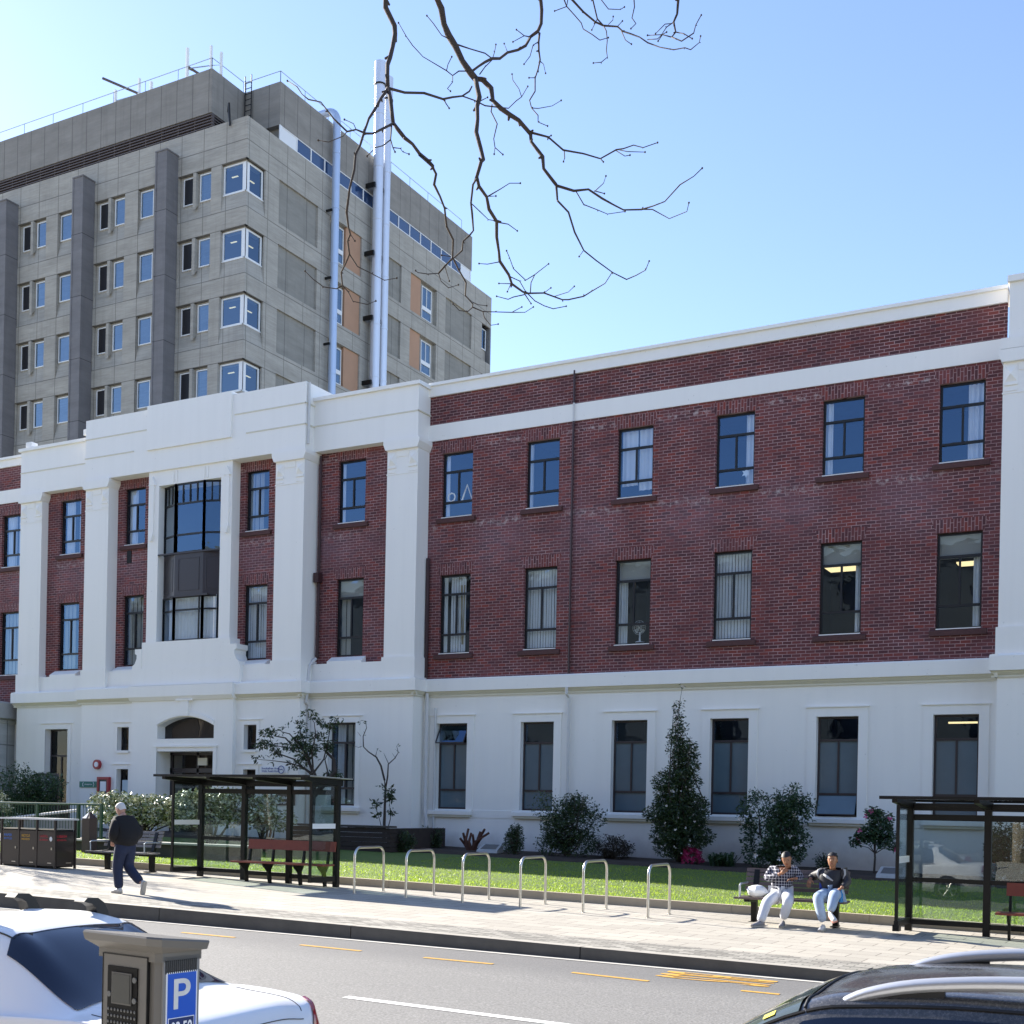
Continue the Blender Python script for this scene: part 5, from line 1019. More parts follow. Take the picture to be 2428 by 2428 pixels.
B = [([(910, 1990), (912, 1930), (914, 1870), (912, 1850)], .055), ([(912, 1850), (902, 1815), (890, 1795), (870, 1782), (857, 1770), (855, 1745), (862, 1725), (858, 1708)], .032), ([(914, 1870), (920, 1840), (922, 1812), (938, 1798), (947, 1785), (944, 1768)], .028),
     ([(890, 1795), (895, 1775)], .012), ([(922, 1812), (912, 1792), (908, 1785)], .012), ([(857, 1770), (850, 1772), (838, 1768)], .01), ([(862, 1735), (868, 1738)], .008), ([(916, 1980), (925, 1940), (922, 1905)], .02), ([(908, 1975), (898, 1940), (890, 1920)], .015), ([(938, 1798), (930, 1785)], .008), ([(947, 1785), (935, 1775)], .008), ([(855, 1745), (848, 1735)], .008), ([(858, 1708), (850, 1712)], .007), ([(858, 1708), (872, 1710)], .007)]
for pts, r_ in B: P = poly(pts, Y, rs.uniform(-.03, .03)); m.tube(P, [r_ * (1 - .75 * i / (len(P) - 1)) for i in range(len(P))], 6)
m.build('stem', M['bark'], T); bl = [((spot(x, Y, y), Y, zat(x, y, Y)), (r_, r_, r_)) for x, y, r_ in ((925, 1880, .17), (890, 1905, .14), (905, 1862, .1), (928, 1925, .12), (895, 1932, .12), (858, 1712, .08), (897, 1775, .06), (942, 1768, .05), (925, 1895, .12), (862, 1740, .04))]
leaves(MB(), bl, 230, .14, rs, 2.4, .6, cut=.9).build('foliage', M['leaf_dark'], T)
# pale sunlit hedge and its neighbours
def hedge(name, label, x0, x1, Y, ytop, ybot, n, lumps, leaf='leaf_sun', cat='hedge'):
    X0, X1 = spot(x0, Y), spot(x1, Y); XM = (X0 + X1) / 2; z0 = lawnz(XM, Y); H = zat((x0 + x1) / 2, ytop, Y) - z0; zb = zat((x0 + x1) / 2, ybot, Y) - z0; bl = []
    for i in range(lumps):
        f = (i + .5) / lumps; bl.append((((X0 - XM) + (X1 - X0) * f, rs.uniform(-.1, .1), (H + zb) / 2 + rs.uniform(-.06, .1)), ((X1 - X0) / lumps * .8, .6, (H - zb) / 2)))
    return plant(name, label, cat, XM, Y, bl, n, .125, leaf, lumps * 3, .035, None, cut=.38, asp=1.9, nsc=2.0, shell=.3)
hedge('pale_hedge', 'sunlit pale leaved hedge behind the walking man', 236, 430, 26.6, 1880, 1962, 5200, 6)
hedge('pale_hedge', 'sunlit pale leaved hedge seen through the left bus shelter glass', 440, 560, 26.4, 1868, 1960, 4200, 4)
hedge('pale_shrub', 'round pale leaved shrub in the middle of the left shelter behind the red seat', 586, 672, 27.0, 1905, 1968, 1600, 3, cat='bush')
hedge('pale_shrub', 'little tuft of pale leaves rising above the round pale shrub behind the shelter', 618, 645, 27.4, 1880, 1903, 260, 1, cat='bush')
# street tree hanging into the picture from above
TREE = thing('street_tree', 'bare winter street tree whose branches hang across the sky from above', 'tree', (5.6, 2.0, -.3))
def dep(x, y): return 7.9 + .5 * math.sin(x / 170) + .4 * math.cos(y / 140)
def A(*q): return [(860 + x * .20704, y * .20704) for x, y in q]
def B_(*q): return [(1240 + x * .2381, y * .2381) for x, y in q]
def C(*q): return [(680 + x * .31056, 180 + y * .31056) for x, y in q]
def D(*q): return [(1000 + x * .36232, 380 + y * .36232) for x, y in q]
BR = [(A((262, -60), (262, 0), (262, 90), (365, 300), (370, 400), (340, 550), (285, 740), (283, 900), (290, 1010)), 10, 8.5),
 (A((290, 1010), (265, 1050), (130, 1270), (40, 1450)) + C((600, 400), (560, 530), (525, 600), (515, 720), (480, 860), (457, 1040), (470, 1150), (485, 1210), (465, 1255), (478, 1360), (450, 1430), (415, 1500), (425, 1600)), 6.5, 3),
 (C((478, 1360), (540, 1455), (650, 1510), (745, 1560), (840, 1543)), 2.6, 1.5), (C((425, 1600), (400, 1615), (380, 1625), (280, 1610), (200, 1550), (140, 1490)), 3.2, 1.5), (C((425, 1600), (470, 1650), (505, 1720), (615, 1745), (680, 1718)), 2.6, 1.4), (C((485, 1210), (520, 1260)), 2, 1.4),
 (A((290, 1010), (320, 1150), (335, 1300), (350, 1410)), 7.5, 8), (A((350, 1415), (220, 1480), (120, 1530), (30, 1530)) + C((590, 435), (530, 410), (460, 425), (360, 330), (260, 200), (165, 180), (80, 85), (5, 38)), 5, 2),
 (C((460, 425), (430, 460), (320, 505), (240, 492)), 2.6, 1.5), (C((530, 410), (510, 365), (440, 333)), 2, 1.5),
 (A((350, 1410), (400, 1480), (480, 1580), (570, 1650), (650, 1760), (750, 1840), (810, 1910)) + C((1010, 600), (1110, 690), (1140, 750), (1125, 830), (1170, 920), (1205, 1010), (1220, 1150), (1270, 1250), (1265, 1390), (1210, 1450), (1160, 1505)), 8, 3.4),
 (D((110, 740), (40, 745), (-25, 735), (-40, 722)), 2.2, 1.4), (D((205, 640), (240, 715), (290, 800), (285, 885), (335, 940), (330, 965)), 4, 2.6), (D((335, 962), (400, 990), (480, 992), (590, 995), (675, 995), (730, 960)), 2.6, 1.4), (D((330, 965), (300, 990), (245, 983), (205, 940)), 2.2, 1.3),
 (D((400, 990), (410, 1030), (450, 1080), (500, 1072)), 2, 1.3), (D((335, 930), (370, 945), (425, 952)), 1.8, 1.3), (D((590, 995), (655, 960)), 1.6, 1.2), (D((110, 740), (125, 790), (175, 835), (240, 815)), 2.2, 1.3), (D((150, 690), (180, 790)), 1.8, 1.2), (D((190, 630), (130, 622)), 1.8, 1.3),
 (A((330, 1440), (320, 1600), (345, 1690), (370, 1740)), 3.4, 1.8), (A((345, 1690), (430, 1700), (460, 1740), (530, 1765)), 2.2, 1.4), (A((320, 1600), (230, 1670), (150, 1690), (50, 1790)), 2.6, 1.5),
 (A((290, 1010), (370, 1030), (480, 1060), (700, 1065), (920, 1135), (1140, 1100), (1250, 990)), 5.5, 3), (A((1140, 1100), (1280, 1150), (1400, 1210), (1520, 1225), (1670, 1240), (1820, 1110), (1890, 990)), 3, 1.6), (A((920, 1135), (990, 1240)), 2.4, 1.8), (A((1820, 1110), (1790, 1020), (1720, 920), (1710, 850)), 1.8, 1.3),
 (A((830, -60), (855, 0), (900, 100), (930, 280), (980, 400), (1060, 530), (1140, 700), (1230, 830), (1290, 900)), 13, 12),
 (A((1290, 900), (1310, 1000), (1335, 1120), (1310, 1220), (1315, 1380), (1300, 1520), (1350, 1700), (1380, 1830)) + D((390, 5), (360, 110), (375, 170), (425, 240), (440, 320), (490, 400), (490, 500), (505, 600), (510, 660), (570, 750), (590, 810), (660, 860), (690, 870)), 10, 4.5),
 (D((360, 120), (335, 160), (322, 280), (330, 350), (338, 460), (315, 490), (270, 530), (265, 590), (210, 640), (150, 690), (110, 740)), 5, 2.8), (D((322, 280), (380, 335), (435, 388), (475, 395)), 2.2, 1.6), (D((430, 238), (520, 185), (575, 150), (645, 150)), 2.6, 1.5), (D((440, 236), (485, 234)), 1.6, 1.2), (D((495, 405), (565, 418), (625, 462)), 2.4, 1.4), (D((510, 665), (430, 680), (375, 676)), 2.4, 1.4),
 (D((690, 870), (800, 868), (920, 912), (960, 912), (1060, 890), (1110, 858), (1200, 805), (1245, 735)), 3.6, 1.8), (D((690, 870), (740, 920), (800, 952), (860, 972), (945, 955)), 2.6, 1.6), (D((870, 890), (960, 862), (998, 825)), 1.9, 1.3), (D((800, 868), (845, 835)), 1.9, 1.3), (D((710, 865), (715, 800), (740, 748), (830, 678)), 2.4, 1.4), (D((740, 748), (680, 785), (600, 710), (575, 640), (555, 592)), 2.2, 1.4), (D((670, 880), (600, 895), (565, 910), (490, 890)), 2.2, 1.4), (D((575, 760), (640, 790), (680, 860)), 2.2, 1.6), (D((670, 870), (715, 938)), 2.4, 1.6), (D((585, 805), (560, 860)), 1.8, 1.3), (D((580, 808), (505, 806)), 1.8, 1.2),
 (A((1290, 900), (1370, 910), (1470, 1010), (1490, 1150), (1580, 1240), (1680, 1310), (1790, 1380), (1920, 1530)) + B_((75, 1320), (80, 1410), (150, 1500), (195, 1560), (205, 1680), (330, 1840)), 10, 6.5),
 (B_((75, 1320), (250, 1365), (400, 1495), (600, 1530), (770, 1580), (930, 1490), (1000, 1480), (1100, 1445), (1195, 1470), (1340, 1420)), 5, 1.6), (B_((950, 1490), (1040, 1510), (1215, 1515)), 2, 1.3), (B_((930, 1500), (1015, 1555), (1065, 1545)), 2, 1.4), (B_((410, 1500), (415, 1575), (403, 1610)), 2.2, 1.4), (B_((770, 1580), (800, 1612)), 2.6, 2), (B_((250, 1365), (280, 1350)), 2.4, 1.8),
 (D((880, 165), (995, 200), (1090, 190), (1180, 250), (1320, 325), (1440, 322), (1590, 270), (1690, 160), (1780, 105), (1835, 52)), 5.2, 1.6), (D((1440, 322), (1510, 322), (1620, 382), (1735, 335), (1748, 278)), 2.6, 1.3), (D((1010, 205), (1060, 290), (1150, 325), (1215, 352), (1330, 335)), 2.4, 1.4), (D((1130, 205), (1190, 150), (1205, 103)), 2, 1), (D((1130, 200), (1195, 218)), 2, 1.5),
 (D((880, 168), (888, 265), (960, 340), (1000, 470), (1060, 590), (1140, 655), (1250, 735), (1340, 780), (1465, 718), (1488, 660)), 4.6, 1.5), (D((1055, 595), (1030, 630)), 1.6, 1.2),
 (A((1480, 1200), (1470, 1280), (1540, 1420), (1500, 1590), (1515, 1690), (1605, 1770)), 2.8, 1.5), (A((1515, 1690), (1505, 1765)), 1.6, 1.1), (A((1340, 1160), (1430, 1115)), 2, 1.4),
 (A((1240, 830), (1180, 815), (1100, 815), (1030, 865), (960, 810), (800, 715), (690, 650), (570, 520), (500, 420), (410, 262)), 2.8, 1.4), (A((1030, 865), (1030, 940), (970, 1015), (1005, 1045)), 2, 1.3), (A((960, 810), (975, 740), (1020, 650)), 1.8, 1.5),
 (A((1260, 810), (1400, 710), (1480, 670), (1570, 670), (1660, 600), (1780, 570), (1870, 520), (1925, 420)) + B_((70, 370), (150, 310), (180, 240), (185, 100), (175, 0), (170, -60)), 4.5, 7.5),
 (B_((165, 330), (155, 420), (170, 600), (120, 780), (120, 910), (65, 1000), (85, 1075), (150, 1150), (150, 1215), (245, 1255)), 4.2, 1.5), (B_((85, 1075), (150, 1080), (290, 1055), (380, 1000)), 1.9, 1.3), (B_((170, 610), (205, 640), (225, 730)), 1.9, 1), (B_((150, 420), (100, 450), (70, 560), (10, 640)), 2, 1.3), (B_((120, 775), (60, 775)), 1.7, 1.2),
 (A((1080, 510), (1230, 560), (1400, 610), (1480, 670)), 3, 2.4), (A((1340, 850), (1480, 690), (1525, 510)), 2.4, 1.5), (A((990, 445), (905, 405), (810, 270), (735, 180)), 2.4, 1.6), (A((1660, 600), (1620, 500)), 1.6, 1.1), (A((1925, 425), (1850, 410), (1760, 340)), 2.4, 1.6), (A((1850, 410), (1720, 480)), 1.8, 1.2),
 (B_((440, -50), (490, 0), (600, 120), (720, 220), (800, 255), (940, 265), (990, 310), (1160, 370), (1240, 425), (1360, 470), (1500, 495), (1610, 475), (1670, 495), (1755, 425), (1768, 360)), 4.6, 1.4), (B_((800, 255), (830, 310), (830, 500), (840, 570), (780, 620), (700, 628)), 2.6, 1.4), (B_((680, -50), (695, 0), (740, 190), (800, 255)), 3, 2.6), (B_((740, 190), (685, 298)), 2, 1.3),
 (B_((980, 310), (1020, 400), (1080, 440)), 2.2, 1.5), (B_((395, -50), (410, 0), (435, 65), (520, 160), (580, 230), (600, 290), (690, 345), (765, 400), (850, 375)), 3, 1.4), (B_((455, -50), (435, 65), (315, 110)), 2, 1.5), (B_((750, -50), (780, 0), (850, 90), (970, 95), (1010, 70)), 2.4, 1.4), (B_((1100, -50), (1105, 0), (1110, 70), (1085, 180), (1125, 235), (1075, 285)), 3.2, 1.5), (B_((850, 245), (895, 200), (898, 165)), 1.8, 1), (B_((940, 265), (990, 210)), 1.8, 1.4), (B_((1240, 395), (1340, 388), (1385, 345), (1430, 320)), 1.9, 1.4),
 (B_((1550, -60), (1545, 0), (1535, 140), (1500, 220), (1520, 320), (1480, 370), (1580, 410), (1700, 330), (1720, 250), (1775, 150)), 5.6, 1.6), (B_((1500, 220), (1430, 270), (1380, 345), (1240, 352)), 2.6, 1.5), (B_((1475, 235), (1415, 240), (1320, 335)), 2, 1.4), (B_((1520, 320), (1600, 335), (1685, 385)), 2.2, 1.5), (B_((1480, 370), (1390, 345), (1345, 410)), 2.4, 1.6)]
rs2 = random.Random(4)
def knob(m, p, d, r_):
    a = Vector((rs2.gauss(0, 1), rs2.gauss(0, 1), rs2.gauss(0, 1))).normalized(); a = (a - d * a.dot(d)).normalized(); m.tube([p, p + a * r_ * 1.9 + d * r_ * .8], [r_ * .75, r_ * .35], 5)
for pts, w0, w1 in BR:
    fine = []
    P = [atd(x, y, dep(x, y)) for x, y in pts]
    for i in range(len(P) - 1):                          # subdivide and make the run a little crooked
        n = max(1, int((P[i + 1] - P[i]).length / .09))
        for k in range(n):
            q = P[i].lerp(P[i + 1], k / n)
            if k: q = q + Vector((rs2.gauss(0, 1), rs2.gauss(0, 1), rs2.gauss(0, 1))) * .0045
            fine.append(q)
    fine.append(P[-1]); N_ = len(fine); d0 = dep(*pts[0])
    rad = [1.22 * (w0 + (w1 - w0) * (i / (N_ - 1)) ** .8) / FPX * d0 / 2 * (1 + .14 * rs2.uniform(-1, 1)) for i in range(N_)]
    mb = MB(); mb.tube(fine, rad, 7 if w0 > 5 else 5)
    for i in range(1, N_ - 1):
        if rs2.random() < .33: knob(mb, fine[i], (fine[i + 1] - fine[i - 1]).normalized(), rad[i] * 1.1 + .002)
    if w1 < 2.2: mb.ball(fine[-1], .0065, 6)
    mb.build('branch' if w0 > 5 else 'twig', M['bark'], TREE, smooth=True)
m = MB(); m.tube([(5.6, 2.0, -.4), (5.5, 2.1, 1.2), (5.3, 2.4, 3.2), (4.9, 2.9, 5.2), (4.3, 3.5, 6.4)], [.26, .21, .18, .16, .14], 14)
m.build('trunk', M['bark'], TREE, smooth=True); m = MB(); J = Vector((4.3, 3.5, 6.4)); L1 = Vector((1.8, 5.2, 8.3)); L2 = Vector((-.6, 6.6, 9.2)); L3 = Vector((-3.0, 7.2, 9.0))
m.tube([J, J.lerp(L1, .5) + Vector((0, 0, .3)), L1, L2, L3], [.13, .11, .085, .06, .04], 10)
for (x, y), L, w0 in (((A((262, -60))[0]), L3, 10), ((A((830, -60))[0]), L3, 13), ((B_((170, -60))[0]), L2, 7.5), ((B_((440, -50))[0]), L2, 4.6), ((B_((680, -50))[0]), L2, 3), ((B_((395, -50))[0]), L2, 3), ((B_((455, -50))[0]), L2, 2), ((B_((750, -50))[0]), L2, 2.4), ((B_((1100, -50))[0]), L1, 3.2), ((B_((1550, -60))[0]), L1, 5.6)):
    p = atd(x, y, dep(x, y)); r_ = w0 / FPX * 4; m.tube([p, p.lerp(L, .35) + Vector((0, 0, .25)), p.lerp(L, .7) + Vector((0, 0, .2)), L], [r_, r_ * 1.1, r_ * 1.3, r_ * 1.6], 8)
m.build('limb', M['bark'], TREE, smooth=True)
# ------------------------------------------------------------------ street furniture
def pz(X, Y): return zp(PAVE, X, Y)
M['timber'] = simple('grey_timber', (.20, .185, .175), .6, var=.25, scale=12); M['timber_d'] = simple('dark_timber', (.115, .085, .08), .5, var=.3, scale=12); M['red_timber'] = simple('red_timber', (.20, .045, .028), .5, var=.2, scale=10)
M['bin'] = simple('bin_panel', (.028, .020, .019), .3, var=.15, scale=4); M['shelter'] = simple('shelter_metal', (.007, .007, .007), .4, spec=.35); M['sglass'] = glass('shelter_glass', (.80, .86, .84), 1.65, .006, .6); M['green'] = simple('green_rail', (.02, .07, .035), .45)
# bike hoops
HP = [(839.7, 2118.3, 898, 2110), (962, 2136, 1017, 2124), (1096, 2141, 1149, 2134), (1233, 2152, 1282, 2144), (1382, 2164, 1425, 2156), (1535.9, 2175.3, 1574.8, 2167.5)]
def hoop(loc, label):
    T = thing('bike_hoop', label, 'bike rack', loc, 0, 'steel bicycle hoops along the pavement'); r_ = .17; h = .88; L = .98; q = [(0, 0, -.05), (0, 0, h - r_)]
    q += [(0, r_ - r_ * math.cos(a), h - r_ + r_ * math.sin(a)) for a in [k * math.pi / 12 for k in range(1, 7)]] + [(0, L - r_ + r_ * math.sin(a), h - r_ + r_ * math.cos(a)) for a in [k * math.pi / 12 for k in range(0, 7)]] + [(0, L, -.05)]
    MB().tube(q, .0245, 12).build('hoop_tube', M['steel'], T, smooth='auto', local=True)
    for y in (0, L): MB().lathe([(0, 0), (.045, 0), (.045, .008), (.026, .012)], (0, y), 12).build('base_collar', M['steel'], T, local=True)
    return T
words = ['first bicycle hoop, nearest the left bus shelter', 'second bicycle hoop counting from the left bus shelter', 'third bicycle hoop counting from the left bus shelter', 'fourth bicycle hoop, third from the bench with two men', 'fifth bicycle hoop, one before the last towards the bench', 'sixth bicycle hoop, nearest the bench with two seated men']
H0 = None
for i, (a, b, c, d) in enumerate(HP):
    P = Vector((onY(a, b, 19.60)[0], 19.60, 0)); P.z = pz(P.x, P.y)
    if i == 0: H0 = hoop(tuple(P), words[0])
    else: copy_tree(H0, tuple(P), label=words[i])
# benches
def bench(name, label, loc, rz, L, mat, mir=False):
    T = thing(name, label, 'bench', loc, rz)      # faces -y
    hs = .44; m = MB()
    for k in range(6): y = -.24 + k * .083; m.bbox(-L / 2, L / 2, y, y + .068, hs - .035 - .01 * math.sin(k * .6), hs - .01 * math.sin(k * .6), .006)
    m.build('seat', mat, T, local=True); m = MB()
    for k in range(5):
        z = hs + .10 + k * .075; y = .27 + k * .022; m.hexa([(-L / 2 + .04, y, z), (L / 2 - .04, y, z), (L / 2 - .04, y + .03, z), (-L / 2 + .04, y + .03, z)], [(-L / 2 + .04, y + .018, z + .058), (L / 2 - .04, y + .018, z + .058), (L / 2 - .04, y + .048, z + .058), (-L / 2 + .04, y + .048, z + .058)])
    m.build('backrest', mat, T, local=True)
    for s_ in (-1, 1):
        x = s_ * (L / 2 - .22); m = MB(); w_ = .045
        m.prism([(.18, 0), (.30, 0), (.30, .025), (.27, .05), (.29, hs), (.41, .87), (.36, .88), (.22, hs + .02), (-.24, hs - .035), (-.24, hs - .075), (.16, hs - .10), (.18, .05)], 'x', x - w_, x + w_)
        m.bbox(x - .05, x + .05, .02, .33, -.002, .018, .004); m.build('leg', M['black'], T, local=True)
        x = s_ * (L / 2 - .08); m = MB(); m.tube([(x, -.16, hs), (x, -.17, hs + .19), (x, -.12, hs + .215), (x, .30, hs + .215)], .017, 7); m.build('armrest', M['grail'], T, local=True, smooth='auto')
    return T
bl_ = onP(236, 2062, *PAVE); X1 = onY(202, 2020, 20.1)[0]; X2 = onY(376, 2020, 20.55)[0]; cx = (X1 + X2) / 2
bench('park_bench', 'weathered grey slatted bench behind the walking white-haired man', (cx, 20.35, pz(cx, 20.35)), R(1), X2 - X1, M['timber'])
X1 = onY(1738, 2130, 20.1)[0]; X2 = onY(2008, 2130, 20.4)[0]; cx = (X1 + X2) / 2
BENCH2 = (cx, 20.38, pz(cx, 20.38)); bench('park_bench', 'dark brown slatted bench with two men sitting on it', BENCH2, R(1.5), X2 - X1, M['timber_d'])
# bus shelters
def shelter(name, label, X0, Yb, nb, sp, ang, Ldep=.9, htop=2.10, mat='shelter', leftend=True, rightend=True, style=0):
    z0 = pz(X0, Yb); T = thing(name, label, 'bus shelter', (X0, Yb, z0), ang); pz_ = lambda x: -.018 * x
    for i in range(nb + 1):
        x = i * sp; m = MB(); zb = pz_(x); m.bbox(x - .055, x + .055, -.05, .05, zb - .05, htop, .008); m.build('post', M['shelter'], T, local=True)
        m = MB(); m.hexa([(x - .04, -Ldep - .28, htop + .05), (x + .04, -Ldep - .28, htop + .05), (x + .055, .1, htop - .04), (x - .055, .1, htop - .04)], [(x - .04, -Ldep - .28, htop + .115), (x + .04, -Ldep - .28, htop + .115), (x + .055, .12, htop + .095), (x - .055, .12, htop + .095)]); m.build('roof_beam', M['shelter'], T, local=True)
    for i in range(nb):
        a, b = i * sp + .055, (i + 1) * sp - .055; za = pz_(a + sp / 2)
        for z_0, z_1 in [(za + .12, za + .20), (htop - .22, htop - .12), (htop - .06, htop)] + ([(.80, .87)] if (style == 1 or i == 0) else []): MB().box(a, b, -.03, .03, z_0, z_1).build('rail', M['shelter'], T, local=True)
        MB().box(a, b, -.005, .005, za + .20, htop - .22).build('back_glass', M['sglass'], T, local=True)
    for on, x, s_ in ((leftend, 0, -1), (rightend, nb * sp, 1)):
        if not on: continue
        zb = pz_(x); m = MB(); m.box(x - .035, x + .035, -Ldep, -.05, zb + .12, zb + .22); m.box(x - .025, x + .025, -Ldep, -Ldep + .04, zb + .22, htop + .02); m.box(x - .02, x + .02, -Ldep + .04, -.05, htop - .04, htop + .02); 
        m.box(x - .05, x + .05, -Ldep - .02, -Ldep + .16, zb + .06, zb + .16) if style else None
        m.build('end_frame', M['shelter'], T, local=True); MB().box(x - .005, x + .005, -Ldep + .04, -.05, zb + .22, htop - .04).build('end_glass', M['sglass'], T, local=True)
        MB().box(x - .008, x + .008, -Ldep + .05, -.06, 1.12, 1.22).build('glass_stripe', M['wframe'], T, local=True)
    m = MB(); W = nb * sp
    for i in range(nb):
        a, b = i * sp - (.22 if i == 0 else -.006), (i + 1) * sp + (.22 if i == nb - 1 else -.006)
        m.hexa([(a, -Ldep - .32, htop + .125), (b, -Ldep - .32, htop + .125), (b, .22, htop + .10), (a, .22, htop + .10)], [(a, -Ldep - .32, htop + .145), (b, -Ldep - .32, htop + .145), (b, .22, htop + .118), (a, .22, htop + .118)])
    m.build('roof_panel', M['roofpan'] if not style else M['roofpan2'], T, local=True)
    m = MB(); m.box(-.22, W + .22, -Ldep - .35, -Ldep - .325, htop + .10, htop + .15); m.box(-.22, W + .22, .225, .25, htop + .08, htop + .125); m.build('roof_edge', M['shelter'], T, local=True)
    m = MB(); m.box(0, W, -.06, .0, htop - .0, htop + .06); m.build('beam', M['shelter'], T, local=True)
    return T
M['roofpan'] = simple('roof_sheet', (.30, .31, .30), .35); M['roofpan2'] = glass('roof_glass', (.55, .6, .58), 1.6, .002, 1)
S1 = shelter('bus_shelter', 'black glazed bus shelter with a red seat in front of the pale hedge', -18.84, 20.70, 3, 1.208, 0, .88, 2.02)
S2 = shelter('bus_shelter', 'black glazed bus shelter cut off by the right edge of the picture', -4.03, 21.15, 4, 1.2, 0, 1.0, 2.02, leftend=True, rightend=True, style=1)
def seat(label, loc, L, rz=0):
    T = thing('shelter_seat', label, 'seat', loc, rz); MB().bbox(-L / 2, L / 2, -.24, .14, .42, .455, .008).build('seat', M['red_timber'], T, local=True)
    m = MB(); m.hexa([(-L / 2 + .12, .17, .70), (L / 2 - .02, .17, .70), (L / 2 - .02, .20, .70), (-L / 2 + .12, .20, .70)], [(-L / 2 + .12, .20, .90), (L / 2 - .02, .20, .90), (L / 2 - .02, .23, .90), (-L / 2 + .12, .23, .90)]); m.build('backrest', M['red_timber'], T, local=True)
    for x in (-L / 2 + .18, -L / 6, L / 6, L / 2 - .18):
        m = MB(); m.prism([(-.18, .42), (-.16, .38), (-.02, .26), (.04, .0), (.12, .0), (.09, .28), (.18, .42), (.23, .88), (.205, .88), (.12, .42)], 'x', x - .02, x + .02); m.build('leg', M['black'], T, local=True)
x0, x1 = onY(557, 2028, 20.2)[0], onY(776, 2040, 20.2)[0]; cx = (x0 + x1) / 2
seat('long red timber seat on curved black legs inside the left bus shelter', (cx, 20.30, pz(cx, 20.3)), x1 - x0)
x0 = onY(2363, 2140, 20.7)[0]; seat('red timber seat inside the right bus shelter, cut by the picture edge', (x0 + 1.15, 20.75, pz(x0 + 1.1, 20.7)), 2.3, R(1.5))
# litter bin enclosure
b0 = onY(4, 2000, 19.53)[0]; b1 = onY(131, 2000, 19.53)[0]; T = thing('litter_bins', 'dark brown enclosure of recycling and rubbish bins with coloured lettering at the left', 'bins', ((b0 + b1) / 2, 19.55, pz(-23, 19.6))); yb0, yb1 = 19.53, onX(178, 2000, onY(131, 2000, 19.53)[0])[0]; zb = pz(-22.2, 19.6) - .0; hb = .88
BINP = [simple('bin_blue', (.03, .13, .45), .5), simple('bin_yellow', (.5, .28, .02), .5), simple('bin_red', (.38, .02, .03), .5)]
n3 = (b1 - b0) / 3
MB().box(b0 + .03, b1 - .03, yb0 + .03, yb1 - .03, zb + .03, zb + hb - .02).build('body', M['black'], T)
for k in range(3):
    a, b = b0 + k * n3, b0 + (k + 1) * n3; D_ = MB().box(a + .025, b - .025, yb0 - .012, yb0 + .028, zb + .06, zb + hb - .05).build('door', M['bin'], T)
    MB().box(b - .10, b - .07, yb0 - .03, yb0 - .012, zb + .42, zb + .47).build('handle', M['steel'], D_)
    for tt, zz, hh in (((('PAPER', 'BOTTLES'), ('RECYCLE', 'MIXED'), ('LANDFILL', 'RUBBISH'))[k][0], .72, .055), ((('PAPER', 'BOTTLES'), ('RECYCLE', 'MIXED'), ('LANDFILL', 'RUBBISH'))[k][1], .64, .04)):
        text_on('lettering', tt, BINP[k], D_, ((a + b) / 2 - .06, yb0 - .0145, zb + zz), (1, 0, 0), (0, 0, 1), hh, .02, .26)
    m = MB(); m.box(b - .22, b - .10, yb0 - .0145, yb0 - .0125, zb + .12, zb + .135); m.build('mark', M['steel'], D_)
m = MB().box(b1 - .028, b1 + .012, yb0 + .04, yb1 - .04, zb + .06, zb + hb - .05); D_ = m.build('side_panel', M['bin'], T)
for tt, zz, hh in (('RUBBISH', .72, .055), ('GENERAL', .64, .04)): text_on('lettering', tt, BINP[2], D_, (b1 + .0145, (yb0 + yb1) / 2 - .12, zb + zz), (0, 1, 0), (0, 0, 1), hh, .02, .3)
MB().box(b1 + .0125, b1 + .0145, yb0 + .3, yb0 + .45, zb + .12, zb + .135).build('mark', M['steel'], D_)
for x in [b0 + k * n3 for k in range(4)]:
    for y in ((yb0, yb1) if x in (b0, b0 + 3 * n3) else (yb0,)): MB().box(x - .022, x + .022, y - .022, y + .022, zb - .05, zb + hb + .2).build('post', M['bin'], T)
MB().box(b0, b1, yb0, yb1, zb + hb - .018, zb + hb).build('shelf', M['steel'], T); MB().box(b0 - .05, b1 + .05, yb0 - .06, yb1 + .06, zb + hb + .2, zb + hb + .235).build('lid', simple('lid_metal', (.62, .62, .60), .4), T)
m = MB(); m.ball((b1 - .12, yb0 - .016, zb + .66), .045, 10, (1, .1, 1.2)); m.build('sticker', M['wframe'], T)
# bollard, low wall, planter, plaque
def yy(x, y, Y): return onY(x, y, Y)
X, Y = spot(212, 22.9, 1990), 22.9; zb_ = zp(LAWN, X, Y); zt = zat(212, 1925, Y); T = thing('bollard', 'square brown timber bollard with a white sloping cap beside the green railing', 'bollard', (X, Y, zb_))
m = MB(); m.box(X - .13, X + .13, Y - .13, Y + .13, zb_ - .1, zt - .16); m.hexa([(X - .13, Y - .13, zt - .16), (X + .13, Y - .13, zt - .16), (X + .13, Y + .13, zt - .16), (X - .13, Y + .13, zt - .16)], [(X - .0, Y - .02, zt), (X + .02, Y - .02, zt), (X + .02, Y + .02, zt), (X - .0, Y + .02, zt)]); m.build('post', simple('bollard_wood', (.07, .04, .035), .6, var=.2, scale=8), T)
m = MB(); m.quad((X - .132, Y - .13, zt - .16), (X - .002, Y - .024, zt + .002), (X - .002, Y + .024, zt + .002), (X - .132, Y + .13, zt - .16)); m.quad((X - .13, Y - .134, zt - .16), (X + .02, Y - .134, zt - .16), (X + .0, Y - .026, zt)); m.build('cap', M['wframe'], T)
Y = 23.4; xa, xb = spot(178, Y, 1990), spot(612, Y, 1995); zt = zat(200, 1989, Y); T = thing('garden_wall', 'low dark garden wall with a pale flat capping behind the grey bench', 'wall', ((xa + xb) / 2, Y, .5))
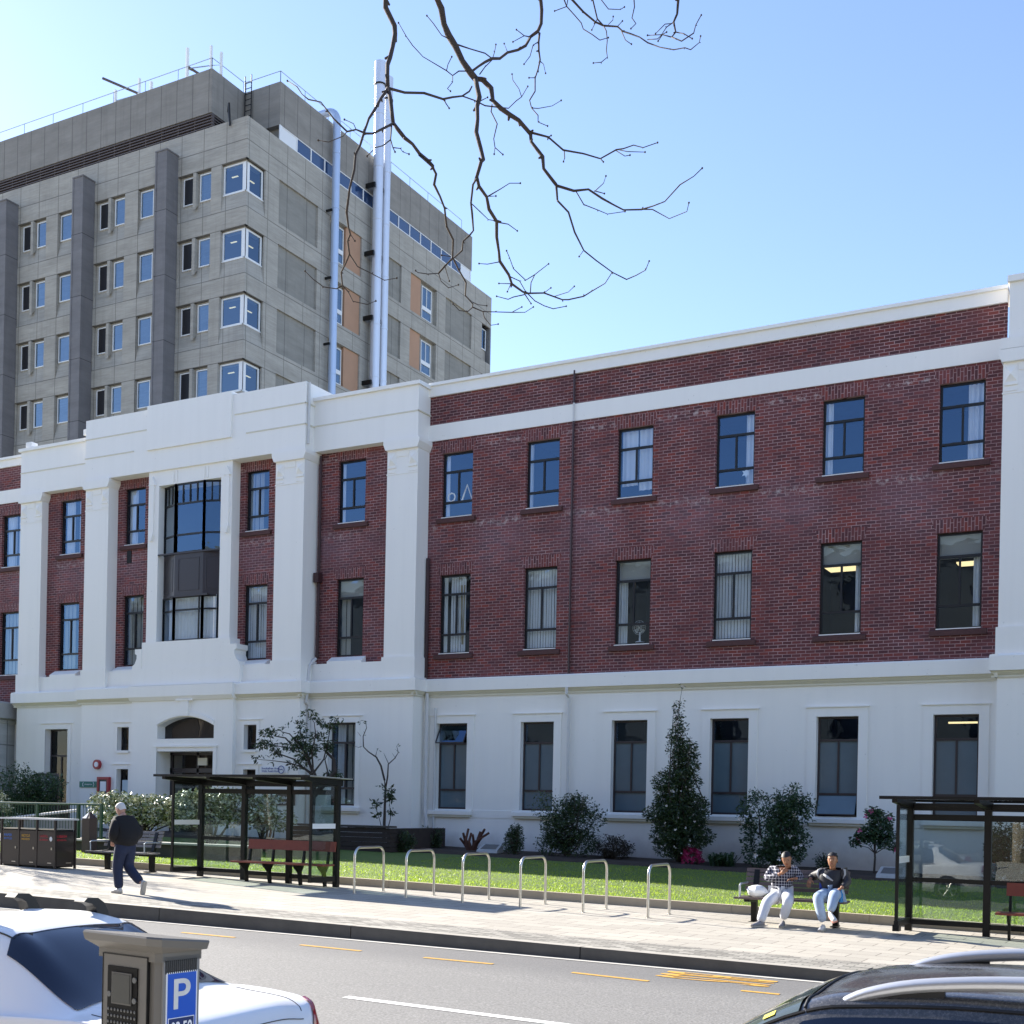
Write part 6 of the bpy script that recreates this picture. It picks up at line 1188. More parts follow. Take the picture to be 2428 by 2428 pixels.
MB().box(xa, xb, Y - .1, Y + .12, .3, zt - .05).build('wall', simple('wall_dark', (.055, .05, .042), .9, var=.4, scale=3), T); MB().bbox(xa - .04, xb + .04, Y - .17, Y + .19, zt - .05, zt, .01).build('capping', M['gutter'], T)
Y = 29.6; xa, xb = spot(808, Y, 1990), spot(925, Y, 1990); zt = zat(880, 1958, Y); T = thing('planter_wall', 'dark brown planter wall at the foot of the corner pilaster behind the bicycle hoops', 'wall', ((xa + xb) / 2, Y, .5))
m = MB()
for j in range(7): m.box(xa - 1.8, xb, Y + .004 * (j % 2), Y + .3, .45 + j * (zt - .5) / 7, .45 + (j + 1) * (zt - .5) / 7 - .012)
m.box(xb - .3, xb - .01, Y + .3, 32.6, .45, zt - .06); m.build('wall', simple('planter_brown', (.035, .024, .02), .9, var=.5, scale=5, bmp=.5), T); m = MB()
for i in range(12): a = xa - 1.8 + i * (xb - xa + 1.8) / 12; m.bbox(a + .01, a + (xb - xa + 1.8) / 12, Y - .05, Y + .34, zt - .05 + .012 * rs.uniform(-1, 1), zt + .01, .01)
m.build('capping', simple('planter_cap', (.05, .04, .035), .7, var=.4, scale=4), T)
def plaque(name, label, x, Y):
    X = spot(x, Y); z = lawnz(X, Y); T = thing(name, label, 'plaque', (X, Y, z)); m = MB(); m.hexa([(X - .34, Y - .28, z - .02), (X + .34, Y - .28, z - .02), (X + .34, Y + .15, z - .02), (X - .34, Y + .15, z - .02)], [(X - .34, Y - .25, z + .06), (X + .34, Y - .25, z + .06), (X + .30, Y + .12, z + .24), (X - .30, Y + .12, z + .24)]); m.build('stone', simple('plaque_stone', (.42, .42, .41), .7, var=.15, scale=8), T)
    m = MB(); m.quad((X - .25, Y - .2, z + .0925), (X + .25, Y - .2, z + .0925), (X + .23, Y + .07, z + .2235), (X - .23, Y + .07, z + .2235)); m.build('plate', simple('plaque_plate', (.12, .12, .12), .5), T)
plaque('stone_plaque', 'pale sloping stone plaque in the bed left of the upright shrub', 1165, 31.4); plaque('stone_plaque', 'pale sloping stone plaque in the bed beside the left edge of the right bus shelter', 2118, 31.0)
# green railing, ramp wall and lattice
Y = 25.2; xa, xb = spot(-40, Y, 1950), spot(240, Y, 1950); zt = zat(100, 1905, Y); z0 = .55; T = thing('green_railing', 'green painted steel railing with thin upright bars at the left', 'railing', ((xa + xb) / 2, Y, z0)); m = MB(); m.tube([(xa, Y, zt), (xb, Y, zt)], .03, 8); m.tube([(xa, Y, z0 + .1), (xb, Y, z0 + .1)], .02, 6); m.build('rail', M['green'], T)
for x in (spot(87, Y), spot(184, Y), xb, xa + .3): MB().box(x - .04, x + .04, Y - .03, Y + .03, z0 - .3, zt).build('post', M['green'], T)
m = MB(); x = xa
while x < xb: m.tube([(x, Y, z0 + .1), (x, Y, zt)], .009, 4); x += .115
o_ = m.build('bars', M['green'], T)
Y = 27.6; T = thing('ramp_wall', 'low grey ramp wall with a pale rising handrail behind the green railing', 'wall', (spot(100, Y), Y, .6)); m = MB(); pa_, pb_ = yy(20, 1940, Y), yy(184, 1921, Y); m.prism([(pa_[0], .4), (pb_[0] + .1, .4), (pb_[0] + .1, pb_[1] - .3), (pa_[0], pa_[1] - .05)], 'y', Y + .1, Y + .3); m.build('wall', simple('ramp_grey', (.26, .26, .25), .85, var=.25, scale=2), T)
MB().tube([(pa_[0], Y, pa_[1]), (pb_[0], Y, pb_[1]), (pb_[0] + .1, Y, pb_[1] - .3)], .045, 8).build('handrail', M['pipe_w'], T)
Y = 30.2; T = thing('lattice_screen', 'dark diagonal lattice screen between the rounded bush and the tall side window', 'screen', (spot(115, Y), Y, .7)); (xa, zt), (xb, zb_) = yy(92, 1838, Y), yy(136, 1900, Y); m = MB(); s_ = .16; k = -12
clipx = lambda x: max(xa, min(xb, x))
while k < 14:
    for sg in (1, -1):
        pts = []
        for tt in (0, 1):
            zz = .7 + tt * (zt - .7); pts.append((xa + k * s_ + sg * (zz - .7) * .9 + (0 if sg > 0 else .9), zz))
        (ua, va), (ub, vb) = pts
        lo, hi = 0.0, 1.0
        for t_ in range(1):
            if ub != ua:
                t1, t2 = sorted(((xa - ua) / (ub - ua), (xb - ua) / (ub - ua))); lo, hi = max(lo, t1), min(hi, t2)
        if hi - lo > .05:
            P = lambda f: (ua + (ub - ua) * f, Y + (.01 if sg > 0 else 0), va + (vb - va) * f); m.tube([P(lo), P(hi)], .022, 4)
    k += 1
m.build('lattice', simple('lattice_grey', (.16, .18, .2), .7), T); m = MB(); m.box(xa - .04, xa + .03, Y - .03, Y + .04, .6, zt + .03); m.box(xb - .03, xb + .04, Y - .03, Y + .04, .6, zt + .03); m.box(xa, xb, Y - .03, Y + .04, zt, zt + .07); m.build('frame', M['timber_d'], T)
MB().box(xa, xb + .3, Y + .25, Y + .3, .6, zt - 1.0).build('backing', M['timber_d'], T)
# entrance path and steps
mb = MB(); xa, xb = -33.2, -29.6
for j in range(8):
    y0 = lawnY(xa) + .16 + j * 1.28; mb.quad(*[(x, y, zp(LAWN, x, y) + .02) for x, y in ((xa, y0), (xb, y0), (xb, y0 + 1.28), (xa, y0 + 1.28))])
mb.build('path', M['paver'], kind='structure')
# parking meter in the foreground
MX, MY = -3.58, 3.66; mrz = R(-6)
MT = thing('parking_meter', 'grey street parking ticket machine with a wide cap and a blue P sign', 'parking meter', (MX, MY, -.05), mrz)
mg = simple('meter_grey', (.145, .135, .12), .42, var=.06, scale=3); mgl = simple('meter_grey_light', (.20, .20, .20), .4)
HM = 1.52                                                 # cap height above the local ground
# ------------------------------------------------------------------ people
def skin_mesh(name, joints, edges, mat, parent, sub=2, root=0, k=1.0):
    names = list(joints); me = bpy.data.meshes.new('tmp'); me.from_pydata([joints[n][0] for n in names], [(names.index(a), names.index(b)) for a, b in edges], [])
    o = bpy.data.objects.new('tmp', me); COL.objects.link(o); sk = o.modifiers.new('s', 'SKIN'); sk.use_smooth_shade = True
    for i, n in enumerate(names):
        r_ = joints[n][1]; v = me.skin_vertices[0].data[i]; v.radius = (r_ * k, r_ * k) if isinstance(r_, (int, float)) else (r_[0] * k, r_[1] * k); v.use_root = (i == root)
    sb_ = o.modifiers.new('d', 'SUBSURF'); sb_.levels = sub; sb_.render_levels = sub
    bpy.context.view_layer.update(); m2 = bpy.data.meshes.new_from_object(o.evaluated_get(bpy.context.evaluated_depsgraph_get()))
    bpy.data.objects.remove(o); mb = MB(); mb.v = [tuple(v.co) for v in m2.vertices]; mb.f = [tuple(p.vertices) for p in m2.polygons]; mb.m = [0] * len(mb.f); bpy.data.meshes.remove(m2); return mb
def head(mb, c, rot, s=1.0):
    # lofted head, face towards local +x
    n = 20; base = len(mb.v); rings = [(-.115, .030, .028, .010), (-.105, .052, .042, .018), (-.085, .062, .055, .018), (-.055, .078, .066, .010), (-.02, .088, .072, .002), (.02, .094, .075, -.002), (.055, .092, .074, -.006), (.085, .078, .062, -.008), (.108, .048, .038, -.010), (.118, .012, .010, -.010)]
    for z, rx, ry, ox in rings:
        for k in range(n):
            a = 2 * math.pi * k / n; x, y = rx * math.cos(a) + ox, ry * math.sin(a)
            if abs(y) < .03 and x > 0 and -.045 < z < .025: x += .006
            mb.v.append(tuple(Vector(c) + rot @ (Vector((x, y, z)) * s)))
    for i in range(len(rings) - 1):
        for k in range(n): a = base + i * n + k; b = base + i * n + (k + 1) % n; mb.f.append((a, b, b + n, a + n)); mb.m.append(mb.mi)
    T_ = lambda v: tuple(Vector(c) + rot @ (Vector(v) * s))
    mb.tube([T_((.086, 0, .028)), T_((.108, 0, -.012)), T_((.094, 0, -.028))], [.009 * s, .015 * s, .012 * s], 7)
    for y in (-1, 1): mb.ball(T_((-.005, y * .076, -.008)), .026 * s, 8, (.7, .35, 1.1), rot)
    mb.tube([T_((0, 0, -.07)), T_((-.02, 0, -.15))], .048 * s, 10)
def face(parent, c, rot, s, local=True):
    T_ = lambda v: tuple(Vector(c) + rot @ (Vector(v) * s)); m = MB()
    for y in (-1, 1): m.ball(T_((.082, y * .031, .012)), .011 * s, 6, (.5, 1.3, .7), rot); m.tube([T_((.089, y * .016, .034)), T_((.084, y * .048, .034))], .004 * s, 4)
    m.build('eyes', M['hair_d'], parent, local=True); m = MB(); m.tube([T_((.086, -.022, -.055)), T_((.092, 0, -.053)), T_((.086, .022, -.055))], .005 * s, 5); m.build('mouth', M['lip'], parent, local=True)
def cap_hair(parent, c, rot, s, mat, top=True, low=.0, back=True, name='hair'):
    m = MB(); n = 22; rings = [(low, .099, .081), (.03, .101, .082), (.06, .099, .080), (.088, .086, .069), (.112, .056, .045), (.124, .012, .010)]; base = 0
    for z, rx, ry in rings:
        for k in range(n):
            a = 2 * math.pi * k / n; x, y = rx * math.cos(a) - .008, ry * math.sin(a); zz = z
            if math.cos(a) > .35: zz = max(z, .066 + .02 * (math.cos(a) - .35))
            elif z == low: zz = low - (.055 if back and math.cos(a) < -.2 else 0)
            m.v.append(tuple(Vector(c) + rot @ (Vector((x, y, zz)) * s)))
    for i in range(len(rings) - 1):
        for k in range(n): a = i * n + k; b = i * n + (k + 1) % n; m.f.append((a, b, b + n, a + n)); m.m.append(0)
    m.build(name, mat, parent, smooth=True, local=True)
def hand(mb, wrist, dirv, palmn, s=1.0, curl=.6, side=1):
    w = Vector(wrist); d = Vector(dirv).normalized(); n_ = Vector(palmn); n_ = (n_ - d * n_.dot(d)).normalized(); r_ = d.cross(n_) * side; k = .085 * s
    mb.hexa([tuple(w + r_ * .028 * s - n_ * .012 * s), tuple(w - r_ * .028 * s - n_ * .012 * s), tuple(w - r_ * .028 * s + n_ * .012 * s), tuple(w + r_ * .028 * s + n_ * .012 * s)],
            [tuple(w + d * k + r_ * .042 * s - n_ * .010 * s), tuple(w + d * k - r_ * .040 * s - n_ * .010 * s), tuple(w + d * k - r_ * .040 * s + n_ * .012 * s), tuple(w + d * k + r_ * .042 * s + n_ * .012 * s)])
    for i, L in enumerate((.066, .075, .070, .055)):
        o = w + d * k + r_ * (.031 - i * .0205) * s; a = d; p = [o]
        for j in range(3): a = (a + n_ * curl * .45).normalized(); p.append(p[-1] + a * L * s * (.45, .33, .24)[j])
        mb.tube(p, [.0098 * s, .0092 * s, .0085 * s, .0065 * s], 6)
    o = w + d * .02 * s + r_ * .03 * s; mb.tube([o, o + (d * .5 + r_ * .8 + n_ * .3).normalized() * .035 * s, o + (d * .9 + r_ * .7 + n_ * .5).normalized() * .072 * s], [.013 * s, .011 * s, .008 * s], 6)
def shoe(parent, ankle, toe, up, mat, sole, s=1.0, local=True):
    a, t_ = Vector(ankle), Vector(toe); d = (t_ - a); u = Vector(up); u = u - d * (u.dot(d) / d.length_squared); u.normalize(); d.normalize(); r_ = d.cross(u); L = .27 * s; heel = a - u * .055 * s - d * .07 * s; m = MB()
    prof = [(0, .032, .075), (.06, .036, .085), (.11, .036, .075), (.17, .045, .050), (.22, .044, .040), (.26, .030, .028)]; n = 10; base = 0
    for f, w_, h in prof:
        for k in range(n):
            an = 2 * math.pi * k / n; x = math.cos(an) * w_ * s; z = max(0, math.sin(an)) * h * s + (0 if math.sin(an) > 0 else -.001); m.v.append(tuple(heel + d * f * s + r_ * x + u * z))
    for i in range(len(prof) - 1):
        for k in range(n): b = i * n + k; c = i * n + (k + 1) % n; m.f.append((b, c, c + n, b + n)); m.m.append(0)
    m.f.append(tuple(range(n))[::-1]); m.m.append(0); e = (len(prof) - 1) * n; m.f.append(tuple(e + k for k in range(n))); m.m.append(0)
    S_ = m.build('shoe', mat, parent, smooth=True, local=True)
    m = MB(); 
    for (f0, w0, _), (f1, w1, _) in zip(prof[:-1], prof[1:]):
        q = lambda f, w_, z: tuple(heel + d * f * s + r_ * w_ * s * 1.06 + u * z * s); m.hexa([q(f0, -w0, -.024), q(f1, -w1, -.024), q(f1, w1, -.024), q(f0, w0, -.024)], [q(f0, -w0, .002), q(f1, -w1, .002), q(f1, w1, .002), q(f0, w0, .002)])
    m.build('sole', sole, S_, local=True)
M['skin_l'] = simple('skin_light', (.50, .28, .21), .5); M['skin_d'] = simple('skin_tan', (.33, .16, .09), .5); M['hair_d'] = simple('hair_dark', (.012, .010, .010), .6); M['hair_w'] = simple('hair_white', (.62, .60, .57), .8); M['lip'] = simple('lips', (.22, .07, .05), .5)
M['jacket_k'] = simple('black_fleece', (.008, .008, .010), .9); M['jeans'] = simple('navy_jeans', (.016, .024, .058), .85, var=.3, scale=9); M['jeans_l'] = simple('light_jeans', (.33, .42, .55), .85, var=.3, scale=9); M['trouser_w'] = simple('white_trousers', (.62, .63, .66), .8, var=.06, scale=6)
M['shoe_w'] = simple('white_shoe', (.55, .55, .54), .5); M['sole_w'] = simple('pale_sole', (.38, .35, .30), .7); M['shoe_g'] = simple('grey_shoe', (.22, .21, .22), .6)
def Rz(a): return Matrix.Rotation(a, 3, 'Z')
# walking man
P = onP(293, 2118, *PAVE); P.y = P.y
WM = thing('person', 'white-haired man in a black jacket and navy jeans walking left along the pavement', 'person', (P.x + .02, P.y, pz(P.x, P.y)), R(172)); s = 1.0
J = dict(pelvis=((0, 0, .86), .13), spine=((.0, 0, 1.02), .13), chest=((.03, 0, 1.20), .14), neck=((.075, 0, 1.36), .055), skull=((.12, 0, 1.43), .05), shl=((.04, .17, 1.27), .06), shr=((.04, -.17, 1.27), .06), ell=((-.02, .25, 1.04), .045), elr=((-.03, -.26, 1.04), .045), hal=((.16, .15, .93), .035), har=((.15, -.17, .92), .035),
         hpl=((.0, .085, .82), .085), hpr=((.0, -.085, .82), .085), knl=((.09, .09, .46), .058), knr=((.03, -.09, .46), .058), anl=((.03, .09, .09), .04), anr=((-.34, -.10, .20), .04))
E_ = [('pelvis', 'spine'), ('spine', 'chest'), ('chest', 'neck'), ('neck', 'skull'), ('chest', 'shl'), ('chest', 'shr'), ('shl', 'ell'), ('shr', 'elr'), ('ell', 'hal'), ('elr', 'har'), ('pelvis', 'hpl'), ('pelvis', 'hpr'), ('hpl', 'knl'), ('hpr', 'knr'), ('knl', 'anl'), ('knr', 'anr')]
b = skin_mesh('body', J, E_, None, None); rot = Rz(R(8)) @ Matrix.Rotation(R(28), 3, 'Y'); hc = (.15, .0, 1.485); head(b, hc, rot, 1.0); hand(b, (.17, .15, .93), (.3, -.3, -.8), (.5, -.5, 0), .9); hand(b, (.16, -.17, .92), (.3, .3, -.8), (.5, .5, 0), .9, side=-1)
BW_ = b.build('body', M['skin_l'], WM, smooth=True, local=True); cap_hair(WM, hc, rot, .97, M['hair_w'], low=.01)
JJ = dict(pelvis=((-.01, 0, .80), (.17, .195)), spine=((-.01, 0, 1.02), (.19, .22)), chest=((.02, 0, 1.20), (.175, .205)), collar=((.07, 0, 1.355), (.085, .085)), shl=((.03, .165, 1.27), .095), shr=((.03, -.165, 1.27), .095), ell=((-.03, .255, 1.04), .085), elr=((-.04, -.265, 1.04), .085), hal=((.14, .165, .945), .06), har=((.13, -.185, .935), .06))
skin_mesh('j', JJ, [('pelvis', 'spine'), ('spine', 'chest'), ('chest', 'collar'), ('chest', 'shl'), ('chest', 'shr'), ('shl', 'ell'), ('shr', 'elr'), ('ell', 'hal'), ('elr', 'har')], None, None, k=1.22).build('jacket', M['jacket_k'], WM, smooth=True, local=True)
JT = dict(pelvis=((0, 0, .86), (.115, .13)), waist=((0, 0, 1.0), (.11, .12)), hpl=((.0, .09, .78), .115), hpr=((.0, -.09, .78), .115), knl=((.09, .09, .46), .088), knr=((.03, -.09, .46), .088), anl=((.03, .09, .075), .072), anr=((-.335, -.10, .20), .072))
skin_mesh('t', JT, [('pelvis', 'waist'), ('pelvis', 'hpl'), ('pelvis', 'hpr'), ('hpl', 'knl'), ('hpr', 'knr'), ('knl', 'anl'), ('knr', 'anr')], None, None, k=1.12).build('trousers', M['jeans'], WM, smooth=True, local=True)
shoe(WM, (.04, .09, .085), (.25, .09, .085), (0, 0, 1), M['shoe_w'], M['sole_w']); shoe(WM, (-.36, -.10, .18), (-.30, -.10, -.03), (1, 0, .28), M['shoe_w'], M['sole_w'])
# seated men: joints measured in the picture, each put at its own depth
def seated(label, jm, clothes, skin, headc, hrot, hs, extra):
    org = Vector((onY(*jm['hip'][:2], jm['hip'][2])[0], jm['hip'][2], 0)); org.z = pz(org.x, org.y); T = thing('person', label, 'person', tuple(org))
    W = {k: Vector((onY(x, y, Y)[0], Y, onY(x, y, Y)[1])) - org for k, (x, y, Y) in jm.items()}; return T, W
# man 1: checked shirt
def plaid():
    m, t, b, o = new_mat('checked_shirt'); tc = N(t, 'ShaderNodeTexCoord'); sp_ = N(t, 'ShaderNodeSeparateXYZ'); t.links.new(tc.outputs['Object'], sp_.inputs[0])
    fx = mathn(t, 'LESS_THAN', mathn(t, 'FRACT', mathn(t, 'MULTIPLY', mathn(t, 'ADD', sp_.outputs[0], mathn(t, 'MULTIPLY', sp_.outputs[1], .7)), 21)), .22); fz_ = mathn(t, 'LESS_THAN', mathn(t, 'FRACT', mathn(t, 'MULTIPLY', sp_.outputs[2], 21)), .22)
    c = mixc(t, mathn(t, 'MULTIPLY', mathn(t, 'ADD', fx, fz_), .5), (.012, .014, .035), (.62, .62, .68)); t.links.new(c, b.inputs['Base Color']); b.inputs['Roughness'].default_value = .85; return m
M['plaid'] = plaid()
Yh = 20.32
jm = dict(hip=(1851, 2118, Yh), hl=(1842, 2122, Yh - .06), hr=(1866, 2122, Yh - .06), kl=(1818, 2139, Yh - .50), kr=(1869, 2137, Yh - .48), al=(1803, 2185, Yh - .70), ar=(1856, 2180, Yh - .42), chest=(1853, 2075, Yh + .02), sp=(1853, 2097, Yh + .02), neck=(1858, 2057, Yh - .06), sl=(1828, 2063, Yh + .02), sr=(1885, 2062, Yh + .03), el=(1817, 2084, Yh - .12), er=(1901, 2083, Yh + .12), wl=(1852, 2071, Yh - .26), wr=(1885, 2082, Yh - .10))
T, W = seated('seated man in a dark checked shirt and white trousers with his hand at his mouth', jm, None, None, None, None, 1, None)
def bodyof(T, W, skinmat, hc, rot, hs, shirt, pants, sh_r=.075, pr=(.105, .085, .062), cross=None, scl=.92):
    J = dict(hip=(W['hip'], .12), sp=(W['sp'], .12), chest=(W['chest'], .12), neck=(W['neck'], .05), sl=(W['sl'], .05), sr=(W['sr'], .05), el=(W['el'], .04), er=(W['er'], .04), wl=(W['wl'], .028), wr=(W['wr'], .028), hl=(W['hl'], .07), hr=(W['hr'], .07), kl=(W['kl'], .055), kr=(W['kr'], .055), al=(W['al'], .038), ar=(W['ar'], .038))
    ed = [('hip', 'sp'), ('sp', 'chest'), ('chest', 'neck'), ('chest', 'sl'), ('chest', 'sr'), ('sl', 'el'), ('sr', 'er'), ('el', 'wl'), ('er', 'wr'), ('hip', 'hl'), ('hip', 'hr'), ('hl', 'kl'), ('hr', 'kr'), ('kl', 'al'), ('kr', 'ar')]
    b = skin_mesh('b', J, ed, None, None); head(b, hc, rot, hs); return b, ed
hc = Vector(W['neck']) + Vector((.075, -.10, .15)); rot = Rz(R(-78)) @ Matrix.Rotation(R(28), 3, 'Y') @ Matrix.Rotation(R(10), 3, 'X')
b, ed = bodyof(T, W, M['skin_d'], hc, rot, .98, None, None); hand(b, W['wl'], (.55, -.1, .45), (0.2, .8, .3), .95, 1.4); hand(b, W['wr'], (-.8, -.25, -.15), (0, -.2, -1), .95, .8, -1); b.build('body', M['skin_d'], T, smooth=True, local=True)
face(T, hc, rot, .98); cap_hair(T, hc, rot, .98, M['hair_d'], back=False)
def clothes(T, W, top, bottom, topname, r_t=(.155, .16, .155), r_s=.078, r_e=.062, r_w=.045, r_l=(.10, .078, .062)):
    JJ = dict(hip=(W['hip'] + Vector((0, 0, .02)), r_t[0]), sp=(W['sp'], r_t[1]), chest=(W['chest'], r_t[2]), neck=(W['neck'] - Vector((0, 0, .035)), .07), sl=(W['sl'], r_s), sr=(W['sr'], r_s), el=(W['el'], r_e), er=(W['er'], r_e), wl=(W['wl'].lerp(W['el'], .12), r_w), wr=(W['wr'].lerp(W['er'], .12), r_w))
    skin_mesh('s', JJ, [('hip', 'sp'), ('sp', 'chest'), ('chest', 'neck'), ('chest', 'sl'), ('chest', 'sr'), ('sl', 'el'), ('sr', 'er'), ('el', 'wl'), ('er', 'wr')], None, None, k=1.04).build(topname, top, T, smooth=True, local=True)
    JP = dict(hip=(W['hip'] - Vector((0, 0, .03)), .14), hl=(W['hl'], r_l[0]), hr=(W['hr'], r_l[0]), kl=(W['kl'], r_l[1]), kr=(W['kr'], r_l[1]), al=(W['al'].lerp(W['kl'], -.04), r_l[2]), ar=(W['ar'].lerp(W['kr'], -.02), r_l[2]))
    skin_mesh('p', JP, [('hip', 'hl'), ('hip', 'hr'), ('hl', 'kl'), ('hr', 'kr'), ('kl', 'al'), ('kr', 'ar')], None, None, k=1.06).build('trousers', bottom, T, smooth=True, local=True)
clothes(T, W, M['plaid'], M['trouser_w'], 'shirt', r_l=(.105, .088, .07))
gz = lambda v: -.018 * v.x
for k, dx in (('al', -.10), ('ar', .02)): a = Vector(W[k]); a.z = .085 + gz(a); shoe(T, a, a + Vector((dx, -.2, 0)), (0, 0, 1), M['shoe_g'], M['sole_w'])
# man 2: dark jacket, cap, legs crossed
jm = dict(hip=(1972, 2120, Yh), hl=(1957, 2120, Yh - .06), hr=(1983, 2120, Yh - .05), kl=(1938, 2127, Yh - .48), kr=(1978, 2123, Yh - .54), al=(1951, 2185, Yh - .55), ar=(1969, 2162, Yh - .74), chest=(1973, 2080, Yh + .05), sp=(1972, 2102, Yh + .05), neck=(1975, 2061, Yh + .02), sl=(1948, 2069, Yh + .05), sr=(2000, 2069, Yh + .05), el=(1926, 2079, Yh + .18), er=(2011, 2092, Yh - .0), wl=(1921, 2084, Yh + .02), wr=(1994, 2106, Yh - .22))
T, W = seated('seated man in a backwards cap, dark jacket and light jeans with legs crossed', jm, None, None, None, None, 1, None)
hc = Vector(W['neck']) + Vector((-.0, -.045, .155)); rot = Rz(R(-88)) @ Matrix.Rotation(R(6), 3, 'Y')
b, ed = bodyof(T, W, M['skin_d'], hc, rot, .98, None, None); hand(b, W['wl'], (-.15, -.35, -.9), (.2, .9, 0), .95, .5); hand(b, W['wr'], (-.5, -.5, -.4), (0, 0, -1), .95, .8, -1); b.build('body', M['skin_d'], T, smooth=True, local=True)
face(T, hc, rot, .98); cap_hair(T, hc, rot, 1.0, M['hair_d'], low=.015, name='cap'); m = MB(); T_ = lambda v: tuple(Vector(hc) + rot @ Vector(v)); m.hexa([T_((-.07, -.06, -.005)), T_((-.07, .06, -.005)), T_((-.16, .045, -.04)), T_((-.16, -.045, -.04))], [T_((-.07, -.06, .008)), T_((-.07, .06, .008)), T_((-.16, .045, -.03)), T_((-.16, -.045, -.03))]); m.build('cap_peak', M['hair_d'], T, local=True)
jk = simple('dark_jacket', (.018, .018, .024), .6); clothes(T, W, jk, M['jeans_l'], 'jacket', r_t=(.16, .17, .165), r_s=.085, r_e=.07, r_w=.05, r_l=(.10, .088, .066))
tr_ = simple('jacket_grey', (.40, .41, .43), .7); bl__ = simple('jacket_blue', (.01, .04, .30), .6)
for k, s_ in (('sl', -1), ('sr', 1)): m = MB(); a = W[k]; m.tube([a + Vector((-s_ * .02, -.06, .075)), a + Vector((s_ * .035, -.075, .045)), a + Vector((s_ * .045, -.085, -.02)), a + Vector((s_ * .02, -.09, -.09))], [.012, .018, .016, .008], 7); m.build('shoulder_panel', tr_, T, local=True, smooth=True)
m = MB(); a = W['chest']; m.tube([a + Vector((-.11, -.125, .05)), a + Vector((-.04, -.155, .01)), a + Vector((.05, -.15, -.05))], [.014, .024, .010], 8); m.build('chest_panel', tr_, T, local=True, smooth=True)
m = MB(); a = W['sp']; m.tube([a + Vector((-.155, -.06, .06)), a + Vector((-.15, -.08, -.04))], [.03, .035], 8); m.build('side_panel', bl__, T, local=True, smooth=True)
a = Vector(W['al']); a.z = .085 + gz(a); shoe(T, a, a + Vector((.0, -.2, 0)), (0, 0, 1), M['shoe_w'], M['sole_w']); a = Vector(W['ar']) + Vector((.01, -.02, -.03)); shoe(T, a, a + Vector((.10, -.17, -.05)), (-.3, -.2, 1), M['shoe_w'], simple('red_sole', (.55, .25, .2), .7))
# white carrier bag and blue bottle on the bench
X = onY(1793, 2135, 20.2)[0]; z = BENCH2[2] + .44; T = thing('carrier_bag', 'crumpled white carrier bag on the bench beside the man in white trousers', 'bag', (X, 20.25, z)); m = MB(); m.ball((0, 0, .10), .15, 12, (1.25, .8, .72)); m.v = [(x * (1 + .12 * math.sin(z_ * 40 + x * 30)), y * (1 + .1 * math.cos(x * 45)), max(0, z_)) for x, y, z_ in m.v]; m.build('bag', M['wframe'], T, smooth=False, local=True)
X = onY(1991, 2122, 20.15)[0]; T = thing('drink_bottle', 'small bright blue bottle on the bench beside the man with the cap', 'bottle', (X + .03, 20.1, z)); MB().lathe([(0, 0), (.035, 0), (.037, .02), (.037, .13), (.014, .17), (.014, .2), (0, .2)], n=12).build('bottle', simple('bottle_blue', (.01, .2, .5), .2), T, local=True, smooth='auto')
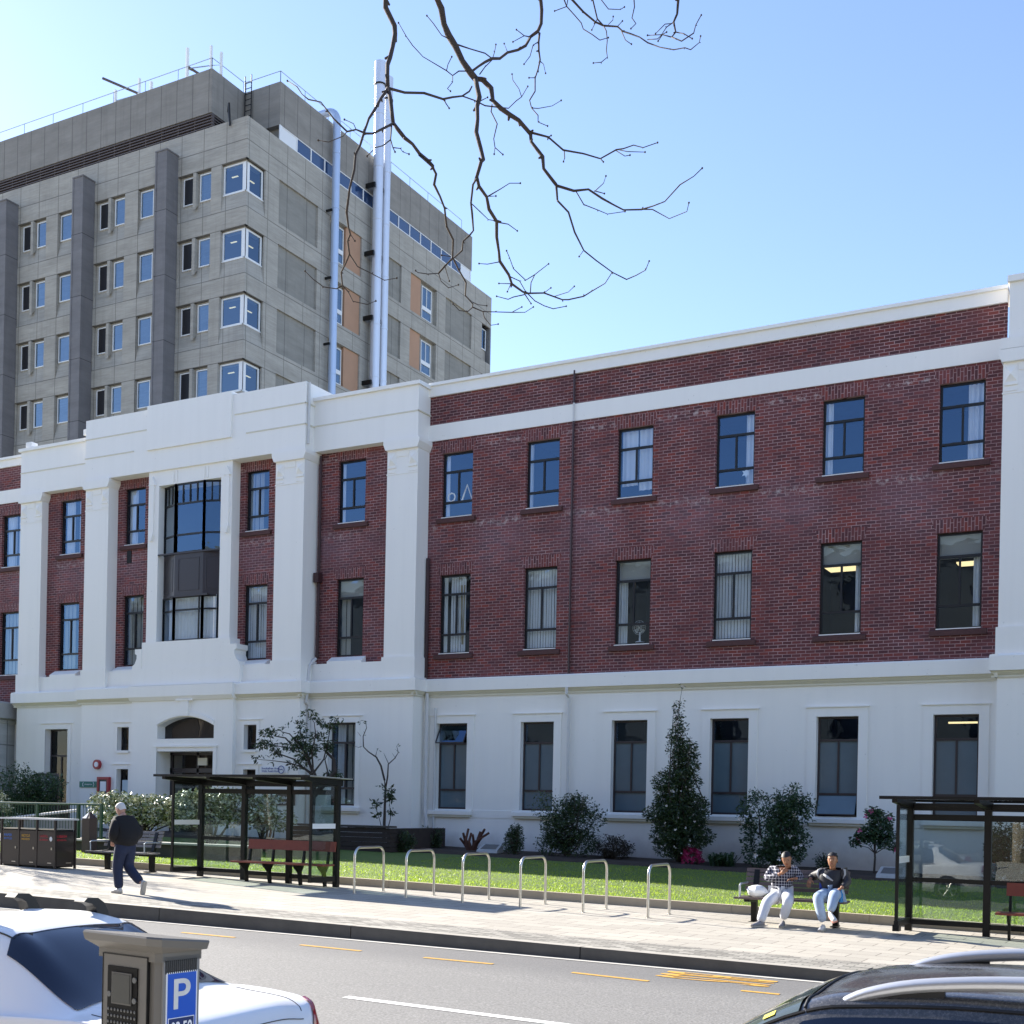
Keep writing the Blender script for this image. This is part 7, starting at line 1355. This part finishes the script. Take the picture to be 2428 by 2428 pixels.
# ------------------------------------------------------------------ cars
def cr(p0, p1, p2, p3, t):
    return tuple(.5 * ((2 * b) + (-a + c) * t + (2 * a - 5 * b + 4 * c - d) * t * t + (-a + 3 * b - 3 * c + d) * t ** 3) for a, b, c, d in zip(p0, p1, p2, p3))
def weld(o):
    bm = bmesh.new(); bm.from_mesh(o.data); bmesh.ops.remove_doubles(bm, verts=bm.verts, dist=.002); bmesh.ops.recalc_face_normals(bm, faces=bm.faces)
    for f in bm.faces: f.smooth = True
    bm.to_mesh(o.data); bm.free(); return o
class Shell:
    # stations along x (front -> rear), each a half ring of 8 points (y, z) from sill to roof centre
    def __init__(s, st): s.st = st; s.nv = 7
    def ring(s, i): x, r_ = s.st[i]; return [(x, y, z) for y, z in r_]
    def P(s, u, v, side=1):
        n = len(s.st); i = min(int(u), n - 2); f = u - i; pts = []
        def vint(R_):
            k = min(int(v), 6); g = v - k; q = [R_[max(k - 1, 0)], R_[k], R_[k + 1], R_[min(k + 2, 7)]]
            if k == 6: q[3] = (R_[6][0], -R_[6][1], R_[6][2])
            return cr(*q, g)
        q = [vint(s.ring(max(0, min(n - 1, j)))) for j in (i - 1, i, i + 1, i + 2)]; h = q[2][0] - q[1][0]; out = [q[1][0] + h * f]
        for c in (1, 2):                                 # monotone cubic in x, so no ripples in the panels
            d1 = (q[2][c] - q[1][c]) / h
            d0 = (q[1][c] - q[0][c]) / (q[1][0] - q[0][0]) if i > 0 else d1; d2 = (q[3][c] - q[2][c]) / (q[3][0] - q[2][0]) if i < n - 2 else d1
            m0 = 0 if d0 * d1 <= 0 else 2 * d0 * d1 / (d0 + d1); m1 = 0 if d1 * d2 <= 0 else 2 * d1 * d2 / (d1 + d2)
            t2, t3 = f * f, f ** 3; out.append((2 * t3 - 3 * t2 + 1) * q[1][c] + (t3 - 2 * t2 + f) * h * m0 + (-2 * t3 + 3 * t2) * q[2][c] + (t3 - t2) * h * m1)
        return Vector((out[0], out[1] * side, out[2]))
    def nrm(s, u, v, side=1):
        e = .02; a = s.P(min(u + e, len(s.st) - 1.001), v, side) - s.P(max(u - e, 0), v, side); b = s.P(u, min(v + e, 6.999), side) - s.P(u, max(v - e, 0), side); n_ = a.cross(b)
        if n_.length < 1e-9: return Vector((0, 0, 1))
        n_.normalize(); c = s.P(u, v, side); 
        if n_.dot(Vector((0 if abs(c.y) > .3 else 0, c.y, c.z - .6))) < 0: n_ = -n_
        return n_
    def body(s, nu=6, nv=5):
        m = MB(); n = len(s.st); U = [i / nu for i in range((n - 1) * nu + 1)]; U[-1] = n - 1 - 1e-4; V = [j / nv for j in range(7 * nv + 1)]; V[-1] = 7 - 1e-4
        for side in (1, -1):
            b = len(m.v)
            for u in U:
                for v in V: m.v.append(tuple(s.P(u, v, side)))
            k = len(V)
            for i in range(len(U) - 1):
                for j in range(k - 1): a = b + i * k + j; m.f.append((a, a + 1, a + k + 1, a + k) if side > 0 else (a, a + k, a + k + 1, a + 1)); m.m.append(0)
        return m
    def patch(s, u0, u1, v0, v1, sides=(1,), off=.006, nu=14, nv=10, rnd=.0, edge=None):
        m = MB()
        for side in sides:
            b = len(m.v)
            for i in range(nu + 1):
                for j in range(nv + 1):
                    f, g = i / nu, j / nv; u = u0 + (u1 - u0) * f; a, c = (v0, v1) if edge is None else edge(f); v = a + (c - a) * g
                    m.v.append(tuple(s.P(u, min(v, 6.9999), side) + s.nrm(u, min(v, 6.98), side) * off))
            k = nv + 1
            for i in range(nu):
                for j in range(nv): a = b + i * k + j; m.f.append((a, a + 1, a + k + 1, a + k) if side > 0 else (a, a + k, a + k + 1, a + 1)); m.m.append(0)
        return m
def R8(hb, hm, hs, zs, hr, zr, zc, zm=.62, zb=.22):
    # sill, lower side, widest, shoulder, window base, roof edge, roof mid, centre
    return [(hb * .9, zb), (hb, zb + .14), (hm, zm), (hs, zs), (hs - .05, zs + .035), (hr, zr), (hr * .62, (zr + zc * 1.6) / 2.6 + .008), (0, zc)]
def wheel(T, x, y, r_=.31, side=1, zw=None):
    z = r_ if zw is None else zw; W_ = MB(); W_.prism([(x + r_ * math.cos(a * .2618), z + r_ * math.sin(a * .2618)) for a in range(24)], 'y', y - .1, y + .1); o = W_.build('wheel', simple('tyre', (.02, .02, .02), .8) if 'tyre' not in M else M['tyre'], T, local=True)
    rm = MB(); yo = y + side * .101; rm.prism([(x + r_ * .66 * math.cos(a * .3142), z + r_ * .66 * math.sin(a * .3142)) for a in range(20)], 'y', min(yo, yo - side * .03), max(yo, yo - side * .03)); rm.build('rim', M['black'], o, local=True)
    sp_ = MB(); 
    for k in range(6): a = k * 1.047; sp_.tube([(x, yo + side * .012, z), (x + r_ * .62 * math.cos(a), yo + side * .006, z + r_ * .62 * math.sin(a))], [.035, .022], 6)
    sp_.tube([(x + r_ * .64 * math.cos(a * .2618), yo, z + r_ * .64 * math.sin(a * .2618)) for a in range(25)], .016, 6, cap=False); sp_.build('spokes', M['steel'], o, local=True)
M['tyre'] = simple('tyre_rubber', (.02, .02, .02), .8)
def carpaint(name, col, fl=.0, rough=.25, dust=0.0, coat=1.0):
    m, t, b, o = new_mat(name); b.inputs['Coat Weight'].default_value = coat; b.inputs['Coat Roughness'].default_value = .03; b.inputs['Roughness'].default_value = rough; b.inputs['Metallic'].default_value = fl
    if dust:
        P = N(t, 'ShaderNodeTexCoord').outputs['Object']; a = nz(t, P, 90, 3, .8); g = nz(t, P, 2.2, 4); c = mixc(t, mathn(t, 'MULTIPLY', mathn(t, 'ADD', ramp(t, a, [(.45, (0, 0, 0)), (.8, (1, 1, 1))]), mathn(t, 'MULTIPLY', g, .5)), dust), col, (.30, .28, .25)); t.links.new(c, b.inputs['Base Color'])
        r_ = mixc(t, ramp(t, a, [(.4, (0, 0, 0)), (.75, (1, 1, 1))]), (.06, .06, .06), (.35, .35, .35)); t.links.new(r_, b.inputs['Coat Roughness'])
    else: b.inputs['Base Color'].default_value = (*col, 1)
    return m
M['paint_w'] = carpaint('white_car_paint', (.88, .88, .87), 0, .4, coat=.25); M['paint_k'] = carpaint('dark_car_paint', (.016, .017, .020), .3, .3, dust=.42)
M['cglass'] = simple('car_glass', (.004, .009, .028), .03, coat=.0, spec=.6); M['trim'] = simple('black_trim', (.012, .012, .013), .5); M['redlens'] = simple('red_lens', (.35, .008, .012), .12, coat=1.0); M['chrome'] = simple('satin_rail', (.62, .63, .65), .3, metal=.6)
# white sedan, parked facing left; local x runs to the rear, origin at the top of the rear window
CWx, CWy, CWt, CWg = -6.17, 5.64, .057, -.21
CAR = thing('parked_car', 'white saloon car parked at the near kerb behind the parking meter', 'car', (CWx, CWy, CWg), CWt)
st = [(-3.05, [(.60, .30), (.66, .38), (.70, .50), (.66, .60), (.60, .63), (.50, .64), (.3, .65), (0, .66)]), (-2.98, R8(.76, .82, .78, .68, .62, .73, .76)), (-2.75, R8(.82, .87, .82, .75, .66, .82, .86)), (-2.1, R8(.85, .885, .84, .85, .66, .935, .965)), (-1.78, R8(.86, .89, .845, .90, .66, .985, 1.02)),
      (-1.70, R8(.86, .89, .845, .91, .66, 1.01, 1.055)), (-.98, R8(.86, .89, .84, .94, .56, 1.385, 1.43)), (-.85, R8(.86, .89, .84, .945, .555, 1.415, 1.46)), (-.4, R8(.86, .89, .84, .955, .55, 1.425, 1.475)), (-.08, R8(.86, .89, .84, .96, .545, 1.395, 1.445)), (0.02, R8(.86, .885, .835, .965, .54, 1.37, 1.42)),
      (.68, R8(.85, .88, .83, .975, .63, 1.045, 1.085)), (.78, R8(.85, .88, .82, .975, .65, 1.02, 1.052)), (1.15, R8(.83, .86, .79, .955, .64, .99, 1.02)), (1.30, R8(.80, .83, .75, .925, .60, .95, .985)), (1.36, R8(.77, .80, .71, .86, .56, .885, .915)), (1.40, [(.70, .28), (.74, .38), (.76, .52), (.70, .66), (.62, .70), (.52, .72), (.3, .73), (0, .74)])]
sh = Shell(st); weld(sh.body().build('body', M['paint_w'], CAR, smooth=True, local=True))
def rwedge(f): return (5.03 + .25 * max(0, 1 - f * 9) + .0, 6.9999)
sh.patch(10.0, 11.12, 5.06, 6.9999, (1, -1), .007, 16, 12, edge=lambda f: (4.80 + .5 * max(0, f - .93) / .07 * .35 + .3 * max(0, .05 - f) / .05, 6.9999)).build('rear_window', M['cglass'], CAR, smooth=True, local=True)
sh.patch(5.05, 5.98, 5.06, 6.9999, (1, -1), .007, 12, 12).build('windscreen', M['cglass'], CAR, smooth=True, local=True)
for sd_ in (1, -1):
    W_ = sh.patch(5.5, 9.25, 4.15, 4.9, (sd_,), .006, 40, 5, edge=lambda f: (4.16, 4.16 + .72 * min(1, f / .13 + .12, (1 - f) / .16 + .12))).build('side_window', M['cglass'], CAR, smooth=True, local=True)
    m = MB(); m.tube([sh.P(9.9, 4.1, sd_) + Vector((0, sd_ * .012, 0)), sh.P(8.4, 4.1, sd_) + Vector((0, sd_ * .012, 0)), sh.P(6.5, 4.1, sd_) + Vector((0, sd_ * .012, 0))], .012, 5); m.build('window_trim', M['trim'], CAR, local=True)
    # tail light
    sh.patch(13.55, 15.75, 2.55, 4.0, (sd_,), .010, 10, 8).build('tail_light', M['redlens'], CAR, smooth=True, local=True)
    m = MB()                                             # pillar strip with a small red child-seat-like reflection is part of the glass
    for xx in (-.95, -.32):                              # roof bar feet
        u = 6.2 + (xx + .98) / .13 * .13; 
        p = Vector((xx, sd_ * .50, 1.44)); f = MB(); f.prism([(p.y + (sd_ * b_), p.z + c_) for b_, c_ in ((-.13, .10), (-.10, .125), (.0, .12), (.06, .085), (.10, .02), (.105, -.05), (.04, -.03), (.0, .01), (-.02, .06), (-.06, .085))], 'x', p.x - .045, p.x + .045)
        f.build('roof_bar_foot', M['trim'], CAR, local=True)
    wheel(CAR, -2.25, sd_ * .80, .31, sd_); wheel(CAR, .42, sd_ * .80, .31, sd_)
m = MB(); m.tube([sh.P(10.02, 6.999 - k * .19, 1) + Vector((0, 0, .004)) for k in range(11)], .006, 5); m.tube([sh.P(10.02, 6.999 - k * .19, -1) + Vector((0, 0, .004)) for k in range(11)], .006, 5)
for sd_ in (1, -1): m.tube([sh.P(7 + k * .3, 5.12, sd_) + Vector((0, 0, .003)) for k in range(11)], .005, 4)
for sd_ in (1, -1): m.tube([sh.P(11.95 + k * .2, 5.02, sd_) + Vector((0, 0, .001)) for k in range(14)], .0035, 4)
m.tube([sh.P(15.05, 5.0 + k * .2, 1) + Vector((.003, 0, 0)) for k in range(11)], .0035, 4); m.tube([sh.P(15.05, 5.0 + k * .2, -1) + Vector((.003, 0, 0)) for k in range(11)], .0035, 4); m.build('panel_gap', M['trim'], CAR, local=True)
text_on('badge', 'ST', M['trim'], CAR, tuple(sh.P(15.55, 5.1, 1) + Vector((.012, 0, .0))), (0, 1, 0), (-.35, 0, 1), .05, .03, .12, local=True)
# dark wagon with silver roof rails, parked facing left
WG = thing('parked_car', 'dusty dark estate car with silver roof rails at the bottom right corner', 'car', (-1.25, 5.45, -.21), R(0))
st = [(-1.75, [(.60, .30), (.66, .38), (.70, .55), (.66, .70), (.60, .73), (.50, .74), (.3, .75), (0, .76)]), (-1.68, R8(.78, .84, .80, .78, .64, .84, .88)), (-1.4, R8(.84, .885, .84, .88, .68, .94, .98)), (-.90, R8(.87, .90, .86, .95, .70, 1.02, 1.06)), (-.80, R8(.87, .90, .86, .96, .70, 1.05, 1.09)),
      (-.05, R8(.89, .92, .88, 1.0, .64, 1.445, 1.52)), (.08, R8(.89, .92, .88, 1.0, .64, 1.475, 1.555)), (.6, R8(.89, .92, .88, 1.01, .64, 1.51, 1.595)), (1.4, R8(.89, .92, .88, 1.02, .635, 1.515, 1.60)), (2.3, R8(.89, .92, .87, 1.03, .62, 1.495, 1.58)), (2.6, R8(.88, .91, .86, 1.04, .60, 1.455, 1.54)), (2.95, R8(.84, .87, .82, 1.02, .60, 1.10, 1.16)), (3.05, [(.74, .28), (.78, .40), (.80, .60), (.76, .80), (.7, .88), (.6, .92), (.3, .94), (0, .95)])]
sg_ = Shell(st); weld(sg_.body().build('body', M['paint_k'], WG, smooth=True, local=True))
sg_.patch(4.05, 4.97, 5.05, 6.9999, (1, -1), .007, 12, 12).build('windscreen', glass('dusty_screen', (.12, .15, .13), 1.7, .001, 1) if False else simple('dusty_glass', (.05, .065, .055), .16, coat=.8, var=.25, scale=6), WG, smooth=True, local=True)
for sd_ in (1, -1):
    sg_.patch(4.35, 10.3, 4.15, 4.9, (sd_,), .006, 44, 5, edge=lambda f: (4.16, 4.16 + .74 * min(1, f / .12 + .1, (1 - f) / .08 + .1))).build('side_window', M['cglass'], WG, smooth=True, local=True)
    m = MB(); q = [(.06, -.03), (.18, .03), (.42, .075), (.85, .10), (1.6, .105), (2.2, .095), (2.42, .06), (2.5, 0)]; pts = [(x, sd_ * .585, 1.50 + (.022 * min(1, (x - .05) / .6)) + h) for x, h in q]
    fine = [cr(pts[max(i - 1, 0)], pts[i], pts[i + 1], pts[min(i + 2, 7)], k / 5) for i in range(7) for k in range(5)] + [pts[-1]]
    n_ = len(fine); 
    for (x0_, y0_, z0_), (x1_, y1_, z1_) in zip(fine[:-1], fine[1:]): pass
    m.tube(fine, [.023 + .006 * math.sin(i / n_ * 3.14) for i in range(n_)], 10); RL = m.build('roof_rail', M['chrome'], WG, smooth=True, local=True)
    for xx in (.30, 1.35, 2.32): MB().hexa([(xx - .14, sd_ * .57, 1.49), (xx + .16, sd_ * .57, 1.49), (xx + .16, sd_ * .60, 1.49), (xx - .14, sd_ * .60, 1.49)], [(xx - .04, sd_ * .575, 1.575), (xx + .16, sd_ * .575, 1.60), (xx + .16, sd_ * .595, 1.60), (xx - .04, sd_ * .595, 1.575)]).build('rail_foot', M['trim'], RL, local=True)
    m = MB(); m.tube([sg_.P(5.05 + k * .25, 5.03, sd_) + Vector((0, 0, .003)) for k in range(18)], .008, 5); m.build('roof_gutter', M['trim'], WG, local=True)
    wheel(WG, -1.0, sd_ * .82, .33, sd_); wheel(WG, 1.72, sd_ * .82, .33, sd_)
m = MB()
for sd_ in (1, -1): m.tube([sg_.P(5.0, 6.999 - k * .19, sd_) + Vector((-.004, 0, .003)) for k in range(11)], .005, 5); m.tube([sg_.P(4.0 + k * .1, 5.03, sd_) + Vector((0, 0, .003)) for k in range(11)], .006, 5)
m.build('screen_seal', M['trim'], WG, local=True)
st_ = MB(); u0 = 4.72; P_ = lambda u, v: sg_.P(u, v, -1) + sg_.nrm(u, v, -1) * .010; st_.quad(P_(4.78, 5.14), P_(4.84, 5.14), P_(4.84, 5.26), P_(4.78, 5.26)); st_.build('yellow_sticker', simple('sticker_yellow', (.75, .65, .05), .6), WG, local=True)
# ------------------------------------------------------------------ parking meter (local: front -y)
def oct_(hx, hy, c): return [(-hx + c, -hy), (hx - c, -hy), (hx, -hy + c), (hx, hy - c), (hx - c, hy), (-hx + c, hy), (-hx, hy - c), (-hx, -hy + c)]
m = MB(); m.prism(oct_(.175, .105, .02), 'z', -.25, HM - .075); m.build('cabinet', mg, MT, local=True)
m = MB(); lo = oct_(.185, .175, .03); hi = oct_(.215, .205, .035); m.prism(oct_(.185, .115, .02), 'z', HM - .075, HM - .04)
n = len(lo); b0_ = len(m.v); m.v += [(x, y, HM - .04) for x, y in oct_(.185, .115, .02)] + [(x, y - .02, HM - .022 - y * .11) for x, y in oct_(.222, .15, .04)] + [(x, y - .02, HM + .005 - y * .11) for x, y in oct_(.228, .155, .04)] + [(x * .98, y * .98 - .02, HM + .012 - y * .11) for x, y in oct_(.228, .155, .04)]
for L_ in range(3):
    for k in range(n): j = (k + 1) % n; m.f.append((b0_ + L_ * n + k, b0_ + L_ * n + j, b0_ + (L_ + 1) * n + j, b0_ + (L_ + 1) * n + k)); m.m.append(0)
m.f.append(tuple(b0_ + 3 * n + k for k in range(n))); m.m.append(0); m.build('cap', mg, MT, local=True)
HM2 = HM + .095; FY = -.105; dp = MB(); dp.box(-.135, .125, FY - .012, FY + .002, HM2 - .62, HM2 - .155); FD = dp.build('front_door', mg, MT, local=True); m = MB()
for a, b, c, d in ((-.137, -.133, HM2 - .62, HM2 - .153), (.125, .129, HM2 - .62, HM2 - .153), (-.137, .129, HM2 - .157, HM2 - .153)): m.box(a, b, FY - .014, FY, c, d)
m.build('door_gap', M['black'], FD, local=True)
m = MB(); m.box(-.100, .075, FY - .017, FY - .012, HM2 - .50, HM2 - .20); KP = m.build('keypad_panel', simple('keypad_black', (.004, .004, .004), .5, spec=.15), FD, local=True)
m = MB(); m.box(-.070, .045, FY - .022, FY - .017, HM2 - .345, HM2 - .222); m.build('screen_frame', simple('screen_frame', (.10, .095, .085), .5), KP, local=True); m = MB(); m.box(-.064, .039, FY - .024, FY - .021, HM2 - .339, HM2 - .228); m.build('screen', simple('lcd', (.03, .032, .028), .3), KP, local=True)
m = MB(); kk = simple('key_grey', (.14, .14, .135), .5); kw = simple('key_pale', (.42, .41, .38), .5); m2 = MB()
for r__ in range(5):
    for c__ in range(9):
        x = -.092 + c__ * .0195; z = HM2 - .368 - r__ * .0245
        if r__ >= 3 and c__ > 4: continue
        (m2 if r__ >= 3 else m).ball((x, FY - .018, z), .0058, 6, (1, .5, 1.1))
m.build('keys', kk, KP, local=True); m2.build('keys', kw, KP, local=True); MB().tube([(.045, FY - .024, HM2 - .455), (.045, FY - .016, HM2 - .455)], .012, 12).build('green_button', simple('key_green', (.28, .5, .08), .4), KP, local=True)
for x, z in ((.062, -.245), (.062, -.325), (-.085, -.31)): m = MB(); m.tube([(x, FY - .022, HM2 + z), (x, FY - .016, HM2 + z)], .011, 12); m.build('side_button', kk, KP, local=True)
m = MB(); m.box(-.06, .03, FY - .016, FY - .012, HM2 - .545, HM2 - .535); m.build('engraving', kk, FD, local=True); MB().box(-.10, .06, FY - .018, FY - .012, HM2 - .6, HM2 - .575).build('ticket_slot', mgl, FD, local=True)
SX = .175                                                 # right side face (+x)
m = MB(); m.box(SX, SX + .010, -.088, .088, -.1, HM2 - .15); SP = m.build('side_plate', mgl, MT, local=True); m = MB()
for k in range(16): y = -.080 + k * .0098; m.box(SX + .010, SX + .013, y, y + .005, HM2 - .215, HM2 - .165)
m.build('vent', M['trim'], SP, local=True); MB().box(SX + .010, SX + .0125, -.076, .076, HM2 - .60, HM2 - .21).build('sign_border', signw, SP, local=True); pb = simple('parking_blue', (.012, .09, .50), .35, coat=.4)
MB().box(SX + .0125, SX + .0138, -.070, .070, HM2 - .595, HM2 - .216).build('parking_sign', pb, SP, local=True)
text_on('letter', 'P', simple('sign_silver', (.62, .62, .60), .45, var=.25, scale=14), SP, (SX + .0150, -.0, HM2 - .295), (0, 1, 0), (0, 0, 1), .115, .012, .082, local=True)
MB().box(SX + .0138, SX + .0148, -.066, .062, HM2 - .475, HM2 - .385).build('price_border', signw, SP, local=True); MB().box(SX + .0148, SX + .0156, -.063, .059, HM2 - .472, HM2 - .388).build('price_sign', navy, SP, local=True)
text_on('price', '$3.50', signw, SP, (SX + .0165, -.002, HM2 - .43), (0, 1, 0), (0, 0, 1), .048, .02, .105, local=True)
m = MB(); m.box(-.178, -.175, -.085, .085, -.1, HM2 - .22); m.build('orange_panel', simple('meter_orange', (.62, .14, .03), .5), MT, local=True)
MB().box(-.13, .13, .105, .109, -.1, HM2 - .22).build('back_panel', simple('meter_orange2', (.55, .13, .04), .5), MT, local=True)
# the street tree's neighbour further left, whose shadow dapples the pavement
NT = thing('street_tree', 'bare street tree left of the picture whose thin shadow falls on the pavement', 'tree', (-31.5, 20.0, pz(-31.5, 20.0))); r3 = random.Random(8); m = MB(); tw_ = MB()
def grow(p, d, L, r_, lv):
    n = 4; pts = [Vector(p)]; d = Vector(d).normalized()
    for k in range(n): d = (d + Vector((r3.gauss(0, .12), r3.gauss(0, .12), r3.gauss(0.03, .08)))).normalized(); pts.append(pts[-1] + d * L / n)
    (m if lv < 2 else tw_).tube(pts, [r_ * (1 - .55 * k / n) for k in range(n + 1)], 7 if lv < 2 else 4)
    if lv < 4:
        for k in range(4 if lv else 6):
            a = pts[r3.choice((2, 3, 4)) if lv else 4]; dd = (d * .6 + Vector((r3.gauss(0, .6), r3.gauss(0, .6), r3.uniform(-.1, .5)))).normalized(); grow(a, dd, L * .62, r_ * .5, lv + 1)
grow((-31.5, 20.0, pz(-31.5, 20.0) - .1), (0, 0, 1), 3.2, .12, 0); m.build('trunk', M['bark'], NT, smooth=True); tw_.build('crown', M['bark'], NT)

# two silver cars parked behind the camera; the shelter glass mirrors them
silver = carpaint('silver_car_paint', (.55, .56, .55), .3, .3)
for (x, y, z, a, lab) in ((-8.6, -8.0, -.33, 0, 'silver car parked behind the viewer and mirrored in the right bus shelter glass'), (-44.5, -8.2, .12, math.pi, 'pale car far behind the viewer, mirrored in the left bus shelter glass')):
    c = copy_tree(CAR, (x, y, z), a, lab)
    for k in kids(c):
        if k.name.startswith('body'): k.data = k.data.copy(); k.data.materials.clear(); k.data.materials.append(silver)
    for k in kids(c):
        if k.name.startswith(('roof_bar_foot', 'badge')): bpy.data.objects.remove(k)
